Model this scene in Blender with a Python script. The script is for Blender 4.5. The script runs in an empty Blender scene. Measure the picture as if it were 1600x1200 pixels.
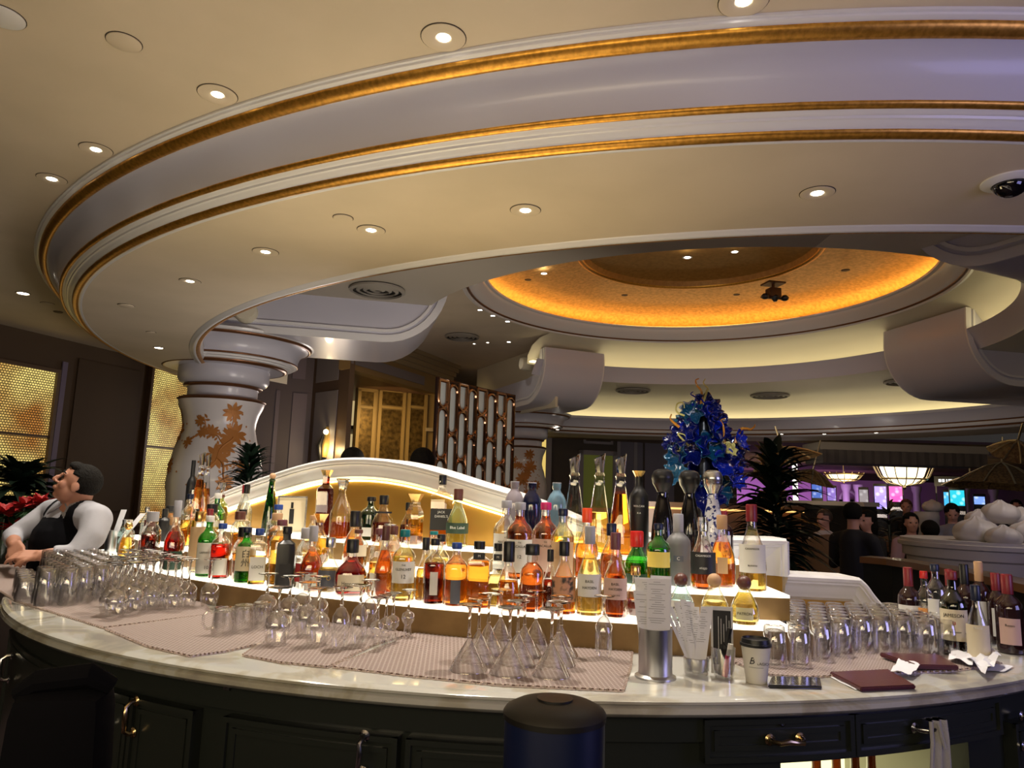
import bpy, bmesh, math, random
from mathutils import Vector, Matrix
PI = math.pi
random.seed(7)
SC = bpy.context.scene
COL = SC.collection

# ------------------------------------------------------------------ camera
EYE = 1.55
FPX = 1120.0
_up = Vector((224.0, 7300.0, -FPX)).normalized()
_f = Vector((0, 0, -1.0))
_fw = (_f - _up * _f.dot(_up)).normalized()
_rt = _fw.cross(_up)
RM = Matrix((_rt, _fw, _up))           # camera axes -> world axes
cam_d = bpy.data.cameras.new('camera')
cam = bpy.data.objects.new('camera', cam_d)
COL.objects.link(cam)
cam_d.sensor_width = 36.0
cam_d.lens = FPX / 1600 * 36.0
cam_d.clip_start = 0.05
cam_d.clip_end = 200
cam.matrix_world = Matrix.Translation((0, 0, EYE)) @ RM.to_4x4()
SC.camera = cam

def ray(u, v):
    return RM @ Vector((u - 800.0, 600.0 - v, -FPX))
def onz(u, v, z):                      # point of the horizontal plane z seen at (u, v)
    d = ray(u, v); t = (z - EYE) / d.z
    return Vector((d.x * t, d.y * t, z))
def ony(u, v, y):                      # point at depth y seen at (u, v)
    d = ray(u, v); t = y / d.y
    return Vector((d.x * t, y, EYE + d.z * t))
def onc(u, v, c, r, far=False):        # point of an upright cylinder seen at (u, v)
    d = ray(u, v)
    a = d.x**2 + d.y**2; b = -2 * (d.x * c[0] + d.y * c[1]); k = c[0]**2 + c[1]**2 - r * r
    q = max(b * b - 4 * a * k, 0) ** .5
    t = (-b + q) / (2 * a) if far else (-b - q) / (2 * a)
    return Vector((d.x * t, d.y * t, EYE + d.z * t))

# ------------------------------------------------------------------ world, exposure
w = bpy.data.worlds.new('World'); SC.world = w; w.use_nodes = True
w.node_tree.nodes['Background'].inputs[0].default_value = (0.80, 0.72, 0.66, 1)
w.node_tree.nodes['Background'].inputs[1].default_value = 0.035
SC.view_settings.view_transform = 'Standard'
SC.view_settings.look = 'None'
SC.view_settings.exposure = 0.0
SC.view_settings.gamma = 1.0
SC.view_settings.use_curve_mapping = False
try:
    SC.cycles.max_bounces = 14
    SC.cycles.transparent_max_bounces = 40
    SC.cycles.transmission_bounces = 12
    SC.cycles.glossy_bounces = 4
    SC.cycles.diffuse_bounces = 3
    SC.cycles.sample_clamp_indirect = 3.0
    SC.cycles.sample_clamp_direct = 0.0
    SC.cycles.blur_glossy = 0.6
except Exception:
    pass

def lamp(name, kind, loc, power, color, aim=None, **kw):
    d = bpy.data.lights.new(name, kind); d.energy = power; d.color = color
    for k, v in kw.items(): setattr(d, k, v)
    o = bpy.data.objects.new(name, d); COL.objects.link(o); o.location = loc
    if aim is not None:
        o.rotation_euler = (Vector(aim) - Vector(loc)).to_track_quat('-Z', 'Y').to_euler()
    return o
WARM = (1.0, 0.80, 0.50)
# added fill lamps with unseen sources, standing in for hall and bar glow
lamp('hall_light', 'AREA', (-1.2, -1.4, 1.95), 46, (1.0, 0.84, 0.66), aim=(-0.9, 0.6, 3.9), shape='RECTANGLE', size=5.0, size_y=0.9)  # added behind the camera to brighten the outer ceiling
lamp('service_light', 'AREA', (-1.0, -0.5, 2.0), 22, (1.0, 0.78, 0.40), aim=(-0.9, 4.0, 3.4), shape='RECTANGLE', size=2.6, size_y=0.5)  # added to brighten the near soffit
lamp('bar_top_light', 'AREA', (-0.4, 4.35, 1.38), 26, (1.0, 0.80, 0.44), aim=(-0.5, 3.4, 3.2), shape='RECTANGLE', size=2.0, size_y=0.6)  # added out of sight behind the board to lift the soffit
lamp('hallway_light', 'POINT', (-3.3, 13.2, 2.3), 42, (1.0, 0.86, 0.80), shadow_soft_size=0.3)  # added to lift the dim back walls at left
lamp('back_bar_light', 'AREA', (-0.6, 6.4, 1.25), 56, (1.0, 0.90, 0.78), aim=(-3.4, 9.2, 2.3), size=1.2)  # added to brighten the near column and its bracket
lamp('screen_light', 'AREA', (3.9, 0.2, 1.9), 40, (0.45, 0.42, 1.0), aim=(2.6, 2.6, 3.6), shape='RECTANGLE', size=1.8, size_y=1.6)  # added for the lilac tint on the cove; no screen stands here
lamp('inner_bar_light', 'AREA', (0.9, 8.0, 1.25), 30, (1.0, 0.88, 0.74), aim=(0.0, 13.0, 2.6), size=1.0)  # added to brighten the bronze screen and the far column
lamp('far_ring_light', 'AREA', (6.5, 14.0, 1.3), 20, (1.0, 0.84, 0.74), aim=(7.0, 19.5, 2.8), size=1.6)  # added to brighten the far fascia
lamp('bar_light', 'AREA', (3.5, 12.4, 1.3), 14, (1.0, 0.80, 0.52), aim=(3.3, 12.6, 4.0), shape='DISK', size=4.0)  # added upward fill for the inner ceiling and dome

# ------------------------------------------------------------------ materials
MATS = {}
def _new(name):
    m = bpy.data.materials.new(name); m.use_nodes = True
    nt = m.node_tree; return m, nt, nt.nodes['Principled BSDF']
def mat(name, col, rough=0.5, metal=0.0, emit=None, es=0.0, noise=None, bump=None, coat=0.0, spec=0.5):
    if name in MATS: return MATS[name]
    m, nt, b = _new(name)
    b.inputs['Base Color'].default_value = (*col, 1)
    b.inputs['Roughness'].default_value = rough
    b.inputs['Metallic'].default_value = metal
    b.inputs['Coat Weight'].default_value = coat
    b.inputs['Specular IOR Level'].default_value = spec
    if emit:
        b.inputs['Emission Color'].default_value = (*emit, 1)
        b.inputs['Emission Strength'].default_value = es
    if noise or bump:
        tc = nt.nodes.new('ShaderNodeTexCoord')
        n = nt.nodes.new('ShaderNodeTexNoise')
        nt.links.new(tc.outputs['Object'], n.inputs['Vector'])
        n.inputs['Scale'].default_value = (noise or bump)[0]
        n.inputs['Detail'].default_value = 6
        if noise:
            r = nt.nodes.new('ShaderNodeMix'); r.data_type = 'RGBA'
            r.inputs[6].default_value = (*col, 1); r.inputs[7].default_value = (*noise[1], 1)
            mr = nt.nodes.new('ShaderNodeMapRange')
            mr.inputs[1].default_value = noise[2] if len(noise) > 2 else .4
            mr.inputs[2].default_value = noise[3] if len(noise) > 3 else .65
            nt.links.new(n.outputs['Fac'], mr.inputs[0]); nt.links.new(mr.outputs[0], r.inputs[0])
            nt.links.new(r.outputs[2], b.inputs['Base Color'])
        if bump:
            bp = nt.nodes.new('ShaderNodeBump'); bp.inputs['Strength'].default_value = bump[1]
            bp.inputs['Distance'].default_value = 0.01
            nt.links.new(n.outputs['Fac'], bp.inputs['Height']); nt.links.new(bp.outputs[0], b.inputs['Normal'])
    MATS[name] = m; return m
def thin(name, tint=(1, 1, 1), refl=0.14, rough=0.02, body=0.0, bodycol=(1, 1, 1)):
    """thin-walled glass: see-through, mirror sheen growing towards the silhouette"""
    if name in MATS: return MATS[name]
    m = bpy.data.materials.new(name); m.use_nodes = True; nt = m.node_tree; nt.nodes.clear()
    out = nt.nodes.new('ShaderNodeOutputMaterial')
    tr = nt.nodes.new('ShaderNodeBsdfTransparent'); tr.inputs[0].default_value = (*tint, 1)
    gl = nt.nodes.new('ShaderNodeBsdfGlossy'); gl.inputs['Roughness'].default_value = rough
    gl.inputs['Color'].default_value = (1, 1, 1, 1)
    lw = nt.nodes.new('ShaderNodeLayerWeight'); lw.inputs['Blend'].default_value = 0.35
    mr = nt.nodes.new('ShaderNodeMapRange')
    mr.inputs[3].default_value = refl * .45; mr.inputs[4].default_value = min(1, refl * 5)
    nt.links.new(lw.outputs['Facing'], mr.inputs[0])
    mx = nt.nodes.new('ShaderNodeMixShader')
    nt.links.new(mr.outputs[0], mx.inputs[0]); nt.links.new(tr.outputs[0], mx.inputs[1]); nt.links.new(gl.outputs[0], mx.inputs[2])
    last = mx
    if body > 0:
        df = nt.nodes.new('ShaderNodeBsdfTranslucent'); df.inputs[0].default_value = (*bodycol, 1)
        m2 = nt.nodes.new('ShaderNodeMixShader'); m2.inputs[0].default_value = body
        nt.links.new(mx.outputs[0], m2.inputs[1]); nt.links.new(df.outputs[0], m2.inputs[2]); last = m2
    nt.links.new(last.outputs[0], out.inputs[0])
    MATS[name] = m; return m
def liquid(name, col, ior=1.33, rough=0.0):
    if name in MATS: return MATS[name]
    m = bpy.data.materials.new(name); m.use_nodes = True; nt = m.node_tree; nt.nodes.clear()
    out = nt.nodes.new('ShaderNodeOutputMaterial')
    g = nt.nodes.new('ShaderNodeBsdfGlass'); g.inputs['Color'].default_value = (*col, 1)
    g.inputs['IOR'].default_value = ior; g.inputs['Roughness'].default_value = rough
    nt.links.new(g.outputs[0], out.inputs[0])
    MATS[name] = m; return m
def emis(name, col, s):
    return mat(name, (0.02, 0.02, 0.02), 0.6, emit=col, es=s)

PAINT = mat('ceiling_paint', (0.66, 0.56, 0.42), 0.62, noise=(1.3, (0.60, 0.51, 0.375)))
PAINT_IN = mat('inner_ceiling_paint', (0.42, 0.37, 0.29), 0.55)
CREAM = mat('cream_paint', (0.72, 0.66, 0.50), 0.5)
WHITE = mat('satin_white', (0.74, 0.73, 0.73), 0.34, coat=.15)
LILAC = mat('satin_cove', (0.56, 0.55, 0.62), 0.36, coat=.2)
GOLD = mat('gilded_trim', (0.72, 0.36, 0.06), 0.36, 0.85, noise=(40, (0.50, 0.24, 0.035)))
BROWN = mat('bronze_trim', (0.20, 0.085, 0.035), 0.32, 0.6)
DOMEG = mat('gold_leaf', (0.82, 0.50, 0.17), 0.42, 0.3, noise=(16, (0.58, 0.32, 0.09), .35, .65))
BLACK = mat('black_plastic', (0.008, 0.008, 0.009), 0.35)
DARK = mat('dark_void', (0.004, 0.004, 0.004), 0.9, spec=.1)
LAMPE = emis('lamp_glow', (1.0, 0.93, 0.80), 14)
LED = emis('led_strip', (1.0, 0.85, 0.50), 2.6)

# ------------------------------------------------------------------ mesh helpers
class MB:
    def __init__(s): s.bm = bmesh.new()
    def face(s, pts):
        try: return s.bm.faces.new([s.bm.verts.new(p) for p in pts])
        except ValueError: return None
    def grid(s, rows, cu=False, cv=False, flip=False):
        V = [[s.bm.verts.new(p) for p in r] for r in rows]
        n, m = len(V), len(V[0])
        for i in range(n if cu else n - 1):
            for j in range(m if cv else m - 1):
                a, b, c, d = V[i][j], V[i][(j + 1) % m], V[(i + 1) % n][(j + 1) % m], V[(i + 1) % n][j]
                q = [a, b, c, d] if not flip else [d, c, b, a]
                q2 = []
                for k in q:
                    if k not in q2: q2.append(k)
                if len(q2) > 2:
                    try: s.bm.faces.new(q2)
                    except ValueError: pass
        return V
    def box(s, cx, cy, cz, sx, sy, sz, rz=0.0, bev=0.0, M=None):
        ret = bmesh.ops.create_cube(s.bm, size=1.0)
        T = Matrix.Translation((cx, cy, cz)) @ Matrix.Rotation(rz, 4, 'Z') @ Matrix.Diagonal((sx, sy, sz, 1))
        if M is not None: T = M @ T
        bmesh.ops.transform(s.bm, matrix=T, verts=ret['verts'])
        if bev > 0:
            es = list({e for v in ret['verts'] for e in v.link_edges})
            bmesh.ops.bevel(s.bm, geom=es, offset=bev, segments=2, affect='EDGES', profile=.6)
        return s
    def lathe(s, prof, n=24, c=(0, 0), sq=0.0, sx=1.0, sy=1.0, caps=True, M=None, rot=0.0):
        """prof: (r, z) from bottom to top; sq 0 round .. 1 square"""
        rows = []
        p = 2.0 + 8.0 * sq
        for r, z in prof:
            row = []
            for i in range(n):
                a = 2 * PI * (i + .5) / n + rot
                ca, sa = math.cos(a), math.sin(a)
                k = 1.0 if sq == 0 else 1.0 / (abs(ca)**p + abs(sa)**p) ** (1 / p)
                v = Vector((c[0] + r * k * ca * sx, c[1] + r * k * sa * sy, z))
                row.append(M @ v if M is not None else v)
            rows.append(row)
        V = s.grid(rows, cv=True, flip=False)
        if caps:
            for row, fl in ((V[0], True), (V[-1], False)):
                try: s.bm.faces.new(row[::-1] if fl else row)
                except ValueError: pass
        return s
    def tube(s, path, rad, n=8, caps=True):
        path = [Vector(p) for p in path]
        if not hasattr(rad, '__len__'): rad = [rad] * len(path)
        rows = []; prev = None
        for i, p in enumerate(path):
            t = (path[min(i + 1, len(path) - 1)] - path[max(i - 1, 0)])
            if t.length < 1e-9: t = Vector((0, 0, 1))
            t.normalize()
            if prev is None:
                a = Vector((0, 0, 1)) if abs(t.z) < .9 else Vector((1, 0, 0))
                prev = t.cross(a).normalized()
            x = (prev - t * prev.dot(t)).normalized(); y = t.cross(x); prev = x
            rows.append([p + (x * math.cos(2 * PI * k / n) + y * math.sin(2 * PI * k / n)) * rad[i] for k in range(n)])
        V = s.grid(rows, cv=True)
        if caps:
            for row, fl in ((V[0], True), (V[-1], False)):
                try: s.bm.faces.new(row[::-1] if fl else row)
                except ValueError: pass
        return s
    def ball(s, c, r, sc=(1, 1, 1), seg=16, rings=10, M=None):
        ret = bmesh.ops.create_uvsphere(s.bm, u_segments=seg, v_segments=rings, radius=r)
        T = Matrix.Translation(c) @ Matrix.Diagonal((*sc, 1))
        if M is not None: T = M @ T
        bmesh.ops.transform(s.bm, matrix=T, verts=ret['verts']); return s
    def prism(s, poly, z0, z1, top=True, bottom=True):
        a = [s.bm.verts.new((p[0], p[1], z0)) for p in poly]
        b = [s.bm.verts.new((p[0], p[1], z1)) for p in poly]
        n = len(poly)
        for i in range(n): s.bm.faces.new((a[i], a[(i + 1) % n], b[(i + 1) % n], b[i]))
        if top: s.bm.faces.new(b)
        if bottom: s.bm.faces.new(a[::-1])
        return s
    def sweep(s, c, prof, a0, a1, n=48, closed=False):
        """prof (r, z) swept about c from a0 to a1 (radians)"""
        rows = []
        full = abs(abs(a1 - a0) - 2 * PI) < 1e-6
        for i in range(n if full else n + 1):
            a = a0 + (a1 - a0) * i / n
            rows.append([(c[0] + r * math.cos(a), c[1] + r * math.sin(a), z) for r, z in prof])
        s.grid(rows, cu=full, cv=closed)
        if closed and not full:
            s.face(rows[0]); s.face(rows[-1][::-1])
        return s
    def build(s, name, m, parent=None, smooth=True, angle=35):
        bmesh.ops.recalc_face_normals(s.bm, faces=s.bm.faces)
        me = bpy.data.meshes.new(name); s.bm.to_mesh(me); s.bm.free()
        me.materials.append(m)
        if smooth:
            me.polygons.foreach_set('use_smooth', [True] * len(me.polygons))
            try: me.set_sharp_from_angle(angle=math.radians(angle))
            except Exception: pass
        o = bpy.data.objects.new(name, me); COL.objects.link(o)
        if parent is not None: o.parent = parent
        return o
def tag(o, label=None, cat=None, group=None, kind=None):
    if label: o['label'] = label
    if cat: o['category'] = cat
    if group: o['group'] = group
    if kind: o['kind'] = kind
    return o
def struct(o): o['kind'] = 'structure'; return o
def thing(name, label, cat, loc=(0, 0, 0), rz=0.0, group=None):
    o = bpy.data.objects.new(name, None); COL.objects.link(o)
    o.location = loc; o.rotation_euler = (0, 0, rz); o.empty_display_size = .05
    return tag(o, label, cat, group)
def kids(o): return list(o.children)
def dup(root, loc, rz=0.0, label=None, group=None, parent=None, scale=None):
    r = root.copy(); COL.objects.link(r)
    if parent is None:
        r.location = loc; r.rotation_euler = (0, 0, rz)
        if scale: r.scale = scale
    else: r.parent = parent
    if label: r['label'] = label
    if group: r['group'] = group
    for ch in kids(root): dup(ch, None, parent=r)
    return r
def face_cam(p): return -math.atan2(p[0], p[1])
def text(s, size, m, parent, loc, name='lettering', bend=None, rx=PI / 2, rz=0.0, ext=0.0004, shear=0.0, sx=1.0, bold=0.0):
    """upright lettering facing local -Y; bend = radius of the cylinder it lies on"""
    cu = bpy.data.curves.new(name, 'FONT'); cu.body = s; cu.size = size
    cu.align_x = 'CENTER'; cu.align_y = 'CENTER'; cu.extrude = ext; cu.shear = shear; cu.offset = bold
    cu.resolution_u = 3
    t = bpy.data.objects.new(name, cu); COL.objects.link(t)
    dg = bpy.context.evaluated_depsgraph_get()
    me = bpy.data.meshes.new_from_object(t.evaluated_get(dg))
    bpy.data.objects.remove(t); bpy.data.curves.remove(cu)
    for v in me.vertices:
        x, y, z = v.co.x * sx, v.co.y, v.co.z
        if bend:
            a = x / bend
            v.co = (math.sin(a) * (bend + z), -math.cos(a) * (bend + z) + bend, y)
        else: v.co = (x, -z, y)
    me.materials.clear(); me.materials.append(m)
    o = bpy.data.objects.new(name, me); COL.objects.link(o)
    o.parent = parent; o.location = loc; o.rotation_euler = (rx - PI / 2, 0, rz)
    return o
# ================================================================== ceiling architecture
C0 = (2.16, 10.35); C1 = (3.07, 11.68)
ZS = EYE + 1.65
def H(d): return EYE + d
def arcpts(c, r, a0, a1, n): return [(c[0] + r * math.cos(a0 + (a1 - a0) * i / n), c[1] + r * math.sin(a0 + (a1 - a0) * i / n)) for i in range(n + 1)]
D = math.radians
A0, A1 = D(160), D(352)               # visible reach of the near ring about C0
def half_round(p, q, bulge, n=6):
    """points of a half-round bead between two profile points"""
    (x0, y0), (x1, y1) = p, q; mx, my = (x0 + x1) / 2, (y0 + y1) / 2
    dx, dy = (x1 - x0) / 2, (y1 - y0) / 2; L = math.hypot(dx, dy); nx, ny = dy / L, -dx / L
    return [(mx - dx * math.cos(t) + nx * bulge * math.sin(t), my - dy * math.cos(t) + ny * bulge * math.sin(t)) for t in [PI * i / n for i in range(n + 1)]]

# outer ceiling: everything outside the ring
mb = MB()
rows = []
N = 96
for i in range(N):
    a = 2 * PI * i / N
    inn = (C0[0] + 7.68 * math.cos(a), C0[1] + 7.68 * math.sin(a))
    k = 1.0 / max(abs(math.cos(a)), abs(math.sin(a)))
    out = (C0[0] + 13.2 * k * math.cos(a), C0[1] + 13.2 * k * math.sin(a))
    if D(20) < a < D(163): continue
    rows.append((a, [(inn[0], inn[1], H(2.03)), (out[0], out[1], H(2.03))]))
rows = sorted([((a if a > PI * .8 else a + 2 * PI), r) for a, r in rows], key=lambda q: q[0])
mb.grid([r for a, r in rows])
ceil_out = struct(mb.build('ceiling', PAINT, smooth=False))

ring = struct(bpy.data.objects.new('trim_ring', None)); COL.objects.link(ring)
def band(c, prof, m, a0, a1, name, n=110, parent=ring): return MB().sweep(c, prof, a0, a1, n).build(name, m, parent, angle=50)
W1 = [(7.70, H(2.03)), (7.70, H(2.018)), (7.688, H(2.014)), (7.686, H(2.004)), (7.672, H(1.998)), (7.660, H(1.996))]
G1 = half_round((7.662, H(1.997)), (7.598, H(1.955)), -.016)
CV = [(7.598, H(1.955)), (7.585, H(1.950)), (7.555, H(1.930)), (7.520, H(1.895)), (7.497, H(1.850)), (7.483, H(1.800)), (7.478, H(1.760)), (7.478, H(1.744))]
G2 = half_round((7.482, H(1.744)), (7.450, H(1.722)), -.010)
W2 = [(7.450, H(1.722)), (7.442, H(1.720)), (7.436, H(1.712)), (7.420, H(1.708)), (7.415, H(1.697)), (7.398, H(1.693)), (7.392, H(1.683)), (7.374, H(1.678)), (7.368, H(1.672))]
G3 = half_round((7.368, H(1.672)), (7.315, H(1.650)), -.014)
W3 = [(7.315, H(1.652)), (7.300, H(1.645)), (7.285, H(1.650))]
for nm, pr, m in (('crown_moulding', W1, WHITE), ('gilt_bead', G1, GOLD), ('cove', CV, LILAC), ('thin_gilt_bead', G2, GOLD), ('stepped_moulding', W2, WHITE), ('lower_gilt_bead', G3, GOLD), ('soffit_fillet', W3, WHITE)):
    band(C0, pr, m, A0, A1, nm)

# soffit between the outer circle C0 and the opening circle C1
def r_out(a):                          # distance from C1 to the outer edge in direction a
    dx, dy = C1[0] - C0[0], C1[1] - C0[1]; ca, sa = math.cos(a), math.sin(a)
    b = dx * ca + dy * sa; q = b * b - (dx * dx + dy * dy) + 7.30**2
    return -b + math.sqrt(q)
mb = MB(); rows = []
for i in range(121):
    a = D(172 + (352 - 172) * i / 120)
    ro = r_out(a)
    rows.append([(C1[0] + r * math.cos(a), C1[1] + r * math.sin(a), ZS) for r in (7.66, max(ro, 7.70))])
mb.grid(rows)
soff = struct(mb.build('ceiling_soffit', PAINT, smooth=False)); soff.name = 'ceiling_soffit'
# lip round the opening
lip = struct(bpy.data.objects.new('trim_opening', None)); COL.objects.link(lip)
LW = [(7.672, ZS), (7.660, H(1.640)), (7.635, H(1.638)), (7.628, H(1.630)), (7.600, H(1.628)), (7.592, H(1.636))]
LG = half_round((7.595, H(1.636)), (7.545, H(1.650)), -.010)
LI = [(7.545, H(1.65)), (7.53, H(1.68)), (7.53, H(1.78))]
for pr, m, nm in ((LW, WHITE, 'white_lip'), (LG, GOLD, 'gilt_lip'), (LI, WHITE, 'inner_fillet')):
    band(C1, pr, m, D(183), D(352), nm, parent=lip)
# near inner face (seen from below only at the far side)
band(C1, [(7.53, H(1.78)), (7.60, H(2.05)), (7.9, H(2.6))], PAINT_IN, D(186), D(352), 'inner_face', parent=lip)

# inner ceiling (with the vents) and its coved outer edge
mb = MB()
mb.sweep(C1, [(4.62, H(2.60)), (6.9, H(2.60)), (7.25, H(2.57)), (7.55, H(2.45)), (7.78, H(2.24)), (7.88, H(2.06))], D(-90), D(112), 80)
struct(mb.build('ceiling_inner', CREAM)); 
mb = MB(); mb.sweep(C1, [(4.62, H(2.60)), (7.9, H(2.60))], D(188), D(270), 40)
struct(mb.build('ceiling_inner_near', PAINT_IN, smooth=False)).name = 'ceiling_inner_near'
# far fascia of the ring with its light ledge
far = struct(bpy.data.objects.new('trim_far_fascia', None)); COL.objects.link(far)
FA0, FA1 = D(-20), D(113)
FP = [([(8.9, ZS), (7.62, ZS)], PAINT, 'far_soffit'), ([(7.62, ZS), (7.60, H(1.66)), (7.56, H(1.69))], WHITE, 'fillet'),
      (half_round((7.56, H(1.69)), (7.54, H(1.73)), .012), BROWN, 'bead'), ([(7.54, H(1.73)), (7.52, H(1.76)), (7.52, H(1.80))], WHITE, 'step'),
      (half_round((7.52, H(1.80)), (7.52, H(1.83)), .012), BROWN, 'bead'),
      ([(7.52, H(1.83)), (7.50, H(1.92)), (7.44, H(2.03)), (7.40, H(2.06)), (7.40, H(2.12)), (7.55, H(2.12))], LILAC, 'cove')]
for pr, m, nm in FP: band(C1, pr, m, FA0, FA1, nm, parent=far)
MB().sweep(C1, [(7.62, H(2.07)), (7.80, H(2.07)), (7.80, H(2.10)), (7.62, H(2.10))], FA0, D(112), 70, closed=True).build('led_strip', LED, far)

# second tier: ledge fascia, lit band, dome surround
tier = struct(bpy.data.objects.new('trim_tier', None)); COL.objects.link(tier)
TA0, TA1 = D(-60), D(125)
band(C1, [(4.62, H(2.60)), (4.60, H(2.66)), (4.52, H(2.80)), (4.42, H(2.93)), (4.50, H(2.93))], LILAC, TA0, TA1, 'ledge_fascia', parent=tier)
MB().sweep(C1, [(4.58, H(2.88)), (4.72, H(2.88)), (4.72, H(2.91)), (4.58, H(2.91))], TA0, TA1, 60, closed=True).build('led_strip', LED, tier)
band(C1, [(4.80, H(2.86)), (4.78, H(3.05)), (4.62, H(3.25)), (4.35, H(3.38)), (3.95, H(3.43))], CREAM, TA0, TA1, 'lit_band', parent=tier)
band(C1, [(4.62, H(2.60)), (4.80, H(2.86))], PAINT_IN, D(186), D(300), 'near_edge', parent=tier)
domr = struct(bpy.data.objects.new('trim_dome', None)); COL.objects.link(domr)
for pr, m, nm in (([(3.97, H(3.43)), (3.92, H(3.42)), (3.90, H(3.45))], WHITE, 'outer_fillet'), (half_round((3.90, H(3.45)), (3.86, H(3.47)), -.012), BROWN, 'bead'),
                  ([(3.86, H(3.47)), (3.78, H(3.50)), (3.74, H(3.56)), (3.66, H(3.60)), (3.64, H(3.66)), (3.58, H(3.67)), (3.57, H(3.70)), (3.75, H(3.70))], WHITE, 'surround')):
    band(C1, pr, m, 0, 2 * PI, nm, parent=domr)
mb = MB(); mb.sweep(C1, [(3.80, H(3.70)), (3.84, H(3.78)), (3.70, H(3.92)), (3.3, H(4.02)), (2.6, H(4.09)), (2.03, H(4.12))], 0, 2 * PI, 96)
struct(mb.build('ceiling_dome', DOMEG))
band(C1, half_round((2.04, H(4.12)), (1.94, H(4.13)), -.03), GOLD, 0, 2 * PI, 'dome_bead', parent=domr)
mb = MB(); mb.sweep(C1, [(1.94, H(4.13)), (1.90, H(4.22)), (1.5, H(4.32)), (0.8, H(4.38)), (0.01, H(4.40))], 0, 2 * PI, 72)
struct(mb.build('ceiling_dome_crown', mat('dark_gold_leaf', (0.42, 0.22, 0.05), .5, .3, noise=(14, (.30, .15, .03), .3, .7))))
MB().sweep(C1, [(3.68, H(3.705)), (3.76, H(3.705)), (3.76, H(3.73)), (3.68, H(3.73))], 0, 2 * PI, 96, closed=True).build('led_strip', emis('amber_led', (1.0, 0.50, 0.10), 6.5), domr)

# open sector on the left: high flat ceiling
mb = MB(); rows = []
for i in range(31):
    a = D(100 + 120 * i / 30)
    rows.append([(C1[0] + r * math.cos(a), C1[1] + r * math.sin(a), H(3.43)) for r in (3.95, 12.5)])
mb.grid(rows); struct(mb.build('ceiling_high', PAINT, smooth=False))
# solid closing the ring between the high ceiling and the lower ones
def radial_wall(name, ang, r0, r1, z0, z1, m):
    mb = MB(); ca, sa = math.cos(ang), math.sin(ang); nx, ny = -sa * .03, ca * .03
    P = [(C1[0] + r0 * ca, C1[1] + r0 * sa), (C1[0] + r1 * ca, C1[1] + r1 * sa)]
    mb.prism([(P[0][0] - nx, P[0][1] - ny), (P[1][0] - nx, P[1][1] - ny), (P[1][0] + nx, P[1][1] + ny), (P[0][0] + nx, P[0][1] + ny)], z0, z1)
    return struct(mb.build(name, m, smooth=False))
radial_wall('wall_ring_end', D(116), 4.7, 9.2, ZS + .3, H(3.43), CREAM)
band(C0, [(7.69, H(2.03)), (7.69, H(3.43))], CREAM, D(150), D(180), 'upper_face', parent=lip)

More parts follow.
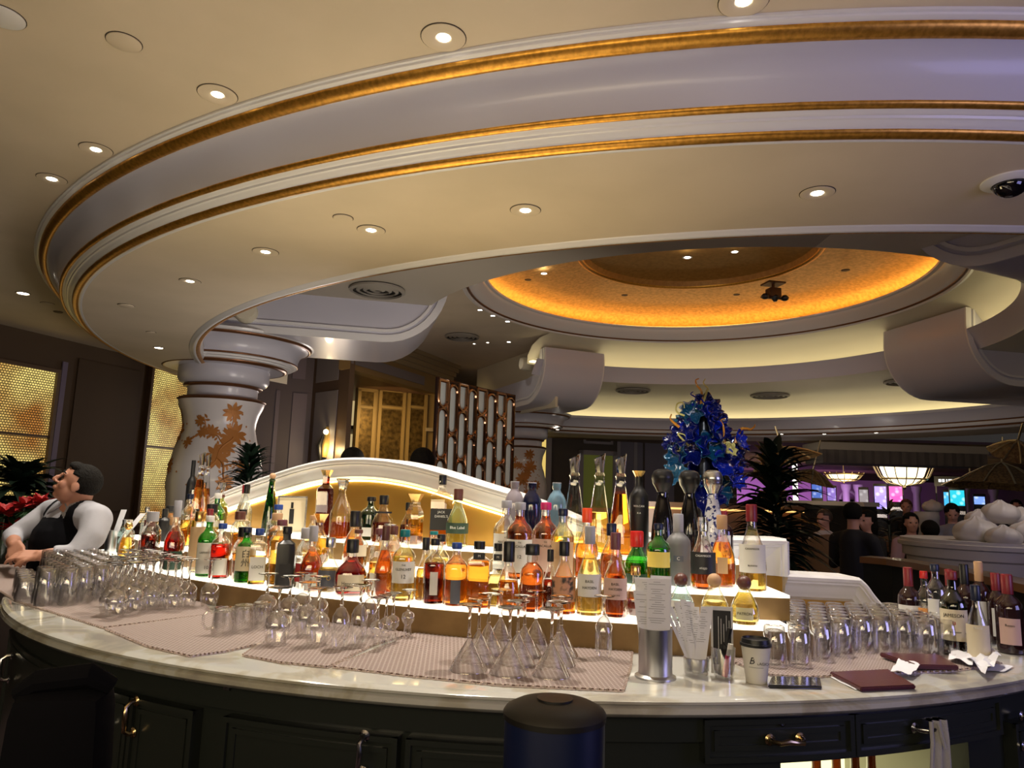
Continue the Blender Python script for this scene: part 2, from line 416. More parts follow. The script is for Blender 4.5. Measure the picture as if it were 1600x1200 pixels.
# ------------------------------------------------------------------ columns
FLORAL = mat('floral_porcelain', (0.66, 0.63, 0.64), 0.3, coat=.3)
LEAFG = mat('gilt_flowers', (0.42, 0.17, 0.04), 0.5, 0.3)
def column(base, ry, lab, sc=1.0, facing=-PI / 2):
    t = thing('column', lab, 'column', (base[0], base[1], 0), facing + PI / 2)
    q = lambda v: v
    Z = lambda v: EYE + (762 - v) / 1120 * 10.2      # heights read on the near column
    R_ = lambda px: px / 1120 * 10.2 * sc
    prof = [(R_(78), 0.0), (R_(74), .35), (R_(62), .5), (R_(66), Z(800)), (R_(69), Z(760)), (R_(68), Z(735)), (R_(63), Z(712)), (R_(57), Z(693)), (R_(53), Z(676)), (R_(54), Z(664)), (R_(57), Z(652)), (R_(62), Z(641)), (R_(64), Z(634))]
    MB().lathe(prof, 48).build('shaft', FLORAL, t)
    MB().lathe([(R_(60), Z(635))] + [(R_(60) + R_(6) * math.sin(PI * i / 6), Z(635 - 7 * i / 6)) for i in range(7)] + [(R_(50), Z(627))], 48).build('lower_bead', BROWN, t)
    MB().lathe([(R_(52), Z(629)), (R_(52), Z(615)), (R_(54), Z(612))], 48).build('neck_band', LILAC, t)
    MB().lathe([(R_(54), Z(613))] + [(R_(54) + R_(5) * math.sin(PI * i / 6), Z(613 - 6 * i / 6)) for i in range(7)] + [(R_(60), Z(606))], 48).build('middle_bead', BROWN, t)
    MB().lathe([(R_(58), Z(608)), (R_(64), Z(605)), (R_(68), Z(599)), (R_(68), Z(585)), (R_(67), Z(578))], 48).build('capital', LILAC, t)
    MB().lathe([(R_(66), Z(580)), (R_(72), Z(577)), (R_(76), Z(573)), (R_(76), Z(570)), (R_(70), Z(566)), (R_(60), Z(566))], 48).build('upper_bead', BROWN, t)
    # rounded entablature end above the capital
    k = 1.0 * sc
    for nm, pr, m in (('entablature_soffit', [(.02, ZS - .005), (.80, ZS - .005)], LILAC),
                      ('entablature_gilt', half_round((.80, ZS - .005), (.86, ZS + .03), .014), BROWN),
                      ('entablature_steps', [(.86, ZS + .03), (.90, ZS + .035), (.91, ZS + .055), (.95, ZS + .06), (.96, ZS + .08), (.99, ZS + .085)], WHITE),
                      ('entablature_bead', half_round((.99, ZS + .085), (1.0, ZS + .11), .012), BROWN),
                      ('entablature_cove', [(1.0, ZS + .11), (1.0, ZS + .17), (1.03, ZS + .25), (1.09, ZS + .31), (1.14, ZS + .33)], LILAC),
                      ('entablature_crown_bead', half_round((1.14, ZS + .33), (1.19, ZS + .36), .016), BROWN),
                      ('entablature_crown', [(1.19, ZS + .36), (1.22, ZS + .37), (1.23, ZS + .40), (1.22, ZS + .41), (.02, ZS + .41)], WHITE)):
        MB().sweep((0, 0), [(r * k, z) for r, z in pr], 0, 2 * PI, 64).build(nm, m, t, angle=50)
    # flowering branch wrapped round the shaft
    import bisect
    def rad(z):
        for (r0, z0), (r1, z1) in zip(prof, prof[1:]):
            if z0 <= z <= z1: return r0 + (r1 - r0) * (z - z0) / max(z1 - z0, 1e-6)
        return prof[-1][0]
    def on(a, z, lift=.006): r = rad(z) + lift; return Vector((r * math.sin(a), -r * math.cos(a), z))
    mb = MB(); rnd = random.Random(3)
    def leaf(a, z, ang, L, W):
        ca, sa = math.cos(ang), math.sin(ang); r = rad(z)
        pts = [(-.5, 0), (-.25, .38), (.05, .5), (.3, .3), (.5, 0), (.3, -.3), (.05, -.5), (-.25, -.38)]
        mb.face([on(a + (x * L * ca - y * W * sa) / r, z + x * L * sa + y * W * ca) for x, y in pts])
    def flower(a, z, s):
        r = rad(z)
        for k in range(9):
            t2 = k * 2 * PI / 9 + rnd.random() * .3
            leaf(a + math.cos(t2) * s * .36 / r, z + math.sin(t2) * s * .36, t2, s * .62, s * .26)
        leaf(a, z, 0, s * .4, s * .4)
    def branch(p0, p1, wig=.05, wd=.012):
        path = []
        for i in range(9):
            k2 = i / 8; a = p0[0] + (p1[0] - p0[0]) * k2 + math.sin(k2 * PI * 2) * wig; z = p0[1] + (p1[1] - p0[1]) * k2 + math.sin(k2 * PI) * wig
            path.append(on(a, z, .002))
        mb.tube(path, [wd * (1 - .5 * i / 8) for i in range(9)], 5)
        for i in range(2, 9, 2):
            p = path[i]; a = math.atan2(p.x, -p.y)
            leaf(a + .07, p.z + .03, rnd.random() * 3, .07, .035)
            leaf(a - .07, p.z - .02, rnd.random() * 3, .06, .03)
    for off in (0.0, 2.3, 4.4):
        F = [(.30 + off, Z(653), .22), (.42 + off, Z(685), .27), (.26 + off, Z(690), .22), (-.02 + off, Z(720), .27), (-.55 + off, Z(668), .13), (-.42 + off, Z(684), .14), (-.18 + off, Z(683), .15), (.2 + off, Z(705), .2), (-.8 + off, Z(700), .13), (.6 + off, Z(735), .2), (.2 + off, Z(760), .2), (-.4 + off, Z(765), .2)]
        for a, z, s in F: flower(a, z, s)
        branch((.30 + off, Z(656)), (.36 + off, Z(690)), .03); branch((.36 + off, Z(690)), (.0 + off, Z(722)), .05, .018)
        branch((-.6 + off, Z(660)), (-.2 + off, Z(690)), .05); branch((-.2 + off, Z(688)), (.2 + off, Z(705)), .04)
        branch((0 + off, Z(722)), (.3 + off, Z(770)), .05, .02); branch((-.75 + off, Z(698)), (-.42 + off, Z(686)), .02, .008)
        branch((.0 + off, Z(722)), (-.4 + off, Z(766)), .05, .014); branch((.1 + off, Z(735)), (.6 + off, Z(738)), .05, .01)
        for k in range(16): leaf(off - .9 + 1.8 * rnd.random(), Z(650 + 100 * rnd.random()), rnd.random() * 3, .035, .03)
    mb.build('painted_branch', LEAFG, t, smooth=False)
    return t
K1 = ony(348, 620, 10.25); K2 = ony(818, 700, 18.6)
column((K1.x, K1.y), 10.2, 'wide round column painted with gold flowers, left of the white arch', 1.0, face_cam(K1) - PI / 2)
column((K2.x, K2.y), 18.6, 'gold-flowered column half hidden behind the brass screen', 1.0, face_cam(K2) - PI / 2)

# ------------------------------------------------------------------ scroll brackets
def scroll(ang, lab, r_in=4.25, r_out=7.5, w=.80, z0=2.02, z1=2.62, eye_at=None, tipz=3.15):
    t = struct(bpy.data.objects.new('trim_scroll', None)); COL.objects.link(t); t.location = (C1[0], C1[1], 0); t.rotation_euler.z = ang; t['label'] = lab
    # outline in (radius, height): long underside, rolled-up inner end
    low = [(r_out, H(z0))] + [(r_in + .9 - .9 * math.sin(k * PI / 2 / 10), H(z0 + .95 - .95 * math.cos(k * PI / 2 / 10))) for k in range(11)] + [(r_in + .02, H(tipz))]
    top = [(r_in + .32, H(tipz)), (r_in + .36, H(z1 + .35)), (r_in + .62, H(z1 + .05)), (r_in + 1.0, H(z1)), (r_out, H(z1))]
    poly = low + top
    def slab(y0, y1, poly, m, nm):
        mb = MB(); a = [(r, y0, z) for r, z in poly]; b = [(r, y1, z) for r, z in poly]
        mb.grid([a, b], cv=True); mb.face(a); mb.face(b[::-1]); return mb.build(nm, m, t, angle=40)
    slab(-w, w, poly, LILAC, 'bracket_body')
    def inset(d0, d1, y, m, nm):       # raised band following the underside
        n = len(low); mb = MB(); rows = []
        for i in range(n):
            p = Vector(low[i]); q = Vector(low[min(i + 1, n - 1)]) - Vector(low[max(i - 1, 0)]); q.normalize(); nn = Vector((-q.y, q.x))
            if nn.y < 0 and i < 6: nn = -nn
            nn = Vector((q.y, -q.x)) * -1 if (Vector((r_in + 1.5, H(2.9))) - p).dot(Vector((q.y, -q.x))) < 0 else Vector((q.y, -q.x))
            rows.append([(p + nn * d0), (p + nn * d1)])
        r2 = [[(a.x, y, a.y), (a.x, y + math.copysign(.03, y), a.y), (b.x, y + math.copysign(.03, y), b.y), (b.x, y, b.y)] for a, b in rows]
        mb.grid(r2, cv=True); return mb.build(nm, m, t)
    for s in (-1, 1):
        inset(.00, .10, s * w, WHITE, 'edge_band'); inset(.14, .18, s * w, WHITE, 'inner_bead')
    if eye_at:
        for s in (-1, 1):
            mb = MB(); M = Matrix.Translation((eye_at[0], s * (w + .06), H(eye_at[1]))) @ Matrix.Rotation(PI / 2, 4, 'X')
            mb.lathe([(.0, -.14), (.13, -.14), (.15, -.10), (.15, .10), (.13, .14), (.0, .14)], 24, caps=False, M=M)
            mb.build('scroll_eye', CREAM, t)
    return t
scroll(D(193), 'long lilac-white scroll bracket above the near flowered column', eye_at=(7.0, 2.28), r_in=4.3)
scroll(D(113), 'scroll bracket over the far column, left of the lit ceiling band', r_in=4.3, w=.72, eye_at=(5.2, 2.95), tipz=3.2)
scroll(D(11), 'large scroll bracket at the right edge with a round eye', r_in=4.3, w=.95, eye_at=(5.0, 2.95), tipz=3.3)
scroll(D(-66), 'dark scroll bracket near the top right, edge lit from behind', r_in=4.5, w=.9, z0=2.25, tipz=3.0)

# ------------------------------------------------------------------ downlights, vents, sensors
def downlight(u, v, z, lab, rt=.115, rl=.032, power=0, trim=True, aim=None):
    p = onz(u, v, z)
    t = thing('downlight', lab, 'ceiling light', (p.x, p.y, z), 0, 'recessed downlights')
    mb = MB(); mb.sweep((0, 0), [(rt, .0), (rt, -.006), (rt - .008, -.008), (rl + .012, -.006), (rl + .004, -.001), (rl, .002)], 0, 2 * PI, 32)
    mb.build('trim_ring', PAINT if trim else WHITE, t)
    MB().lathe([(rl + .002, -.0055), (rl + .002, -.003)], 24).build('lamp_lens', LAMPE, t)
    MB().sweep((0, 0), [(rt + .004, -.0005), (rt + .004, -.003), (rt, -.003)], 0, 2 * PI, 32).build('shadow_gap', mat('gap', (.05, .035, .02), .8), t)
    if power:
        l = lamp('lamp', 'SPOT', (0, 0, -.03), power, (1.0, 0.90, 0.76), spot_size=D(88), spot_blend=.7, shadow_soft_size=.03)
        l.parent = t
        if aim: l.rotation_euler = aim
    return t
ZO = H(2.03); ZI = H(2.60)
for u, v, z, rt, rl, pw, lab in [
    (693, 58, ZO, .100, .027, 190, 'largest glowing downlight beside the gilded ring at top centre'),
    (340, 147, ZO, .098, .026, 190, 'glowing downlight in the outer ceiling, upper left of the ring'),
    (150, 233, ZO, .092, .026, 85, 'glowing downlight close outside the left curve of the ring'),
    (81, 279, ZO, .09, .028, 85, 'bluish bright downlight near the left edge of the photo, outside the ring'),
    (1162, 1, ZO, .10, .028, 190, 'downlight cut by the top edge of the photo'),
    (36, 458, ZO, .07, .05, 20, 'small oval downlight low on the left outer ceiling'),
    (821, 328, ZS, .088, .027, 90, 'soffit downlight near the middle of the picture'),
    (580, 359, ZS, .088, .027, 90, 'soffit downlight just right of a blank round plate'),
    (415, 393, ZS, .088, .027, 90, 'soffit downlight third from the left along the ring'),
    (297, 439, ZS, .082, .027, 90, 'soffit downlight above the near flowered column'),
    (248, 543, ZS, .06, .045, 20, 'small soffit downlight where the ring narrows at the column'),
    (1277, 301, ZS, .088, .028, 90, 'soffit downlight left of the black camera dome'),
    (468, 464, ZI, .06, .05, 0, 'bright lamp in the inner ceiling next to the large round vent'),
    (750, 484, H(3.43), .05, .045, 8, 'left lamp of three in a row beside the gold dome'),
    (770, 493, H(3.43), .05, .045, 8, 'middle lamp of three in a row beside the gold dome'),
    (793, 502, H(3.43), .05, .045, 8, 'right lamp of three in a row beside the gold dome'),
    (795, 534, H(3.43), .05, .045, 8, 'single lamp right of the small round vent, below the row of three'),
    (741, 537, H(3.43), .04, .03, 0, 'faint lamp below the small round vent'),
    (762, 535, H(3.43), .04, .03, 0, 'faintest lamp just right of the one below the small vent'),
    (850, 427, H(3.99), .06, .05, 8, 'lamp in the left part of the gold dome'),
    (1074, 402, H(4.25), .09, .05, 8, 'lamp with a silver rim in the centre of the gold dome'),
    (1148, 393, H(4.25), .06, .06, 8, 'brightest lamp at the top of the gold dome'),
    (871, 671, ZS, .05, .045, 0, 'tiny bright lamp on the far ring above the tall carafes'),
    (1221, 678, ZS, .05, .045, 0, 'tiny lamp on the far ring, first right of the blue glass sculpture'),
    (1288, 678, ZS, .05, .045, 0, 'tiny lamp on the far ring above the left end of the fabric box'),
    (1369, 676, ZS, .05, .045, 0, 'tiny lamp on the far ring above the middle of the fabric box'),
]: downlight(u, v, z, lab, rt, rl, pw, trim=(z in (ZO, ZS)))
def plate(u, v, z, r, lab, m=PAINT, name='ceiling_plate', group='blank ceiling plates'):
    p = onz(u, v, z); t = thing(name, lab, 'ceiling plate', (p.x, p.y, z), 0, group)
    MB().lathe([(r, -.001), (r, -.007), (r * .93, -.010), (.001, -.010)], 28).build('cover', m, t)
    MB().sweep((0, 0), [(r + .004, -.0005), (r + .004, -.003), (r, -.003)], 0, 2 * PI, 28).build('shadow_gap', MATS['gap'], t)
    return t
plate(194, 65, ZO, .075, 'blank round plate on the outer ceiling at top left')
plate(3, 25, ZO, .09, 'white round plate cut by the left edge at the top', WHITE)
plate(536, 340, ZS, .06, 'blank plate on the soffit left of a downlight')
plate(197, 477, ZS, .07, 'faint blank plate on the soffit above the left corner')
plate(236, 519, ZS, .05, 'smallest blank plate low on the soffit at left')
plate(74, 474, ZO, .07, 'blank plate far left beside the lower wall')
plate(91, 487, ZO, .05, 'dark small plate far left beside the lower wall', mat('dark_plate', (.12, .08, .05), .6))
plate(825, 437, H(3.98), .06, 'dark ring plate at the left of the gold dome', MATS['dark_plate'])
plate(976, 461, H(3.97), .06, 'dark ring plate in the middle of the gold dome', MATS['dark_plate'])
plate(1151, 460, H(3.97), .06, 'dark ring plate left of the hanging projector', MATS['dark_plate'])
plate(1321, 422, H(4.0), .07, 'dark ring plate in the right part of the gold dome', MATS['dark_plate'])
plate(500, 478, ZI, .05, 'small sensor beside the bright lamp on the inner ceiling', MATS['dark_plate'])
VENTM = mat('vent_grey', (.30, .27, .22), .5)
def vent(u, v, z, r, lab):
    p = onz(u, v, z); t = thing('round_vent', lab, 'air vent', (p.x, p.y, z), 0, 'round ceiling vents')
    MB().lathe([(r * .98, -.002), (r, -.01), (.001, -.01)], 36).build('backing', mat('vent_dark', (.03, .027, .022), .8), t)
    for k in range(4):
        q = r * (1 - k * .24)
        MB().sweep((0, 0), [(q, -.014), (q, -.04 + .006 * k), (q - r * .11, -.06 + .006 * k), (q - r * .11, -.034 + .006 * k), (q - r * .03, -.014)], 0, 2 * PI, 48, closed=True).build('vent_cone', VENTM, t, angle=25)
    return t
vent(590, 451, ZI, .36, 'large round stepped vent in the inner ceiling above the bracket')
vent(722, 525, H(3.43), .38, 'round vent in the high ceiling left of the far bracket')
vent(989, 609, ZI, .42, 'round vent left of the blue glass sculpture top')
vent(1203, 617, ZI, .46, 'round vent right of the blue glass sculpture top')
vent(1415, 595, ZI, .42, 'round vent beneath the right scroll bracket')

# security camera dome
p = onz(1578, 283, ZS)
t = thing('camera_dome', 'black glossy security camera dome on the soffit at right', 'security camera', (p.x, p.y, ZS))
MB().sweep((0, 0), [(.13, 0), (.13, -.008), (.105, -.022), (.085, -.024), (.08, -.01)], 0, 2 * PI, 32).build('mounting_ring', WHITE, t)
MB().ball((0, 0, -.02), .08, (1, 1, .8), 32, 16).build('dome_glass', mat('dome_black', (.004, .004, .006), .05, coat=1), t)
# projector hanging in the dome
p = onz(1208, 442, H(4.02))
t = thing('hanging_projector', 'dark three-headed spotlight unit hanging in the gold dome', 'spotlight', (p.x, p.y, H(4.02)), .2)
PB = mat('rust_black', (.06, .02, .008), .5)
MB().box(0, 0, -.02, .34, .3, .03).build('ceiling_plate', PB, t)
MB().tube([(0, 0, -.03), (0, 0, -.12)], .03).build('stem', PB, t)
MB().box(0, 0, -.20, .22, .2, .18, bev=.02).box(0, 0, -.29, .5, .05, .03).build('housing', PB, t)
for x in (-.2, 0, .2):
    hb = MB().lathe([(.03, -.34 - (.03 if x == 0 else 0)), (.065, -.32), (.075, -.28), (.04, -.24)], 16, c=(x, -.05)).build('lamp_head', BLACK, t)

# ------------------------------------------------------------------ walls and floor
FLOOR = mat('dark_carpet', (.02, .012, .012), .9, noise=(6, (.05, .02, .02)))
mb = MB(); mb.box(6, 20, -.05, 60, 52, .1); struct(mb.build('floor', FLOOR, smooth=False))
WALLD = mat('dark_wall', (.075, .045, .022), .7)
WALLP = mat('purple_grey_wall', (.10, .075, .08), .6)
PANELP = mat('silk_panel', (.22, .19, .19), .6)
FRAME = mat('brown_frame', (.12, .075, .045), .45)
OCHRE = mat('ochre_frame', (.30, .19, .07), .5)
def wall(name, P0, P1, z0, z1, m, th=.12):
    mb = MB(); d = Vector((P1[0] - P0[0], P1[1] - P0[1])); n = Vector((-d.y, d.x)).normalized() * th
    if n.dot(Vector(P0[:2])) < 0: n = -n
    mb.prism([P0[:2], P1[:2], (P1[0] + n.x, P1[1] + n.y), (P0[0] + n.x, P0[1] + n.y)], z0, z1)
    return struct(mb.build(name, m, smooth=False))
def onwall(u, v, P0, P1):              # point of the upright plane P0-P1 seen at (u, v)
    d = ray(u, v); e = Vector((P1[0] - P0[0], P1[1] - P0[1]))
    t = (P0[0] * e.y - P0[1] * e.x) / (d.x * e.y - d.y * e.x)
    return Vector((d.x * t, d.y * t, EYE + d.z * t))
def panel(mb, P0, P1, u0, u1, v0, v1, off, vv=None, th=.02):
    """raised quad on a wall, corners given where the photo shows them; verticals stay vertical"""
    um = (v0 + v1) / 2
    A = onwall(u0, v0, P0, P1); B = onwall(u1, v0 if vv is None else vv[0], P0, P1)
    zb = onwall(u0, v1, P0, P1).z if v1 is not None else 0.0
    e = Vector((P1[0] - P0[0], P1[1] - P0[1])).normalized(); n = Vector((-e.y, e.x))
    if n.dot(Vector(P0[:2])) > 0: n = -n
    o = n * off; q = n * (off + th)
    zt = A.z
    mb.prism([(A.x + o.x, A.y + o.y), (B.x + o.x, B.y + o.y), (B.x + q.x, B.y + q.y), (A.x + q.x, A.y + q.y)], zb, zt)
    return A, B, zb, zt
L0 = onz(-90, 485, H(2.03)); L1 = onz(300, 578, H(2.03))
wall('wall_left', L0, L1, 0, H(2.03), WALLD)
# woven glowing panels
WOVEN = bpy.data.materials.new('woven_gold'); WOVEN.use_nodes = True
nt = WOVEN.node_tree; b = nt.nodes['Principled BSDF']
tc = nt.nodes.new('ShaderNodeTexCoord'); mp = nt.nodes.new('ShaderNodeMapping'); mp.inputs['Scale'].default_value = (1, 1, 1)
nt.links.new(tc.outputs['UV'], mp.inputs[0])
br = nt.nodes.new('ShaderNodeTexBrick'); br.inputs['Scale'].default_value = 1.0
br.inputs['Brick Width'].default_value = .040; br.inputs['Row Height'].default_value = .034; br.inputs['Mortar Size'].default_value = .008
br.inputs['Mortar Smooth'].default_value = .6; br.inputs['Color1'].default_value = (1, 1, 1, 1); br.inputs['Color2'].default_value = (.7, .7, .7, 1); br.inputs['Mortar'].default_value = (.03, .03, .03, 1)
nt.links.new(mp.outputs[0], br.inputs['Vector'])
nz = nt.nodes.new('ShaderNodeTexNoise'); nz.inputs['Scale'].default_value = 1.1; nt.links.new(mp.outputs[0], nz.inputs['Vector'])
cr = nt.nodes.new('ShaderNodeValToRGB'); cr.color_ramp.elements[0].position = .35; cr.color_ramp.elements[0].color = (.42, .17, .03, 1)
cr.color_ramp.elements[1].position = .55; cr.color_ramp.elements[1].color = (.9, .72, .22, 1)
nt.links.new(nz.outputs['Fac'], cr.inputs[0])
mu = nt.nodes.new('ShaderNodeMix'); mu.data_type = 'RGBA'; mu.blend_type = 'MULTIPLY'; mu.inputs[0].default_value = 1
nt.links.new(cr.outputs[0], mu.inputs[6]); nt.links.new(br.outputs['Color'], mu.inputs[7])
nt.links.new(mu.outputs[2], b.inputs['Emission Color']); b.inputs['Emission Strength'].default_value = 1.15
nt.links.new(mu.outputs[2], b.inputs['Base Color']); b.inputs['Roughness'].default_value = .4
def wovenpanel(name, P0, P1, u0, u1, v0, z0, lab, off=.03):
    A = onwall(u0, v0, P0, P1); B = onwall(u1, v0, P0, P1); zt = A.z
    e = Vector((B.x - A.x, B.y - A.y)); L = e.length; e.normalize(); n = Vector((-e.y, e.x))
    if n.dot(Vector(P0[:2])) > 0: n = -n
    t = thing(name, lab, 'wall light', (A.x + n.x * off, A.y + n.y * off, z0), math.atan2(e.y, e.x), 'glowing woven wall panels')
    me = bpy.data.meshes.new('woven_face'); s = -1 if Vector((-e.y, e.x)).dot(n) < 0 else 1
    h = zt - z0
    me.from_pydata([(0, 0, 0), (L, 0, 0), (L, 0, h), (0, 0, h), (0, -s * .02, 0), (L, -s * .02, 0), (L, -s * .02, h), (0, -s * .02, h)], [], [(0, 1, 2, 3), (7, 6, 5, 4), (0, 4, 5, 1), (1, 5, 6, 2), (2, 6, 7, 3), (3, 7, 4, 0)])
    uv = me.uv_layers.new()
    for lp in me.loops: c = me.vertices[lp.vertex_index].co; uv.data[lp.index].uv = (c.x, c.z)
    me.materials.append(WOVEN); o = bpy.data.objects.new('woven_face', me); COL.objects.link(o); o.parent = t
    mb = MB(); f = .05
    for (x, z, sx, sz) in ((L / 2, -f / 2, L + 2 * f, f), (L / 2, h + f / 2, L + 2 * f, f), (-f / 2, h / 2, f, h), (L + f / 2, h / 2, f, h)): mb.box(x, s * .01, z, sx, .08, sz)
    mb.build('frame', FRAME, t, smooth=False)
    mb = MB(); mb.box(L / 2, s * .012, EYE + .60 - z0, L, .03, .035); mb.build('cross_bar', FRAME, t, smooth=False)
    return t
wovenpanel('glowing_wall_light', L0, L1, -60, 88, 556, .9, 'wide glowing woven gold panel at the left edge, behind the bartender')
wovenpanel('glowing_wall_light', L0, L1, 237, 300, 572, .9, 'narrow glowing woven gold panel beside the near flowered column')
# raised dark wall panel between them
mb = MB(); panel(mb, L0, L1, 122, 222, 560, 800, .01); struct(mb.build('trim_wall_panel', mat('dark_panel', (.06, .034, .014), .65), smooth=False))
mb = MB(); panel(mb, L0, L1, 96, 104, 565, 800, .02); struct(mb.build('trim_pilaster', mat('violet_pilaster', (.16, .13, .20), .5), smooth=False))

# back walls seen left of the brass screen
B0_ = ony(388, 620, 15.6); B0 = (B0_.x, B0_.y); B1 = ony(492, 560, 16.2); B2 = ony(548, 560, 15.2); B3 = ony(705, 580, 19.5)
wall('wall_back_left', B0, (B1.x, B1.y), 0, H(3.45), WALLP)
wall('wall_sconce', (B1.x, B1.y), (B2.x, B2.y), 0, H(3.45), FRAME)
bw0, bw1 = (B1.x, B1.y), (B2.x, B2.y)
mb = MB(); panel(mb, bw0, bw1, 499, 533, 544, 598, .01); panel(mb, bw0, bw1, 495, 529, 614, 800, .01)
struct(mb.build('trim_silk_panel', PANELP, smooth=False))
mb = MB()
panel(mb, B0, bw0, 462, 482, 520, 592, .01); panel(mb, B0, bw0, 458, 480, 614, 800, .01); panel(mb, B0, bw0, 432, 438, 610, 800, .01)
struct(mb.build('trim_purple_panel', mat('violet_panel', (.15, .115, .135), .5), smooth=False))
# lintel over the opening and the cornice
c0, c1 = (B2.x, B2.y), (B3.x, B3.y)
zl = onwall(560, 580, c0, c1).z
wall('wall_lintel', c0, c1, zl, H(3.45), OCHRE, .3)
mb = MB(); panel(mb, c0, c1, 549, 664, 552, 568, .01); struct(mb.build('trim_lintel_panel', PANELP, smooth=False))
mb = MB()
for k in range(4):
    z = H(3.45) - .11 * k; o = .30 - .07 * k
    e = Vector((c1[0] - c0[0], c1[1] - c0[1])).normalized(); n = Vector((e.y, -e.x))
    mb.prism([c0, c1, (c1[0] + n.x * o, c1[1] + n.y * o), (c0[0] + n.x * o, c0[1] + n.y * o)], z - .11, z)
struct(mb.build('trim_cornice', mat('cornice', (.34, .25, .13), .5), smooth=False))
# recess behind the opening with three gilt mirrored doors
R0 = ony(556, 640, 19.5); R1 = ony(700, 640, 21.0)
r0, r1 = (R0.x, R0.y), (R1.x, R1.y)
wall('wall_recess', r0, r1, 0, H(2.9), OCHRE)
GILTM = mat('gilt_mirror', (.20, .12, .035), .35, .6, noise=(9, (.07, .04, .012), .35, .65))
lit = lamp('recess_light', 'AREA', ((c0[0] + r0[0]) / 2 + .6, 18.2, 3.4), 55, (1.0, .72, .30), aim=((r0[0] + r1[0]) / 2, 20.2, 1.6), size=1.2)
for i, (u0, u1) in enumerate(((563, 582), (596, 628), (641, 662))):
    A = onwall(u0, 640, r0, r1); B = onwall(u1, 640, r0, r1)
    e = (B - A); e.z = 0; L = e.length; e.normalize()
    t = thing('mirrored_door', ['narrow left', 'wide middle', 'right-hand'][i] + ' gilt mottled door in the recess behind the arch', 'door', (A.x, A.y - .06, 0), math.atan2(e.y, e.x), 'gilt doors in the recess')
    zt = onwall(u0, 612, r0, r1).z; zm = onwall(u0, 635, r0, r1).z
    MB().box(L / 2, 0, (.2 + zm - .08) / 2, L, .05, zm - .28).build('lower_panel', GILTM, t, smooth=False)
    MB().box(L / 2, 0, (zm + .05 + zt) / 2, L, .05, zt - zm - .05).build('upper_panel', GILTM, t, smooth=False)
    mb = MB()
    for x in (-.05, L + .05): mb.box(x, -.02, zt / 2, .09, .09, zt + .1)
    mb.box(L / 2, -.02, zt + .05, L + .2, .09, .09).box(L / 2, -.02, zm - .02, L, .07, .07)
    mb.build('frame', OCHRE, t, smooth=False)
mb = MB(); mb.box(*(ony(545, 640, 22.5)), .9, .1, 3.0); struct(mb.build('wall_lit_corridor', mat('corridor', (.75, .6, .33), .6, emit=(1, .75, .35), es=.5), smooth=False))  # wall glows by itself; the corridor's light is put into its material
# coffered ceiling of the recess
mb = MB(); mb.prism([(c0[0], c0[1] + .3), (c1[0], c1[1] + .3), (r1[0] + .3, r1[1] + .4), (r0[0] - .8, r0[1] + 3)], H(2.75), H(2.8))
struct(mb.build('ceiling_recess', mat('coffer', (.16, .08, .05), .5), smooth=False))
# lit wall sconce figure
p = onwall(509, 690, bw0, bw1)
t = thing('wall_sconce', 'lit gold figure-shaped wall sconce left of the opening', 'wall light', (p.x + .02, p.y - .12, p.z), face_cam(p))
SG = mat('sconce_gold', (.9, .6, .2), .3, .8)
MB().tube([(0, 0, -.35), (.03, 0, -.1), (.05, 0, .15), (.02, 0, .32)], [.05, .09, .07, .03], 10).build('gilt_body', SG, t)
MB().tube([(.10, -.02, -.3), (.15, -.03, -.05), (.12, -.02, .2), (.16, 0, .38)], [.02, .05, .045, .01], 8).build('gilt_wing', SG, t)
MB().tube([(-.08, 0, -.42), (-.12, 0, -.1), (-.06, 0, .12)], [.03, .05, .02], 8).build('dark_figure', BLACK, t)
MB().ball((.0, -.06, .2), .055).build('glowing_bulb', emis('bulb', (1, .85, .5), 9), t)
l = lamp('sconce_lamp', 'POINT', (0, -.25, -.2), 22, (1, .75, .35), shadow_soft_size=.08); l.parent = t

# right part: walls behind the tall carafes
W0 = ony(846, 700, 21.5); W1_ = ony(1150, 700, 23.2)
w0, w1 = (W0.x, W0.y), (W1_.x, W1_.y)
wall('wall_back', w0, w1, 0, H(2.2), mat('dim_brown_wall', (.05, .038, .03), .7))
mb = MB(); panel(mb, w0, w1, 968, 1004, 640, 900, .01); panel(mb, w0, w1, 1007, 1052, 640, 900, .015)
struct(mb.build('trim_grey_panel', mat('grey_violet', (.13, .12, .16), .6), smooth=False))
mb = MB(); panel(mb, w0, w1, 853, 862, 678, 900, .02); panel(mb, w0, w1, 964, 969, 640, 900, .03); panel(mb, w0, w1, 990, 995, 640, 900, .03)
struct(mb.build('trim_grey_pilaster', mat('grey_trim', (.22, .20, .22), .5), smooth=False))
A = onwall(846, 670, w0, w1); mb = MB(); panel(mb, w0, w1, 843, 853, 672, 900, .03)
struct(mb.build('trim_lit_edge', mat('lit_edge', (.7, .55, .15), .5, emit=(1, .72, .2), es=.7), smooth=False))  # no lamp here; the light on this edge is a glow in its material
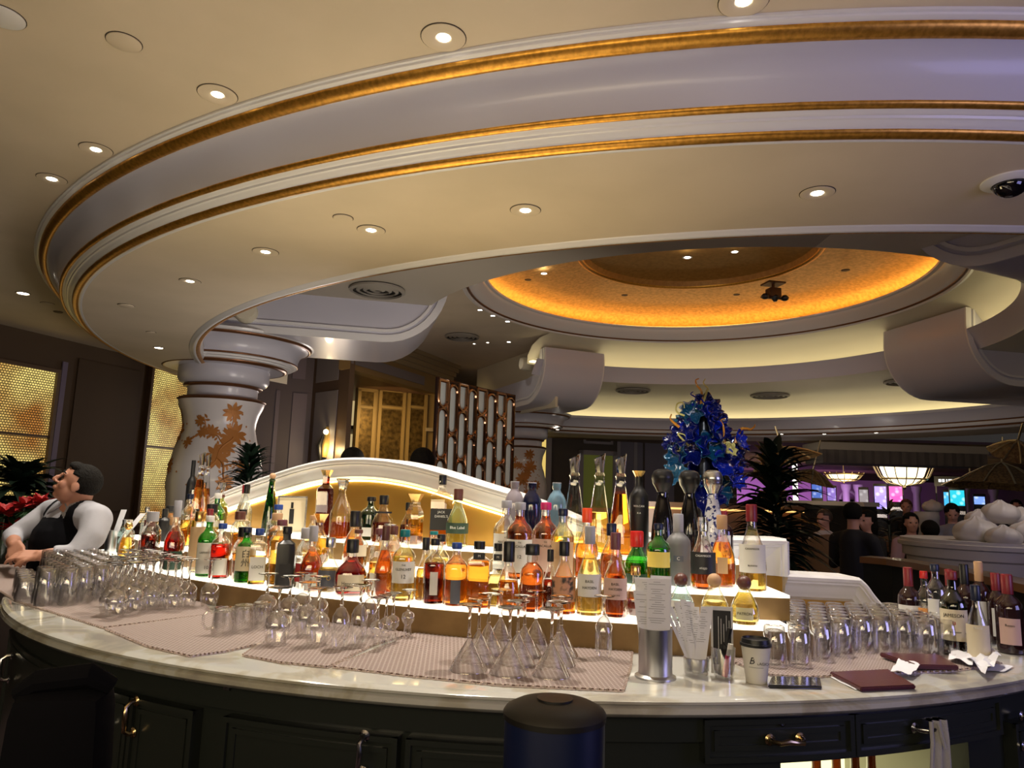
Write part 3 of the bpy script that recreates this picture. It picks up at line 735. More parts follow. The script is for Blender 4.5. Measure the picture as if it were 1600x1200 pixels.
def frame_rect(P0, P1, u0, u1, v0, v1, wpx, m, name, lab, inner=None, cat='wall frame'):
    A = onwall(u0, v0, P0, P1); B = onwall(u1, v0, P0, P1); zb = onwall(u0, v1, P0, P1).z
    e = (B - A); e.z = 0; L = e.length; e.normalize(); ww = wpx * A.y / 1120
    n = Vector((e.y, -e.x, 0))
    t = thing(name, lab, cat, (A.x + n.x * .05, A.y + n.y * .05, zb), math.atan2(e.y, e.x)); h = A.z - zb
    mb = MB()
    for (x, z, sx, sz) in ((L / 2, ww / 2, L, ww), (L / 2, h - ww / 2, L, ww), (ww / 2, h / 2, ww, h), (L - ww / 2, h / 2, ww, h)): mb.box(x, 0, z, sx, .08, sz)
    mb.build('frame', m, t, smooth=False)
    if inner: MB().box(L / 2, .02, h / 2, L - ww, .03, h - ww).build('inset', inner, t, smooth=False)
    return t
GT = MATS['grey_trim']
frame_rect(w0, w1, 904, 963, 703, 800, 7, GT, 'doorway_frame', 'pale frame round a dim olive opening behind the carafes', mat('olive', (.10, .10, .03), .7, emit=(.35, .38, .06), es=.10))  # inset glows faintly; light in the opening is put into its colour
t = frame_rect(w0, w1, 911, 957, 640, 693, 4, GT, 'wall_crest', 'square plaster frame with a medallion above the dim doorway', MATS['dim_brown_wall'])
MB().sweep((0, 0), [(.28, 0), (.34, 0), (.34, .06), (.28, .06)], 0, 2 * PI, 24, closed=True).build('medallion', GT, t).matrix_local = Matrix.Translation((.45, -.05, .75)) @ Matrix.Rotation(PI / 2, 4, 'X')
# ================================================================== island bar
CC = (0.184, 4.667); RC = 2.768; ZC = 1.05
CT = (1.158, 6.584)
def marble(name, c1, c2, rough=.12):
    m, nt, b = _new(name)
    tc = nt.nodes.new('ShaderNodeTexCoord'); n = nt.nodes.new('ShaderNodeTexNoise'); n.inputs['Scale'].default_value = 3.2; n.inputs['Detail'].default_value = 9; n.inputs['Distortion'].default_value = 1.6
    nt.links.new(tc.outputs['Object'], n.inputs['Vector'])
    r = nt.nodes.new('ShaderNodeValToRGB'); e = r.color_ramp.elements
    e[0].position = .36; e[0].color = (*c2, 1); e[1].position = .52; e[1].color = (*c1, 1)
    x = e.new(.47); x.color = ((c1[0] * .86), (c1[1] * .82), (c1[2] * .72), 1)
    nt.links.new(n.outputs['Fac'], r.inputs[0]); nt.links.new(r.outputs[0], b.inputs['Base Color'])
    b.inputs['Roughness'].default_value = rough; b.inputs['Coat Weight'].default_value = .4
    MATS[name] = m; return m
MARBLE = marble('white_marble', (.50, .50, .47), (.31, .29, .26))
mb = MB()
def inner_r(a):                        # where a ray from the counter's centre meets the back of the board
    dx, dy = CC[0] - CT[0], CC[1] - CT[1]; b_ = dx * math.cos(a) + dy * math.sin(a); return -b_ + math.sqrt(b_ * b_ - (dx * dx + dy * dy) + 3.49**2)
rows = []
AA = [a for a in [2 * PI * i / 440 for i in range(440)] if inner_r(a) < RC - .04]
for a in AA:
    ri = inner_r(a)
    pr = [(ri, ZC), (RC - .03, ZC), (RC - .012, ZC - .002), (RC, ZC - .008), (RC, ZC - .014), (RC - .010, ZC - .019), (RC + .004, ZC - .024), (RC + .006, ZC - .036), (RC - .004, ZC - .046), (RC - .03, ZC - .05), (ri, ZC - .05)]
    rows.append([(CC[0] + r * math.cos(a), CC[1] + r * math.sin(a), z) for r, z in pr])
mb.grid(rows, cv=True); mb.face(rows[0]); mb.face(rows[-1][::-1])
ctr = tag(mb.build('bar_counter', MARBLE, angle=40), 'curved white marble bar counter with a rounded lip', 'counter')
CAB = mat('green_black_cabinet', (.020, .024, .021), .34, coat=.15)
CABD = mat('cabinet_shadow', (.004, .005, .004), .6)
BRASS = mat('aged_brass', (.62, .47, .26), .22, 1.0)
CHROME = mat('steel', (.62, .62, .64), .2, 1.0)
CR = 2.715
def cang(u, v=1140, r=CR):
    p = onc(u, v, CC, r); return math.atan2(p.y - CC[1], p.x - CC[0])
def czz(u, v, r=CR): return onc(u, v, CC, r).z
def arcbox(mb, r0, r1, a0, a1, z0, z1, n=10): return mb.sweep(CC, [(r0, z0), (r1, z0), (r1, z1), (r0, z1)], a0, a1, n, closed=True)
def cabinet(u0, u1, lab, parts, cooler=None):
    a0, a1 = cang(u0), cang(u1)
    am = (a0 + a1) / 2
    t = thing('bar_cabinet', lab, 'cabinet', (0, 0, 0), 0, 'cabinets under the bar counter')
    mb = MB()
    if cooler is None: arcbox(mb, CR - .12, CR - .025, a0, a1, 0.0, ZC - .052, 16)
    else:
        q0, q1, zt = cang(cooler[0], 1190), cang(cooler[1], 1180), cooler[2]
        arcbox(mb, CR - .12, CR - .025, a0, a1, zt, ZC - .052, 16); arcbox(mb, CR - .12, CR - .025, a0, q0, 0.0, zt); arcbox(mb, CR - .12, CR - .025, q1, a1, 0, zt, 4)
    mb.build('body', CAB, t, angle=30)
    if cooler is not None:
        mb = MB(); arcbox(mb, CR - .50, CR - .46, q0 - .02, q1 + .02, .1, zt + .03); mb.build('lit_back', mat('cooler_light', (.5, .5, .3), .5, emit=(1.0, .92, .50), es=1.5), t)
        mb = MB(); arcbox(mb, CR - .46, CR - .03, q0, q1, .42, .44); arcbox(mb, CR - .46, CR - .12, q0 - .02, q0, .1, zt); arcbox(mb, CR - .46, CR - .12, q1, q1 + .02, .1, zt); arcbox(mb, CR - .46, CR - .12, q0, q1, zt, zt + .02); mb.build('cooler_lining', mat('cooler_lining', (.45, .44, .35), .5), t)
    mb = MB(); arcbox(mb, CR - .026, CR + .0, a0, a1, .93, ZC - .052, 16); mb.build('top_rail', CAB, t, angle=30)
    for p in parts:
        b0, b1 = cang(p['u'][0]), cang(p['u'][1]); z0, z1 = p['z']
        mb = MB(); arcbox(mb, CR - .026, CR + .004, b0, b1, z0, z1)
        d = mb.build(p.get('name', 'door'), CAB, t, angle=30)
        mb = MB(); s = .028
        g = s / CR
        for q in (0, 1):
            o = q * .028; go = o / CR; rr = CR + (.014 if q == 0 else .009)
            arcbox(mb, CR + .003, rr, b0 + go, b0 + go + g * .5, z0 + o, z1 - o, 2); arcbox(mb, CR + .003, rr, b1 - go - g * .5, b1 - go, z0 + o, z1 - o, 2)
            arcbox(mb, CR + .003, rr, b0 + go, b1 - go, z1 - o - s * .5, z1 - o); arcbox(mb, CR + .003, rr, b0 + go, b1 - go, z0 + o, z0 + o + s * .5)
        mb.build('raised_moulding', CAB, d, angle=30)
        if 'h' in p:
            u, v, vert = p['h']; a = cang(u, v); z = czz(u, v)
            M = Matrix.Translation((CC[0], CC[1], 0)) @ Matrix.Rotation(a, 4, 'Z') @ Matrix.Translation((CR + .012, 0, z))
            if not vert: M = M @ Matrix.Rotation(PI / 2, 4, 'X')
            L = .044
            mb = MB(); pts = [(0.0, 0, L), (.018, 0, L), (.034, 0, L * .75), (.036, .004, L * .2), (.034, 0, -L * .3), (.030, -.003, -L * .8), (.018, 0, -L), (0.0, 0, -L)]
            mb.tube([M @ Vector(q) for q in pts], [.009, .007, .0065, .008, .0065, .0065, .007, .009], 10)
            for zz in (L, -L): mb.lathe([(.014, .0), (.015, .003), (.010, .007)], 14, M=M @ Matrix.Translation((0, 0, zz)) @ Matrix.Rotation(PI / 2, 4, 'Y'))
            mb.build('handle', p.get('hm', CHROME), d)
    return t
ZL, ZH = .12, .915
cabinet(-70, 100, 'dark cabinet at the left end with a slanting door and chrome handle', [dict(u=(-40, 88), z=(ZL, .93), h=(23, 1042, True))])
cabinet(100, 318, 'dark two-door cabinet with one chrome and one brass handle', [dict(u=(118, 203), z=(ZL, ZH), h=(175, 1107, True)), dict(u=(206, 305), z=(ZL, ZH), h=(217, 1118, True), hm=BRASS)])
cabinet(318, 630, 'dark cabinet with one wide hinged door and a chrome handle low on it', [dict(u=(352, 624), z=(ZL, ZH), h=(571, 1175, True))])
cabinet(630, 945, 'dark cabinet with a plain wide panel behind the navy stool', [dict(u=(637, 905), z=(ZL, ZH))])
# drawer unit with lit glass-front cooler below
cabinet(945, 1565, 'dark cabinet with drawer, brass pull and lit cooler opening below', [dict(u=(1098, 1330), z=(czz(1222, 1187), czz(1222, 1120)), name='drawer', h=(1222, 1152, False), hm=BRASS), dict(u=(1332, 1560), z=(czz(1222, 1187), czz(1222, 1120)), name='drawer', h=(1440, 1133, False))], cooler=(1228, 1527, czz(1400, 1181) - .004))
print('cooler z', czz(1400,1183))
cabinet(1565, 1720, 'dark cabinet at the right edge of the photo', [dict(u=(1580, 1700), z=(ZL, .90), h=(1590, 1140, True))])
# latch on the hinged door
a = cang(357, 1071); z = czz(357, 1071)
t = thing('door_latch', 'small square chrome latch plate under the counter lip', 'latch', (CC[0] + (CR + .002) * math.cos(a), CC[1] + (CR + .002) * math.sin(a), z), a)
MB().box(.004, 0, 0, .006, .022, .022, bev=.001).build('plate', mat('dull_steel', (.2, .2, .2), .4, 1), t); MB().ball((.008, 0, 0), .005).build('stud', CHROME, t)
# keyhole ring
a = cang(1219, 1128); z = czz(1219, 1128)
t = thing('drawer_lock', 'small round lock above the brass drawer pull', 'lock', (CC[0] + (CR + .008) * math.cos(a), CC[1] + (CR + .008) * math.sin(a), z), a)
MB().lathe([(.009, 0), (.009, .004), (.006, .006), (.001, .004)], 16, M=Matrix.Rotation(PI / 2, 4, 'Y')).build('barrel', mat('dark_metal', (.03, .03, .03), .4, .8), t)

# ------------------------------------------------------------------ lit tiers
SHELF = mat('lit_acrylic', (.8, .8, .8), .3, emit=(1.0, .92, .74), es=1.75)
RISER = mat('bronze_riser', (.26, .16, .06), .42, .5, noise=(7, (.20, .12, .04)))
TA = (D(211.8), D(267.4))
def tier_step(r1, z0, z1, a0, a1, lab):
    t = thing('bottle_step', lab, 'bottle shelf', (0, 0, 0), 0)
    MB().sweep(CT, [(3.61, z0), (r1, z0), (r1, z1 - .010), (3.61, z1 - .010)], a0, a1, 64, closed=True).build('riser', RISER, t, angle=30)
    MB().sweep(CT, [(3.61, z1 - .0095), (r1 + .004, z1 - .0095), (r1 + .004, z1), (3.61, z1)], a0, a1, 64, closed=True).build('lit_top', SHELF, t, angle=30)
tier_step(4.205, ZC + .0005, 1.15, TA[0], D(266.9), 'lowest lit bottle step standing on the marble')
tier_step(4.05, 1.1505, 1.235, TA[0], TA[1], 'middle lit bottle step')
tier_step(3.80, 1.2355, 1.32, TA[0], D(266.3), 'highest lit bottle step against the gold board')

# ------------------------------------------------------------------ gold back board with white moulding
RB = 3.58
trace = [(262, 818), (300, 800), (340, 783), (380, 766), (430, 748), (480, 731), (520, 722), (560, 719), (600, 720), (640, 726), (680, 735), (720, 748), (752, 758), (786, 768), (818, 777), (855, 791), (890, 806), (930, 822), (970, 834), (1040, 841), (1120, 843), (1190, 844), (1221, 845)]
trace2 = [(1222, 899), (1260, 901), (1300, 903), (1332, 905)]
trace3 = [(1342, 914), (1350, 926), (1361, 940), (1375, 953), (1395, 963), (1420, 968)]
def tozz(pts):
    o = []
    for u, v in pts:
        p = onc(u, v, CT, RB); o.append((math.atan2(p.y - CT[1], p.x - CT[0]), p.z))
    return o
T1, T2, T3 = tozz(trace), tozz(trace2), tozz(trace3)
aS = T1[-1][0]
T2[0] = (aS, T2[0][1])
path = T1 + T2 + T3
path = [(a if a > 0 else a + 2 * PI, max(z, ZC + .06)) for a, z in path]
GOLDB = bpy.data.materials.new('brushed_gold_board'); GOLDB.use_nodes = True; MATS['gb'] = GOLDB
b = GOLDB.node_tree.nodes['Principled BSDF']; b.inputs['Base Color'].default_value = (.60, .34, .07, 1); b.inputs['Metallic'].default_value = .7; b.inputs['Roughness'].default_value = .42
nt = GOLDB.node_tree; tc = nt.nodes.new('ShaderNodeTexCoord'); mp = nt.nodes.new('ShaderNodeMapping'); mp.inputs['Scale'].default_value = (1, 1, 60)
n = nt.nodes.new('ShaderNodeTexNoise'); n.inputs['Scale'].default_value = 3; bp = nt.nodes.new('ShaderNodeBump'); bp.inputs['Strength'].default_value = .25
nt.links.new(tc.outputs['Object'], mp.inputs[0]); nt.links.new(mp.outputs[0], n.inputs['Vector']); nt.links.new(n.outputs['Fac'], bp.inputs['Height']); nt.links.new(bp.outputs[0], b.inputs['Normal'])
t = thing('back_board', 'arched gold back board with thick white moulding behind the bottles', 'back panel', (0, 0, 0))
def cyl(a, z, r): return (CT[0] + r * math.cos(a), CT[1] + r * math.sin(a), z)
def dense(P, n=4):
    o = []
    for (a, z), (b2, y) in zip(P, P[1:]):
        for i in range(n): k = i / n; o.append((a + (b2 - a) * k, z + (y - z) * k))
    return o + [P[-1]]
def smoothp(P, it=6):
    P = list(P)
    for _ in range(it):
        P = [P[0]] + [((P[i - 1][0] + 2 * P[i][0] + P[i + 1][0]) / 4, (P[i - 1][1] + 2 * P[i][1] + P[i + 1][1]) / 4) for i in range(1, len(P) - 1)] + [P[-1]]
    return P
segA = smoothp(dense(path[:len(T1)])); segB = dense(path[len(T1):len(T1) + len(T2)]); segC = smoothp(dense(path[len(T1) + len(T2) - 1:]), 2)
pa = segA + segB + segC[1:]
mb = MB()
rows = [[cyl(a, ZC, 3.50), cyl(a, z - .02, 3.50), cyl(a, z - .02, RB), cyl(a, ZC, RB)] for a, z in pa]
mb.grid(rows, cv=True); mb.face(rows[0]); mb.face(rows[-1][::-1]); mb.build('gold_board', GOLDB, t, angle=30)
# moulding: profile across the path (w = distance below the edge, d = projection towards the viewer)
prof = [(-.012, -.11), (-.012, .052), (-.002, .060), (.010, .058), (.016, .050), (.022, .050), (.026, .040), (.040, .030), (.058, .028), (.066, .020), (.078, .018), (.086, .006), (.090, .0)]
def moulding(P, nm, off=0.0, wscale=1.0):
    rows = []
    for i, (a, z) in enumerate(P):
        a0, z0 = P[max(i - 1, 0)]; a1, z1 = P[min(i + 1, len(P) - 1)]
        tx, tz = (a1 - a0) * RB, z1 - z0; L = math.hypot(tx, tz) or 1
        nx, nz = tz / L, -tx / L           # pointing below / inside the edge
        rows.append([cyl(a + (w * wscale) * nx / RB, z + (w * wscale) * nz, RB + d) for w, d in prof])
    mb = MB(); mb.grid(rows); mb.face(rows[0]); mb.face(rows[-1][::-1]); return mb.build(nm, WHITE, t, angle=40)
moulding(segA, 'arch_moulding')
aB = aS
moulding([(aS - .0, segA[-1][1] + .0), (aS - .0005, segB[0][1] - .0)], 'step_moulding', wscale=1.0)
moulding(segB, 'low_moulding'); moulding(segC, 'sweep_moulding', wscale=.8)
def ribbon(P, w0, w1, r, m, nm, rad=.004):
    pts = []
    for i, (a, z) in enumerate(P):
        a0, z0 = P[max(i - 1, 0)]; a1, z1 = P[min(i + 1, len(P) - 1)]
        tx, tz = (a1 - a0) * RB, z1 - z0; L = math.hypot(tx, tz) or 1
        pts.append(cyl(a + w0 * tz / L / RB, z - w0 * tx / L, r))
    return MB().tube(pts, rad, 6).build(nm, m, t)
ribbon(segA[2:len(segA) - 10], .098, .1, RB + .010, emis('warm_led', (1.0, .80, .36), 10), 'led_strip')

# ------------------------------------------------------------------ bar mats
MATM = bpy.data.materials.new('grid_mat'); MATM.use_nodes = True; nt = MATM.node_tree; b = nt.nodes['Principled BSDF']
tc = nt.nodes.new('ShaderNodeTexCoord'); mp = nt.nodes.new('ShaderNodeMapping'); mp.inputs['Rotation'].default_value = (0, 0, .55)
br = nt.nodes.new('ShaderNodeTexBrick'); br.inputs['Scale'].default_value = 1; br.inputs['Brick Width'].default_value = .016; br.inputs['Row Height'].default_value = .011; br.inputs['Mortar Size'].default_value = .0022
br.inputs['Color1'].default_value = (.16, .095, .085, 1); br.inputs['Color2'].default_value = (.14, .08, .07, 1); br.inputs['Mortar'].default_value = (.38, .32, .29, 1)
nt.links.new(tc.outputs['Object'], mp.inputs[0]); nt.links.new(mp.outputs[0], br.inputs['Vector']); nt.links.new(br.outputs['Color'], b.inputs['Base Color'])
bp = nt.nodes.new('ShaderNodeBump'); bp.inputs['Strength'].default_value = .8; bp.inputs['Distance'].default_value = .002
nt.links.new(br.outputs['Fac'], bp.inputs['Height']); nt.links.new(bp.outputs[0], b.inputs['Normal']); b.inputs['Roughness'].default_value = .55
ZM = ZC + .007
def bar_mat(px, lab, world=False):
    P = [onz(u, v, ZM) for u, v in px] if not world else [Vector(p) for p in px]
    Q = []
    for i in range(len(P)):
        for k in range(8):
            q = P[i].lerp(P[(i + 1) % len(P)], k / 8); d = Vector((q.x - CT[0], q.y - CT[1])); rr = 4.215 if math.atan2(d.y, d.x) % (2 * PI) < D(267.2) else 3.66
            if d.length < rr: d = d.normalized() * rr; q = Vector((CT[0] + d.x, CT[1] + d.y, q.z))
            Q.append(q)
    P = Q
    t = thing('bar_mat', lab, 'bar mat', (0, 0, ZC + .0005), 0, 'rubber grid mats on the counter')
    MB().prism([(p.x, p.y) for p in P], .0, .006).build('mat_sheet', MATM, t, smooth=False)
    mb = MB(); n = len(P); c = sum((Vector((p.x, p.y)) for p in P), Vector((0, 0))) / n
    for i in range(n):
        a, b2 = Vector((P[i].x, P[i].y)), Vector((P[(i + 1) % n].x, P[(i + 1) % n].y)); L = (b2 - a).length; k = max(int(L / .016), 1)
        
        ang = math.atan2((b2 - a).y, (b2 - a).x); m_ = (a + b2) / 2; mb.box(m_.x, m_.y, .0012, L + .004, .010, .0022, rz=ang); out = Vector(((b2 - a).y, -(b2 - a).x)).normalized()
        if out.dot((a + b2) / 2 - c) < 0: out = -out
        for j in range(k):
            q = a + (b2 - a) * ((j + .5) / k) + out * .003
            mb.box(q.x, q.y, .0035, .006, .008, .006, rz=ang)
    mb.build('studded_edge', mat('mat_edge', (.52, .42, .38), .25, coat=.3), t, smooth=False)
    return t
bar_mat([(-60, 925), (0, 921), (28, 938), (163, 979), (330, 958), (300, 915), (160, 886), (-60, 880)], 'grid mat at the left end under the upturned tumblers')
bar_mat([(166, 981), (232, 1008), (298, 1023), (352, 1016), (412, 1003), (440, 972), (400, 945), (335, 958)], 'grid mat below the three glass mugs')
bar_mat([(381, 1022), (440, 1033), (512, 1040), (585, 1005), (640, 990), (560, 965), (455, 972)], 'grid mat under the goblets and grappa glasses')
bar_mat([(522, 1040), (640, 1054), (780, 1068), (972, 1077), (984, 1040), (988, 1003), (840, 1000), (652, 988)], 'largest grid mat, under the martini glasses')
bar_mat([(1100, 1016), (1200, 1052), (1260, 1056), (1330, 1052), (1490, 1046), (1565, 1036), (1480, 1000), (1400, 980), (1290, 972), (1200, 975)], 'grid mat at right under the crowd of tumblers')
# ================================================================== bottles
GL = dict(clear=thin('glass_clear', (.97, .98, .97), .20), green=thin('glass_green', (.16, .55, .13), .16), dgreen=thin('glass_dark_green', (.05, .22, .06), .16),
          olive=thin('glass_olive', (.55, .62, .18), .16), brown=thin('glass_brown', (.30, .12, .04), .16), smoke=thin('glass_smoke', (.10, .09, .09), .2), pale=thin('glass_pale_blue', (.80, .95, .95), .2))
LQ = dict(amber=liquid('amber_spirit', (.96, .62, .20)), gold=liquid('gold_spirit', (.96, .74, .28)), pale=liquid('pale_spirit', (.98, .89, .52)), dark=liquid('dark_spirit', (.72, .33, .10)),
          red=liquid('red_spirit', (.66, .09, .045)), deep=liquid('deep_red_spirit', (.42, .10, .045)), orange=liquid('orange_spirit', (.96, .58, .17)), clear=liquid('clear_spirit', (.97, .98, .97)),
          lime=liquid('green_tinted_spirit', (.60, .95, .25)), brown=liquid('brown_spirit', (.38, .14, .05)))
def cm(name, c, r=.4, me=0.0): return mat(name, c, r, me)
CAPS = dict(black=cm('cap_black', (.008, .008, .009), .35), white=cm('cap_white', (.75, .74, .70)), red=cm('cap_red', (.55, .02, .015), .3), dred=cm('cap_wine_red', (.20, .015, .02), .35), blue=cm('cap_blue', (.02, .06, .28), .35),
            gold=cm('cap_gold', (.75, .50, .18), .25, 1), silver=cm('cap_silver', (.7, .7, .68), .25, 1), teal=cm('cap_teal', (.0, .16, .17), .4), wood=cm('cap_wood', (.62, .36, .18), .5), cork=cm('cap_cork', (.50, .30, .16), .6),
            pink=cm('cap_pink', (.55, .02, .14), .35), brown=cm('cap_brown', (.10, .03, .02), .4), grey=cm('cap_grey', (.36, .36, .40), .4), orange=cm('cap_orange_red', (.85, .08, .02), .35), crystal=liquid('cap_crystal', (.98, .98, .98), 1.5), maroon=cm('cap_maroon', (.16, .05, .06), .4), dblue=cm('cap_dark_blue', (.01, .015, .04), .3))
LBS = dict(cream=cm('label_cream', (.74, .66, .48), .6), white=cm('label_white', (.74, .73, .68), .6), black=cm('label_black', (.01, .01, .012), .45), grey=cm('label_grey', (.10, .11, .14), .5), red=cm('label_red', (.28, .015, .015), .5),
           pink=cm('label_rose', (.62, .42, .36), .6), teal=cm('label_teal', (.02, .25, .27), .5), yellow=cm('label_yellow', (.75, .60, .12), .5), tan=cm('label_tan', (.60, .40, .22), .6), dgreen=cm('label_dark_green', (.02, .05, .03), .5), blue=cm('label_blue', (.03, .16, .45), .5),
           purple=cm('label_mauve', (.28, .20, .24), .5), orange=cm('label_orange', (.75, .32, .08), .5), bison=mat('label_painting', (.55, .28, .16), .6, noise=(38, (.05, .04, .03), .45, .58)), ylo=cm('label_pale_yellow', (.72, .68, .40), .6))
INK = mat('ink', (.015, .015, .015), .6); INKW = mat('white_ink', (.8, .8, .76), .5); INKR = mat('red_ink', (.45, .03, .02), .5); INKG = mat('gold_ink', (.6, .4, .12), .4, .6)
SHAPES = dict(
    std=([(.9, 0), (1, .02), (1, .58), (.97, .63), (.80, .69), (.50, .74), (.38, .78), (.34, .82), (.34, .94)], .90, .42),
    tall=([(.9, 0), (1, .02), (1, .66), (.93, .71), (.62, .77), (.42, .81), (.38, .84), (.38, .95)], .91, .46),
    wine=([(.9, 0), (1, .02), (1, .56), (.96, .62), (.75, .68), (.48, .72), (.40, .76), (.38, .98)], .74, .43),
    slope=([(.9, 0), (1, .02), (1, .36), (.92, .46), (.66, .58), (.44, .68), (.34, .76), (.32, .94)], .80, .42),
    round=([(.55, 0), (.85, .04), (1, .18), (1, .30), (.85, .46), (.52, .58), (.30, .66), (.28, .84)], .82, .45),
    cognac=([(.85, 0), (.95, .03), (1, .20), (.98, .40), (.80, .50), (.42, .60), (.30, .70), (.30, .90)], .76, .38),
    square=([(.92, 0), (1, .015), (1, .66), (.94, .72), (.60, .76), (.44, .78), (.42, .80), (.42, .92)], .88, .50),
    jd=([(.92, 0), (1, .015), (1, .64), (.94, .70), (.60, .745), (.36, .765), (.30, .79), (.34, .82), (.28, .86), (.28, .92)], .86, .33),
    short=([(.92, 0), (1, .02), (1, .56), (.95, .62), (.70, .68), (.46, .72), (.44, .86)], .84, .60),
    cone=([(1, 0), (1, .02), (.92, .20), (.70, .45), (.45, .68), (.38, .78), (.44, .80), (.38, .82), (.34, .83)], .83, .42),
    clase=([(.80, 0), (.86, .02), (.95, .10), (1.0, .22), (.92, .36), (.74, .52), (.54, .64), (.44, .70), (.46, .74)], .73, .9),
    flute=([(.95, 0), (1, .02), (.92, .20), (.80, .45), (.60, .65), (.45, .78), (.40, .85), (.40, .93)], .92, .45),
    bell=([(.9, 0), (1, .03), (1, .22), (.92, .38), (.62, .55), (.42, .64), (.40, .68), (.40, .74)], .70, .5),
    jar=([(.9, 0), (1, .03), (1, .58), (.92, .66), (.74, .72), (.60, .76), (.60, .84)], .82, .62),
    flask=([(.92, 0), (1, .02), (1, .66), (.94, .74), (.70, .82), (.45, .86), (.38, .89), (.44, .92), (.46, .99)], .985, .46))
ROWR = dict(A=(4.131, 1.15), B=(3.935, 1.235), C=(3.715, 1.32))
BOT = []
def build_bottle(t, shape, Hh, R, liq, fill, glass, cap, sq=0.0, lb=None, opaque=None, sy=1.0, capkind=None, n=20, ribs=0):
    prof, cz, cr = SHAPES[shape]
    P = [(r * R, z * Hh) for r, z in prof]
    body = MB().lathe(P, n, sq=sq, sy=sy)
    o = body.build('bottle_glass', opaque or GL[glass], t)
    if not opaque and liq:
        f = fill; Q = []
        for (r0, z0), (r1, z1) in zip(prof, prof[1:]):
            if z0 <= f: Q.append((r0 * R * .93, max(z0, .02) * Hh))
            if z0 <= f < z1:
                k = (f - z0) / (z1 - z0); Q.append(((r0 + (r1 - r0) * k) * R * .93, f * Hh))
        if len(Q) > 1: MB().lathe(Q, n, sq=sq, sy=sy).build('liquid', LQ[liq], t)
    cm_ = CAPS[cap] if isinstance(cap, str) else cap
    if cap:
        r = cr * R; z = cz * Hh
        if capkind == 'ball': MB().ball((0, 0, z + r * .85), r, seg=20, rings=12).build('stopper', cm_, t)
        elif capkind == 'crystal': MB().lathe([(r * .7, z), (r * .8, z + .2 * (Hh - z)), (r * 1.25, Hh * .985), (r * 1.3, Hh), (r * .4, Hh)], 10, rot=.3).build('stopper', cm_, t)
        elif capkind == 'flat': MB().lathe([(r, z), (r, Hh), (r * .9, Hh + .001)], 20).build('cap', cm_, t)
        elif capkind == 'dome':
            MB().lathe([(q * R, w_ * Hh) for q, w_ in ((.46, .735), (.58, .77), (.84, .83), (.90, .86), (.90, .875), (.94, .885), (.92, .93), (.75, .975), (.4, .997), (.01, 1.0))], 28).build('stopper', cm_, t)
        elif capkind == 'crown':
            mb = MB().lathe([(r * .8, z), (r * .9, z + .35 * (Hh - z)), (r * 1.5, Hh), (r * .6, Hh * .99)], 8, rot=.2); mb.build('stopper', cm_, t)
        elif capkind == 'slant':
            mb = MB().lathe([(r * .8, z), (r * .95, z + .5 * (Hh - z)), (r * 1.15, Hh)], 12, sq=.4)
            for v in mb.bm.verts:
                if v.co.z > Hh * .99: v.co.z += v.co.x * .55
            mb.build('stopper', cm_, t)
        else: MB().lathe([(r * .98, z), (r, z + .003), (r, Hh - .004), (r * .9, Hh)], 18).build('cap', cm_, t)
    if lb:
        lc, z0, z1, aw = lb[:4]; z0 *= Hh; z1 *= Hh; lm = LBS[lc]
        rr = R * 1.012
        mb = MB()
        if sq > 0:
            wdt = R * aw; mb.box(0, -R * sy * 1.0 - .0009, (z0 + z1) / 2, wdt * 2, .0014, z1 - z0)
            lo = mb.build('label', lm, t, smooth=False)
        else:
            m_ = 12; rows = []
            for i in range(m_ + 1):
                a = -aw + 2 * aw * i / m_
                rows.append([(rr * math.sin(a), -rr * math.cos(a) * sy, z0), (rr * math.sin(a), -rr * math.cos(a) * sy, z1)])
            mb.grid(rows); lo = mb.build('label', lm, t)
        for (s, size, zc, m2, *rest) in lb[4:]:
            sxx = rest[0] if rest else 1.0
            text(s, size, m2, lo, (0, -R * sy * (1.012 if sq == 0 else 1.0) - .0018 , zc * Hh) if sq > 0 else (0, -rr - .0006, zc * Hh), bend=None if sq > 0 else rr, sx=sxx)
    return t
def B(u, vt, row, R, shape, liq, fill, glass, cap, lab, **kw):
    BOT.append(dict(R0=R, u=u, vt=vt, row=row, R=R, shape=shape, liq=liq, fill=fill, glass=glass, cap=cap, lab=lab, kw=kw))
# ---- lowest step
B(183, 812, 'A', .040, 'jar', 'clear', .3, 'pale', 'silver', 'clear handled jar at the far left end of the lowest step', capkind='flat')
B(200, 808, 'A', .038, 'bell', 'gold', .5, 'clear', 'gold', 'small yellow-tinted bottle beside the clear jar at far left', capkind='ball')
B(218, 812, 'A', .042, 'short', 'deep', .5, 'clear', 'brown', 'squat deep red bottle, first of the red ones at left')
B(237, 800, 'A', .042, 'jar', 'deep', .56, 'clear', 'grey', 'wide deep red decanter near the left end', capkind='flat')
B(256, 806, 'A', .040, 'round', 'red', .5, 'clear', 'wood', 'round faceted bottle with red spirit left of the tall red pear', n=8)
B(275, 782, 'A', .045, 'cognac', 'red', .55, 'clear', 'grey', 'bright red pear-shaped bottle with a dark emblem near its foot', lb=('dgreen', .02, .28, .9, ('M', .022, .15, INKW)))
B(297, 799, 'A', .036, 'short', 'pale', .6, 'clear', 'gold', 'slim bottle with gold lattice pattern', lb=('tan', .1, .75, 1.2))
B(312, 795, 'A', .030, 'slope', 'orange', .35, 'clear', 'dred', 'small rosy bottle with wine-red neck beside the lattice one')
B(328, 806, 'A', .040, 'std', 'lime', .6, 'green', 'white', 'green single malt bottle with white label and white cap', lb=('white', .06, .56, 1.25, ('LAPHROAIG', .0125, .40, INK), ('10', .02, .16, INK)))
B(349, 818, 'A', .040, 'std', 'red', .62, 'clear', 'blue', 'red spirit bottle with a blue capsule', lb=('white', .08, .38, .7))
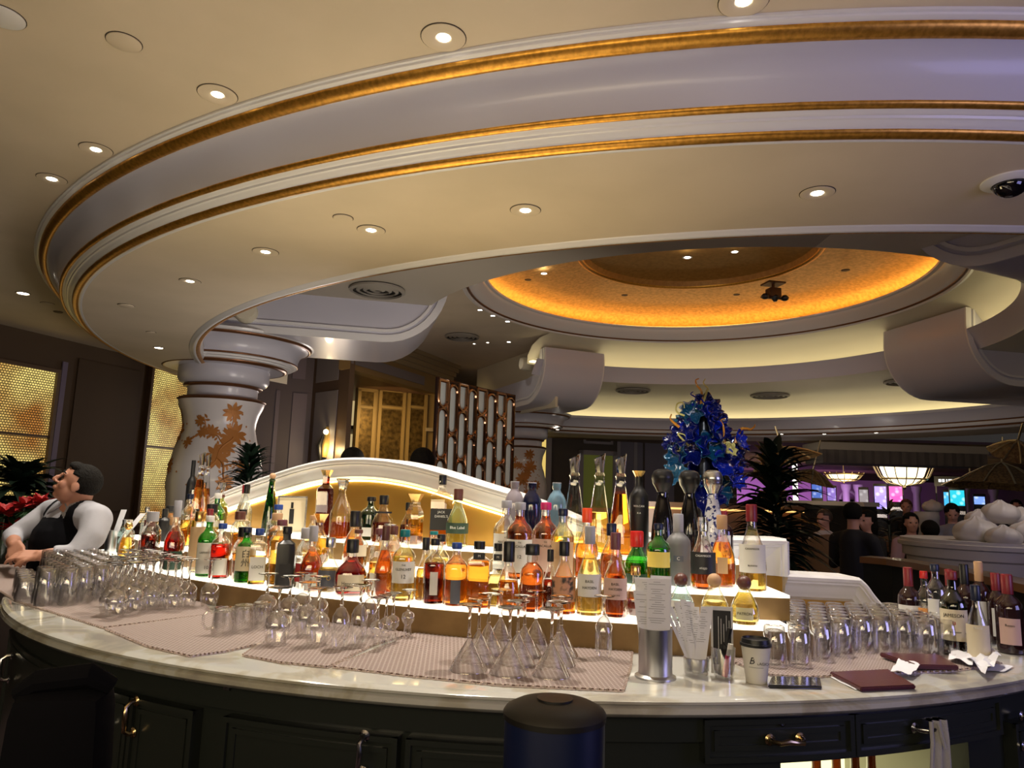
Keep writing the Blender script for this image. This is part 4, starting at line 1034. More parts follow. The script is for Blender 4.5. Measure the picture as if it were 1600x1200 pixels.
B(370, 824, 'A', .042, 'jar', 'orange', .5, 'clear', 'black', 'amber bottle with wide black cap, left of the green label bottle', capkind='flat')
B(389, 824, 'A', .040, 'std', 'lime', .8, 'green', 'dblue', 'bright green whisky bottle with two black characters on cream label', lb=('cream', .22, .66, 1.2, ('白', .036, .52, INK), ('州', .036, .36, INK)))
B(407, 826, 'A', .036, 'square', 'gold', .5, 'clear', 'blue', 'square gold whisky with a tall white label reading LOCH', sq=.5, lb=('white', .08, .5, .85, ('LOCH', .016, .32, INK)))
B(428, 812, 'A', .042, 'tall', 'gold', .75, 'clear', 'maroon', 'tall ribbed bottle full of golden liquor', n=14)
B(455, 823, 'A', .036, 'square', None, 0, 'smoke', 'black', 'matt black angular bottle with a narrow neck', sq=.45, opaque=BLACK, lb=('black', .1, .4, .6))
B(478, 825, 'A', .042, 'jar', 'clear', .5, 'clear', 'grey', 'clear broad bottle with a red label low down', lb=('red', .12, .42, 1.1, ('8', .03, .3, INKG)))
B(505, 822, 'A', .045, 'cognac', 'orange', .6, 'clear', 'grey', 'faceted amber decanter with a small white label', n=10, lb=('white', .05, .3, .5, ('8', .02, .18, INK)))
B(529, 840, 'A', .042, 'round', 'pale', .45, 'clear', 'silver', 'round clear bottle with a wide slate-grey label', lb=('grey', .12, .42, 1.2, ('O', .022, .28, INKG)))
B(564, 843, 'A', .062, 'cognac', 'red', .62, 'clear', 'black', 'broad-shouldered cognac flask, red above and black below, cream label', sy=.6, lb=('cream', .1, .38, .9, ('Hennessy', .018, .24, INK)))
B(595, 826, 'A', .036, 'tall', 'gold', .5, 'clear', 'maroon', 'slim golden bottle next to the red cognac flask', lb=('white', .1, .35, .9))
B(615, 822, 'A', .036, 'slope', 'dark', .66, 'clear', 'brown', 'narrow sloping bottle of rust-red liquor')
B(643, 828, 'A', .044, 'std', 'pale', .62, 'clear', 'teal', 'single malt with teal cap and white label reading THE GLENLIVET 12', lb=('white', .26, .56, 1.1, ('THE', .008, .51, INK), ('GLENLIVET', .0125, .45, INK), ('12', .02, .35, INK)))
B(667, 840, 'A', .034, 'slope', 'gold', .5, 'clear', 'black', 'small golden bottle with a black cap right of the teal-capped malt')
B(688, 842, 'A', .040, 'std', 'deep', .62, 'clear', 'black', 'dark red bottle with a white strip label on its side', lb=('white', .15, .5, .35))
B(714, 848, 'A', .044, 'std', 'orange', .66, 'clear', 'blue', 'orange-red bottle with blue cap and narrow grey back label', lb=('grey', .05, .42, .4))
B(741, 846, 'A', .040, 'square', 'orange', .7, 'clear', 'black', 'square orange-amber whisky with wide black cap', sq=.5, capkind='flat', lb=('black', .74, .84, .5, ('M', .012, .79, INKW)))
B(764, 849, 'A', .030, 'square', 'pale', .5, 'clear', 'black', 'square pale gold whisky with wide black cap', sq=.5, capkind='flat', lb=('black', .74, .84, .5, ('M', .012, .79, INKW)))
B(789, 846, 'A', .040, 'bell', 'amber', .42, 'clear', 'black', 'bell-shaped bottle half full of amber, small black cap')
B(819, 850, 'A', .042, 'short', 'dark', .72, 'clear', 'black', 'full dark amber rye bottle with tall black cap')
B(843, 858, 'A', .028, 'slope', 'deep', .5, 'clear', 'black', 'small dark bottle wedged right of the rye')
B(873, 846, 'A', .043, 'slope', 'orange', .5, 'clear', 'black', 'sloping bourbon bottle with a painted bison label', lb=('bison', .18, .52, 1.2))
B(910, 822, 'A', .043, 'slope', 'pale', .62, 'clear', 'grey', 'bourbon bottle with cream label reading BASIL HAYDEN and grey neck', lb=('white', .22, .47, 1.1, ('BASIL', .0125, .39, INK), ('HAYDEN', .0125, .32, INK)))
B(946, 832, 'A', .042, 'slope', 'dark', .5, 'clear', 'maroon', 'bourbon bottle with mauve label reading BASIL HAYDEN and dark neck', lb=('pink', .22, .47, 1.1, ('BASIL', .0115, .40, INK), ('HAYDEN', .0115, .34, INK), ('DARK RYE', .007, .27, INK)))
B(978, 884, 'A', .038, 'round', 'dark', .34, 'clear', 'gold', 'small cut-crystal decanter left of the receipts', n=10)
B(1063, 893, 'A', .047, 'bell', 'clear', .4, 'pale', 'brown', 'squat pale blue tequila bottle with round cork', capkind='ball', lb=('white', .12, .44, .8, ('PATRÓN', .014, .28, INK)))
B(1115, 893, 'A', .047, 'bell', 'pale', .42, 'clear', 'cork', 'squat tequila bottle with round cork, middle of three', capkind='ball', lb=('ylo', .12, .36, .6, ('PATRÓN', .012, .24, INK)))
B(1159, 897, 'A', .047, 'bell', 'pale', .62, 'clear', 'brown', 'squat bright yellow tequila bottle with round cork', capkind='ball', lb=('ylo', .12, .36, .6, ('PATRÓN', .012, .24, INK)))
# ---- middle step
B(222, 792, 'B', .030, 'slope', 'clear', .4, 'clear', 'silver', 'thin clear pourer bottle at the left of the middle step')
B(244, 790, 'B', .040, 'jar', 'orange', .4, 'clear', 'black', 'wide clear jar with a black lid at left', capkind='flat')
B(262, 795, 'B', .036, 'wine', None, 0, 'smoke', 'black', 'dark bottle lying in shade above the round red bottle', opaque=BLACK)
B(283, 795, 'B', .032, 'square', 'amber', .4, 'clear', 'black', 'square clear bottle with flat black cap above the red pear', sq=.5, capkind='flat')
B(300, 772, 'B', .036, 'std', 'gold', .5, 'clear', 'dblue', 'yellow whisky with navy cap near the small carafes')
B(316, 770, 'B', .040, 'std', 'lime', .5, 'green', 'white', 'green bottle with white cap behind the lattice bottle', lb=('white', .1, .5, 1.0))
B(336, 788, 'B', .038, 'jar', 'pale', .5, 'clear', 'black', 'clear bottle with a flat dark cap behind the green malt', capkind='flat')
B(358, 796, 'B', .034, 'square', 'orange', .45, 'clear', 'black', 'square bottle with orange and black neck band', sq=.5, capkind='flat')
B(381, 800, 'B', .036, 'jar', 'pale', .5, 'clear', 'brown', 'pale bottle with brown stopper behind the bright green one', capkind='flat')
B(414, 788, 'B', .044, 'std', 'pale', .45, 'clear', 'blue', 'clear round-shouldered bottle with a royal blue neck', lb=('dgreen', .25, .5, 1.2))
B(439, 802, 'B', .036, 'short', 'orange', .5, 'clear', 'cork', 'orange bottle with a cork behind the ribbed golden bottle')
B(471, 805, 'B', .034, 'std', 'pale', .5, 'clear', 'cork', 'pale bottle with a wooden stopper left of the ornate decanter')
B(507, 803, 'B', .044, 'round', 'gold', .5, 'clear', 'gold', 'ornate decanter with a gilded flared stopper', capkind='crown')
B(539, 798, 'B', .042, 'bell', 'orange', .5, 'clear', 'black', 'amber whisky with a tall black neck and grey-brown top')
B(567, 831, 'B', .038, 'std', 'brown', .5, 'clear', 'brown', 'bottle with a long copper-brown neck capsule', lb=('cream', .30, .6, 1.0))
B(596, 819, 'B', .040, 'jar', 'pale', .6, 'clear', 'silver', 'faceted whisky bottle with brushed black characters on cream label', n=12, capkind='flat', lb=('cream', .15, .62, 1.0, ('響', .036, .42, INK)))
B(622, 822, 'B', .034, 'slope', 'orange', .4, 'clear', 'brown', 'tilted-looking slim bottle with orange spirit behind the rust-red one')
B(667, 830, 'B', .034, 'tall', 'pale', .4, 'clear', 'teal', 'slim clear bottle behind the small golden one')
B(695, 838, 'B', .034, 'round', 'pale', .4, 'clear', 'black', 'round clear bottle behind the dark red one')
B(783, 782, 'B', .046, 'std', 'brown', .30, 'clear', 'grey', 'nearly empty single malt with white label reading MACALLAN 18', lb=('white', .1, .56, 1.2, ('THE', .007, .51, INK), ('MACALLAN', .0125, .45, INK), ('18', .02, .33, INK)))
B(815, 785, 'B', .046, 'std', 'dark', .95, 'clear', 'grey', 'full dark single malt with white label reading MACALLAN 12', lb=('white', .1, .52, 1.2, ('THE', .007, .48, INK), ('MACALLAN', .0125, .43, INK), ('12', .018, .30, INK)))
B(847, 785, 'B', .046, 'std', 'dark', .95, 'clear', 'pink', 'full dark single malt with pink capsule and rose label', lb=('pink', .1, .52, 1.2, ('THE', .007, .48, INK), ('MACALLAN', .0125, .43, INK)))
B(881, 795, 'B', .040, 'std', 'pale', .62, 'clear', 'dblue', 'pale bourbon with tall cream label behind the bison label', lb=('tan', .08, .55, 1.1))
B(914, 794, 'B', .042, 'slope', 'orange', .5, 'clear', 'orange', 'bottle of orange spirit with a bright orange-red neck')
B(956, 818, 'B', .040, 'slope', 'orange', .5, 'clear', 'dblue', 'orange spirit with a navy cap right of the orange-red neck')
B(995, 830, 'B', .046, 'bell', 'lime', .4, 'green', 'red', 'rounded emerald green gin bottle with a red neck', lb=('dgreen', .02, .20, 1.0), capkind=None)
B(1028, 818, 'B', .040, 'std', 'lime', .6, 'green', 'dblue', 'green tequila bottle with yellow and teal label', lb=('yellow', .32, .56, 1.1))
B(1062, 803, 'B', .044, 'wine', None, 0, 'clear', 'grey', 'frosted grey bottle with embossed dome emblem', opaque=mat('frosted_grey', (.15, .15, .155), .5), lb=('grey', .34, .42, .4, ('C', .016, .38, INKW)))
B(1096, 808, 'B', .042, 'slope', 'dark', .4, 'clear', 'crystal', 'tequila bottle with black label and a teal dome', lb=('black', .22, .52, 1.2, ('CASAMIGOS', .010, .47, INKW), ('AÑEJO', .009, .30, INKW)))
B(1133, 805, 'B', .043, 'slope', 'orange', .62, 'clear', 'cork', 'tequila bottle full of orange spirit with plain back label', lb=('tan', .2, .42, .4))
B(1171, 788, 'B', .043, 'slope', 'pale', .40, 'clear', 'dred', 'clear tequila bottle with white label and wine-red seal', lb=('white', .22, .54, 1.2, ('CASAMIGOS', .009, .49, INK), ('BLANCO', .008, .30, INK)))
# ---- highest step
B(262, 752, 'C', .036, 'jar', 'clear', .2, 'clear', 'black', 'clear tumbler-like decanter left of the tall carafes', capkind='flat')
B(240, 764, 'C', .040, 'jar', 'clear', .2, 'clear', 'silver', 'glass pitcher at the far left behind the red bottles', capkind='flat')
B(272, 718, 'C', .030, 'wine', None, 0, 'smoke', 'black', 'tall black bottle left of the three small carafes', opaque=BLACK)
B(289, 709, 'C', .036, 'cone', 'amber', .5, 'clear', 'crystal', 'left one of three slender carafes beside the flowered column', sq=.3, capkind='slant')
B(307, 708, 'C', .036, 'cone', 'amber', .62, 'clear', 'crystal', 'middle one of three slender carafes beside the flowered column', sq=.3, capkind='slant')
B(326, 753, 'C', .042, 'round', 'clear', .4, 'clear', 'crystal', 'clear ball-shaped decanter in front of the flowered column', capkind='crystal')
B(344, 773, 'C', .032, 'tall', 'gold', .62, 'olive', 'brown', 'greenish yellow bottle with a rusty cap in front of the column')
B(363, 757, 'C', .034, 'slope', 'clear', .6, 'clear', 'dred', 'clear vodka bottle with a dark red neck band')
B(383, 757, 'C', .034, 'slope', 'clear', .6, 'clear', 'black', 'clear vodka bottle with a black neck band')
B(405, 760, 'C', .030, 'slope', 'clear', .5, 'clear', 'dred', 'clear bottle with red collar partly behind the tall green one')
B(422, 731, 'C', .034, 'cone', 'lime', .7, 'dgreen', 'cork', 'tall slender green bottle topped by a round cork', capkind='ball')
B(492, 734, 'C', .038, 'square', 'deep', .9, 'clear', 'gold', 'tall dark red square bottle with gilded stopper', sq=.5, capkind='crown')
B(534, 748, 'C', .052, 'slope', 'dark', .28, 'clear', 'crystal', 'large clear decanter with fan-shaped crystal stopper', capkind='crown')
B(567, 776, 'C', .046, 'std', 'lime', .5, 'dgreen', 'black', 'dark green bottle with a long black neck', lb=('white', .1, .3, .8))
B(600, 774, 'C', .046, 'slope', 'deep', .42, 'clear', 'black', 'cognac bottle with a black top, half full of wine-dark liquor', lb=('black', .62, .66, .8))
B(628, 785, 'C', .036, 'slope', 'brown', .45, 'clear', 'black', 'small cognac bottle with a black capsule')
B(649, 772, 'C', .038, 'jar', 'gold', .5, 'clear', 'gold', 'faceted decanter with a silver ring and gilded stopper', n=8, capkind='crown')
B(680, 742, 'C', .048, 'jd', 'orange', .30, 'clear', 'black', 'square whiskey bottle with large black label reading JACK DANIEL\'S', sq=.6, lb=('black', .22, .52, .9, ("JACK", .014, .47, INKW), ("DANIEL'S", .014, .41, INKW)))
B(716, 764, 'C', .044, 'slope', 'pale', .4, 'pale', 'brown', 'pale teal whisky bottle with a slanted black label reading Blue Label', lb=('dgreen', .24, .42, 1.3, ('Blue Label', .016, .34, INKW)))
B(797, 752, 'C', .038, 'flask', None, 0, 'clear', 'grey', 'mauve-grey glazed bottle with a flared lip', opaque=mat('glaze_grey', (.26, .23, .27), .12, coat=1))
B(831, 754, 'C', .038, 'flask', None, 0, 'clear', 'grey', 'midnight blue glazed bottle with a flared lip', opaque=mat('glaze_navy', (.006, .008, .03), .08, coat=1))
B(865, 754, 'C', .038, 'flask', None, 0, 'clear', 'grey', 'sky blue glazed bottle with a flared lip', opaque=mat('glaze_blue', (.14, .25, .34), .1, coat=1))
B(897, 713, 'C', .045, 'cone', 'pale', .22, 'clear', 'crystal', 'tall tapering carafe of clear spirit, left of three', sq=.3, capkind='slant')
B(934, 713, 'C', .045, 'cone', 'gold', .42, 'clear', 'crystal', 'tall tapering carafe of gold spirit, middle of three', sq=.3, capkind='slant')
B(969, 714, 'C', .045, 'cone', 'orange', .62, 'clear', 'crystal', 'tall tapering carafe of amber spirit, right of three', sq=.3, capkind='slant')
B(998, 736, 'C', .036, 'tall', 'amber', .3, 'smoke', 'gold', 'matt black tequila bottle with gold crown stopper', opaque=mat('matt_black', (.01, .01, .011), .4), capkind='crown', lb=('black', .45, .65, .9, ('VOLCAN', .011, .58, INKW), ('X.A', .010, .50, INKW)))
B(1035, 733, 'C', .042, 'clase', None, 0, 'smoke', 'black', 'glossy black tequila bottle with ball cap, beside the green bottle', opaque=mat('gloss_black', (.006, .005, .005), .06, coat=1), capkind='dome')
B(1080, 735, 'C', .042, 'clase', None, 0, 'smoke', 'black', 'glossy black tequila bottle with silver medallion below the glass sculpture', opaque=MATS['gloss_black'], capkind='dome')
B(1126, 735, 'C', .042, 'clase', None, 0, 'smoke', 'silver', 'white ceramic tequila bottle with blue pattern and silver ball cap', opaque=mat('glaze_white', (.62, .64, .68), .1, coat=1, noise=(70, (.02, .03, .14), .52, .56)), capkind='dome')
B(1178, 800, 'C', .036, 'wine', None, 0, 'smoke', 'dred', 'dark wine bottle behind the clear tequila, at the end of the step', opaque=mat('wine_glass_black', (.02, .006, .006), .08, coat=1), lb=('white', .2, .5, .8))

SHAPES['clase'] = (SHAPES['clase'][0], .72, .92)
# place: follow the step's arc, keep neighbours from touching
byrow = {}
STG = dict(A=.046, B=.09, C=.06)
FRONT = {200, 237, 275, 328, 349, 389, 407, 455, 505, 529, 564, 615, 643, 688, 714, 741, 789, 819, 873, 910, 946, 1063, 1115, 1159}
def gapn(x, y, row):
    d = (x['R'] + y['R'] + .002)
    return d if x['f'] == y['f'] else math.sqrt(max(d * d - STG[row]**2, .0004))
for b_ in BOT:
    r, z = ROWR[b_['row']]
    p = onc(b_['u'], 900, CT, r)       # first guess of the direction
    for _ in range(3):
        q = onz(b_['u'], 0, 2.0)
    a = math.atan2(p.y - CT[1], p.x - CT[0]) % (2 * PI)
    b_['a'] = a; byrow.setdefault(b_['row'], []).append(b_)
for row, L in byrow.items():
    r, z = ROWR[row]; L.sort(key=lambda b_: b_['a'])
    for i, b_ in enumerate(L): b_['f'] = (b_['u'] in FRONT) if row == 'A' else i % 2 == 0
    for it in range(200):
        for x, y in zip(L, L[1:]):
            need = gapn(x, y, row) / r; g = y['a'] - x['a']
            if g < need: m_ = (need - g) / 2; x['a'] -= m_; y['a'] += m_
for row, L in byrow.items():           # keep the last bottle on its step
    r = ROWR[row][0]; lim_ = dict(A=D(266.9), B=D(267.3), C=D(266.2))[row] - .052 / r
    for i in range(len(L) - 1, -1, -1):
        if L[i]['a'] > lim_: L[i]['a'] = lim_
        lim_ = L[i]['a'] - gapn(L[i], L[max(i - 1, 0)], row) / r
    lo_ = D(211.8) + .055 / r
    for i in range(len(L)):
        if L[i]['a'] < lo_: L[i]['a'] = lo_
        lo_ = L[i]['a'] + gapn(L[i], L[min(i + 1, len(L) - 1)], row) / r
for row, L in byrow.items():           # two staggered files per step; widen bottles where there is room
    r = ROWR[row][0]
    for i, b_ in enumerate(L):
        b_['r'] = r + (STG[row] / 2 if b_['f'] else -STG[row] / 2)
    pos = lambda b_: Vector((b_['r'] * math.cos(b_['a']), b_['r'] * math.sin(b_['a'])))
    lim = dict(A=.047, B=.058, C=.052)[row]
    for _ in range(4):
        for i, b_ in enumerate(L):
            g = min([(pos(b_) - pos(L[j])).length - L[j]['R'] for j in range(max(i - 3, 0), min(i + 4, len(L))) if j != i] + [9])
            top = b_['R0'] * (1.10 if not b_['kw'].get('opaque') or row == 'C' else 1.04)
            b_['R'] = max(b_['R'] * .8, min(top, g - .0015, max(lim, b_['R0'])))
for b_ in BOT:
    r, z = b_['r'], ROWR[b_['row']][1]; x, y = CT[0] + r * math.cos(b_['a']), CT[1] + r * math.sin(b_['a'])
    # height from the photographed top
    zt = onz(b_['u'], b_['vt'], 1.0); d = ray(b_['u'], b_['vt']); k = math.hypot(x, y) / math.hypot(d.x, d.y); zt = EYE + d.z * k
    Hh = min(max(zt - z, .15), .44)
    b_['H'] = Hh
    t = thing('liquor_bottle', b_['lab'], 'bottle', (x, y, z + .0005), face_cam((x, y)), 'liquor bottles on the lit steps')
    build_bottle(t, b_['shape'], Hh, b_['R'], b_['liq'], b_['fill'], b_['glass'], b_['cap'], **b_['kw'])
if False:
    for b_ in BOT: print(b_['u'], b_['row'], round(b_['H'], 3), b_['lab'])
# ================================================================== glassware on the counter
GW = thin('drinking_glass', (.985, .985, .985), .34, .04)
GB = liquid('glass_base', (.97, .97, .97), 1.45)
ZG = ZM + .0008
def tumbler_mesh(h, r0, r1, nm, base=.012, n=22):
    """upturned tumbler: rim down, thick base on top"""
    mb = MB(); mb.lathe([(r0, 0), (r0 + (r1 - r0) * .5, h * .5), (r1, h - .004), (r1 - .004, h)], n, caps=False)
    mb.lathe([(r1 - .004, h), (r1 - .010, h + .0005), (.004, h - .0015)], n, caps=False)
    mb.lathe([(r0 - .002, 0), (r0 + (r1 - r0) * .5 - .0025, h * .5), (r1 - .004, h - base - .004), (r1 - .012, h - base), (.004, h - base)], n, caps=False)
    return mb
def proto(mb, name, m):
    o = mb.build(name, m, angle=50); COL.objects.unlink(o); return o
TUM = [proto(tumbler_mesh(.118, .037, .031, 't'), 'upturned_tumbler', GW), proto(tumbler_mesh(.092, .040, .034, 't'), 'upturned_tumbler', GW), proto(tumbler_mesh(.145, .036, .028, 't'), 'upturned_tumbler', GW)]
def stem(prof_bowl, h, rf, name, st=.004):
    """upturned stemware: bowl rim at z 0, foot disc at h. profile bottom to top"""
    mb = MB(); top = prof_bowl[-1][1]
    P = prof_bowl + [(st * 1.6, top + .006), (st, top + .018), (st, h - .018), (st * 1.8, h - .007), (rf * .6, h - .003), (rf, h - .0015), (rf, h), (.002, h - .001)]
    mb.lathe(P, 22, caps=False)
    o = proto(mb, name, GW); o.data.materials.append(GB)
    for p in o.data.polygons:
        if p.center.z > top + .010: p.material_index = 1
    return o
WINE = stem([(.028, 0), (.034, .02), (.038, .05), (.034, .075), (.020, .092), (.006, .099)], .19, .034, 'upturned_wine_glass')
MART = stem([(.056, 0), (.0555, .002), (.004, .085)], .178, .036, 'upturned_martini_glass')
FLUT = stem([(.022, 0), (.027, .03), (.029, .065), (.026, .095), (.014, .118), (.005, .124)], .185, .032, 'upturned_flute')
GOBL = stem([(.030, 0), (.037, .025), (.041, .05), (.036, .078), (.022, .095), (.006, .102)], .175, .036, 'upturned_goblet')
GRAP = stem([(.016, 0), (.013, .025), (.012, .038), (.021, .05), (.024, .062), (.019, .075), (.005, .084)], .155, .027, 'upturned_grappa_glass')
def put(p, x, y, lab, cat, group, z=ZG, rz=0.0, s=1.0):
    o = p.copy(); COL.objects.link(o); o.location = (x, y, z); o.rotation_euler.z = rz; o.scale = (s, s, s)
    o['label'] = lab; o['category'] = cat; o['group'] = group; return o
def byfoot(p, h, u, v, *a): q = onz(u, v, ZG + h); return put(p, q.x, q.y, *a)
used = []
def free(x, y, r):
    if any((x - a)**2 + (y - b)**2 < (r + c)**2 for a, b, c in used): return False
    d = math.hypot(x - CT[0], y - CT[1]); a = math.atan2(y - CT[1], x - CT[0]) % (2 * PI)
    if d < 4.215 + r and a < D(267.6): return False
    if d < 3.66 + r: return False
    if math.hypot(x - CC[0], y - CC[1]) > RC - .02 - r: return False
    used.append((x, y, r)); return True
# martinis (feet as photographed)
mart = [(735, 944, 'front left martini glass of the upturned group'), (787, 949, 'front middle martini glass, its foot lowest but one'), (838, 952, 'front right martini glass, nearest the receipts'),
        (747, 937, 'martini glass second from the left, behind the front left one'), (801, 942, 'martini glass in the second row, centre'), (857, 942, 'martini glass in the second row, right'),
        (762, 929, 'martini glass in the third row, left'), (812, 936, 'martini glass in the third row, centre'), (779, 925, 'martini glass farthest back on the left'), (822, 928, 'martini glass farthest back in the middle'), (871, 933, 'martini glass farthest back on the right')]
for k_, (u, v, lab) in enumerate(mart):
    q = onz(u, v, ZG + .178)
    for _ in range(60):
        bad = [(a, b, c) for a, b, c in used if (q.x - a)**2 + (q.y - b)**2 < (.058 + c)**2]
        if not bad: break
        for a, b, c in bad: d = Vector((q.x - a, q.y - b)); q.x += d.x * .06 + .0004; q.y += abs(d.y) * .06 + .002
    used.append((q.x, q.y, .056)); put(MART, q.x, q.y, lab, 'cocktail glass', 'upturned martini glasses')
for u, v, lab in [(903, 935, 'flute left of the pair right of the martini glasses'), (915, 937, 'flute close behind the first one beside the martini glasses'), (944, 931, 'flute beside the cut-crystal decanter, left'), (957, 933, 'flute beside the cut-crystal decanter, right'),
                  (536, 917, 'flute in the middle of the goblet group'), (565, 914, 'flute at the right of the goblet group, nearer'), (580, 906, 'flute at the back right of the goblet group')]:
    q = onz(u, v, ZG + .185)
    if free(q.x, q.y, .031): put(FLUT, q.x, q.y, lab, 'champagne glass', 'upturned flutes')
for u, v, lab in [(438, 917, 'goblet nearest the camera, right of the glass mugs'), (462, 914, 'goblet second in the row right of the mugs'), (484, 909, 'goblet third in the row right of the mugs'), (500, 900, 'goblet fourth in the row, in front of the amber decanter'), (519, 903, 'goblet below the grey-label bottle'), (455, 900, 'goblet behind the nearest one'), (475, 895, 'goblet behind the second one'), (545, 899, 'goblet below the red cognac flask'), (420, 896, 'goblet behind the glass mugs, left'), (500, 918, 'goblet at the front of the group right of centre')]:
    q = onz(u, v, ZG + .175)
    if free(q.x, q.y, .040): put(GOBL, q.x, q.y, lab, 'wine glass', 'upturned goblets')
for u, v, lab in [(592, 933, 'grappa glass nearest in the small bulbous row'), (605, 929, 'grappa glass second in the bulbous row'), (616, 926, 'grappa glass third in the bulbous row'), (640, 921, 'lone grappa glass standing apart near the lit step')]:
    q = onz(u, v, ZG + .155)
    used.append((q.x, q.y, .02)); put(GRAP, q.x, q.y, lab, 'spirit glass', 'upturned grappa glasses')
# crowds of upturned tumblers and wine glasses
def inpoly(x, y, P):
    c = False; j = len(P) - 1
    for i in range(len(P)):
        if (P[i][1] > y) != (P[j][1] > y) and x < (P[j][0] - P[i][0]) * (y - P[i][1]) / (P[j][1] - P[i][1]) + P[i][0]: c = not c
        j = i
    return c
def crowd(poly, step, p, r, lab, cat, group, s=1.0, ang=.3, lim=90):
    xs = [q[0] for q in poly]; ys = [q[1] for q in poly]; cx, cy = sum(xs) / len(xs), sum(ys) / len(ys); n = 0
    pts = []
    for i in range(-14, 15):
        for j in range(-14, 15):
            a = (i + .5 * (j % 2)) * step; b = j * step * .866
            pts.append((cx + a * math.cos(ang) - b * math.sin(ang), cy + a * math.sin(ang) + b * math.cos(ang), j, i))
    got = {}
    for x, y, j, i in sorted(pts, key=lambda q: q[0]**2 + q[1]**2):
        if n < lim and inpoly(x, y, poly) and free(x, y, r * s):
            got.setdefault(j, []).append((i, x + random.uniform(-.003, .003), y + random.uniform(-.003, .003))); n += 1
    for a, j in enumerate(sorted(got)):
        for b, (i, x, y) in enumerate(sorted(got[j])):
            put(p, x, y, '%s, %s row from the front, %s from the left' % (lab, ORD[a], ORD[b]), cat, group, rz=random.random(), s=s)
    return n
ORD = ['first', 'second', 'third', 'fourth', 'fifth', 'sixth', 'seventh', 'eighth', 'ninth', 'tenth', 'eleventh', 'twelfth', 'thirteenth', 'fourteenth', 'fifteenth', 'sixteenth', 'seventeenth', 'eighteenth', 'nineteenth', 'twentieth', 'twenty-first', 'twenty-second', 'twenty-third', 'twenty-fourth']
W = lambda L: [tuple(onz(u, v, ZG)[:2]) for u, v in L]
print('right', crowd(W([(1178, 1040), (1238, 1046), (1290, 1030), (1330, 1022), (1500, 1024), (1440, 985), (1390, 970), (1300, 962), (1215, 960), (1178, 985)]), .078, TUM[0], .0375, 'upturned tumbler on the right mat', 'drinking glass', 'tumblers on the right grid mat', ang=.15))
print('left tall', crowd(W([(62, 948), (110, 946), (170, 940), (200, 905), (120, 895), (66, 905)]), .078, TUM[2], .0365, 'tall upturned tumbler at left', 'drinking glass', 'tall tumblers on the left grid mat', ang=.2))
print('left short', crowd(W([(-60, 925), (60, 944), (66, 905), (200, 890), (200, 874), (60, 874), (-40, 886)]), .083, TUM[1], .0405, 'short upturned tumbler, far left', 'drinking glass', 'short tumblers at the left end', ang=.1))
print('wine', crowd(W([(158, 965), (215, 962), (300, 950), (400, 945), (430, 935), (395, 915), (300, 898), (200, 885), (196, 910)]), .084, WINE, .0395, 'upturned wine glass at left', 'wine glass', 'wine glasses in front of the left bottles', ang=.25))
# glass mugs
def mug(u, v, lab):
    q = onz(u, v, ZG)
    t = thing('glass_mug', lab, 'mug', (q.x, q.y, ZG), face_cam(q), 'upturned glass mugs')
    used.append((q.x, q.y, .043))
    tumbler_mesh(.088, .036, .033, 'm').build('mug_bowl', GW, t)
    MB().tube([(-.034, 0, .072), (-.05, 0, .076), (-.062, 0, .062), (-.063, 0, .035), (-.052, 0, .020), (-.035, 0, .020)], .005, 10).build('mug_handle', GW, t)
mug(347, 991, 'glass mug at the left with its handle free'); mug(378, 986, 'middle glass mug of three'); mug(408, 981, 'right glass mug, beside the nearest goblet')
# ================================================================== things on the counter
COOLH = czz(1400, 1176) - .4405
PAPER = mat('receipt_paper', (.74, .74, .80), .7); PRINT = mat('receipt_print', (.25, .25, .28), .7)
STEEL = mat('brushed_steel', (.55, .55, .56), .28, 1.0)
def sheet(t, pts, wid, th=.0006, m=PAPER, name='receipt', lines=True):
    """paper strip through points (list of (x,y,z)), local width along X"""
    mb = MB(); rows = [[(x - wid / 2, y, z), (x + wid / 2, y, z), (x + wid / 2, y + th, z), (x - wid / 2, y + th, z)] for x, y, z in pts]
    mb.grid(rows, cv=True); mb.face(rows[0]); mb.face(rows[-1][::-1]); o = mb.build(name, m, t, smooth=False)
    return o
def receipt_lines(o, x, y, z0, z1, wid, rnd, slx=0.0, sly=0.0):
    mb = MB(); z = z1
    while z > z0:
        w = wid * (.25 + .5 * rnd.random()); xc = x + slx * (z - z0) - wid * .1 + rnd.random() * .006
        mb.box(xc, y + sly * (z - z0) - .0006, z, w, .0004, .0012); z -= .006 + .008 * (rnd.random() > .7)
    mb.build('printing', PRINT, o, smooth=False)
rnd = random.Random(5)
def base(u, v, z=ZC): q = onz(u, v, z); return q
# steel cylinder with receipts
q = base(1024, 1058)
t = thing('steel_holder', 'brushed steel cylinder holding tall receipts, centre right of the counter', 'holder', (q.x, q.y, ZC + .0005), face_cam(q))
used.append((q.x, q.y, .06))
hh = EYE + ray(1024, 981).z * (q.y / ray(1024, 981).y) - ZC
MB().lathe([(.058, 0), (.058, .004), (.050, .008), (.0475, .010), (.0475, hh), (.044, hh), (.044, .02)], 40).build('cylinder', STEEL, t)
for k, (x, y, tilt, w_, hz) in enumerate([(-.022, .012, -.10, .05, .27), (-.014, .002, -.06, .056, .268), (.008, -.012, .01, .066, .272), (.012, .006, .03, .06, .278), (-.030, -.010, -.13, .04, .235)]):
    o = sheet(t, [(x * .4, y, .02), (x, y, hh), (x + tilt * (hz - hh), y + .004, hz)], w_)
    receipt_lines(o, x, y, hh + .01, hz - .01, w_, rnd, tilt)
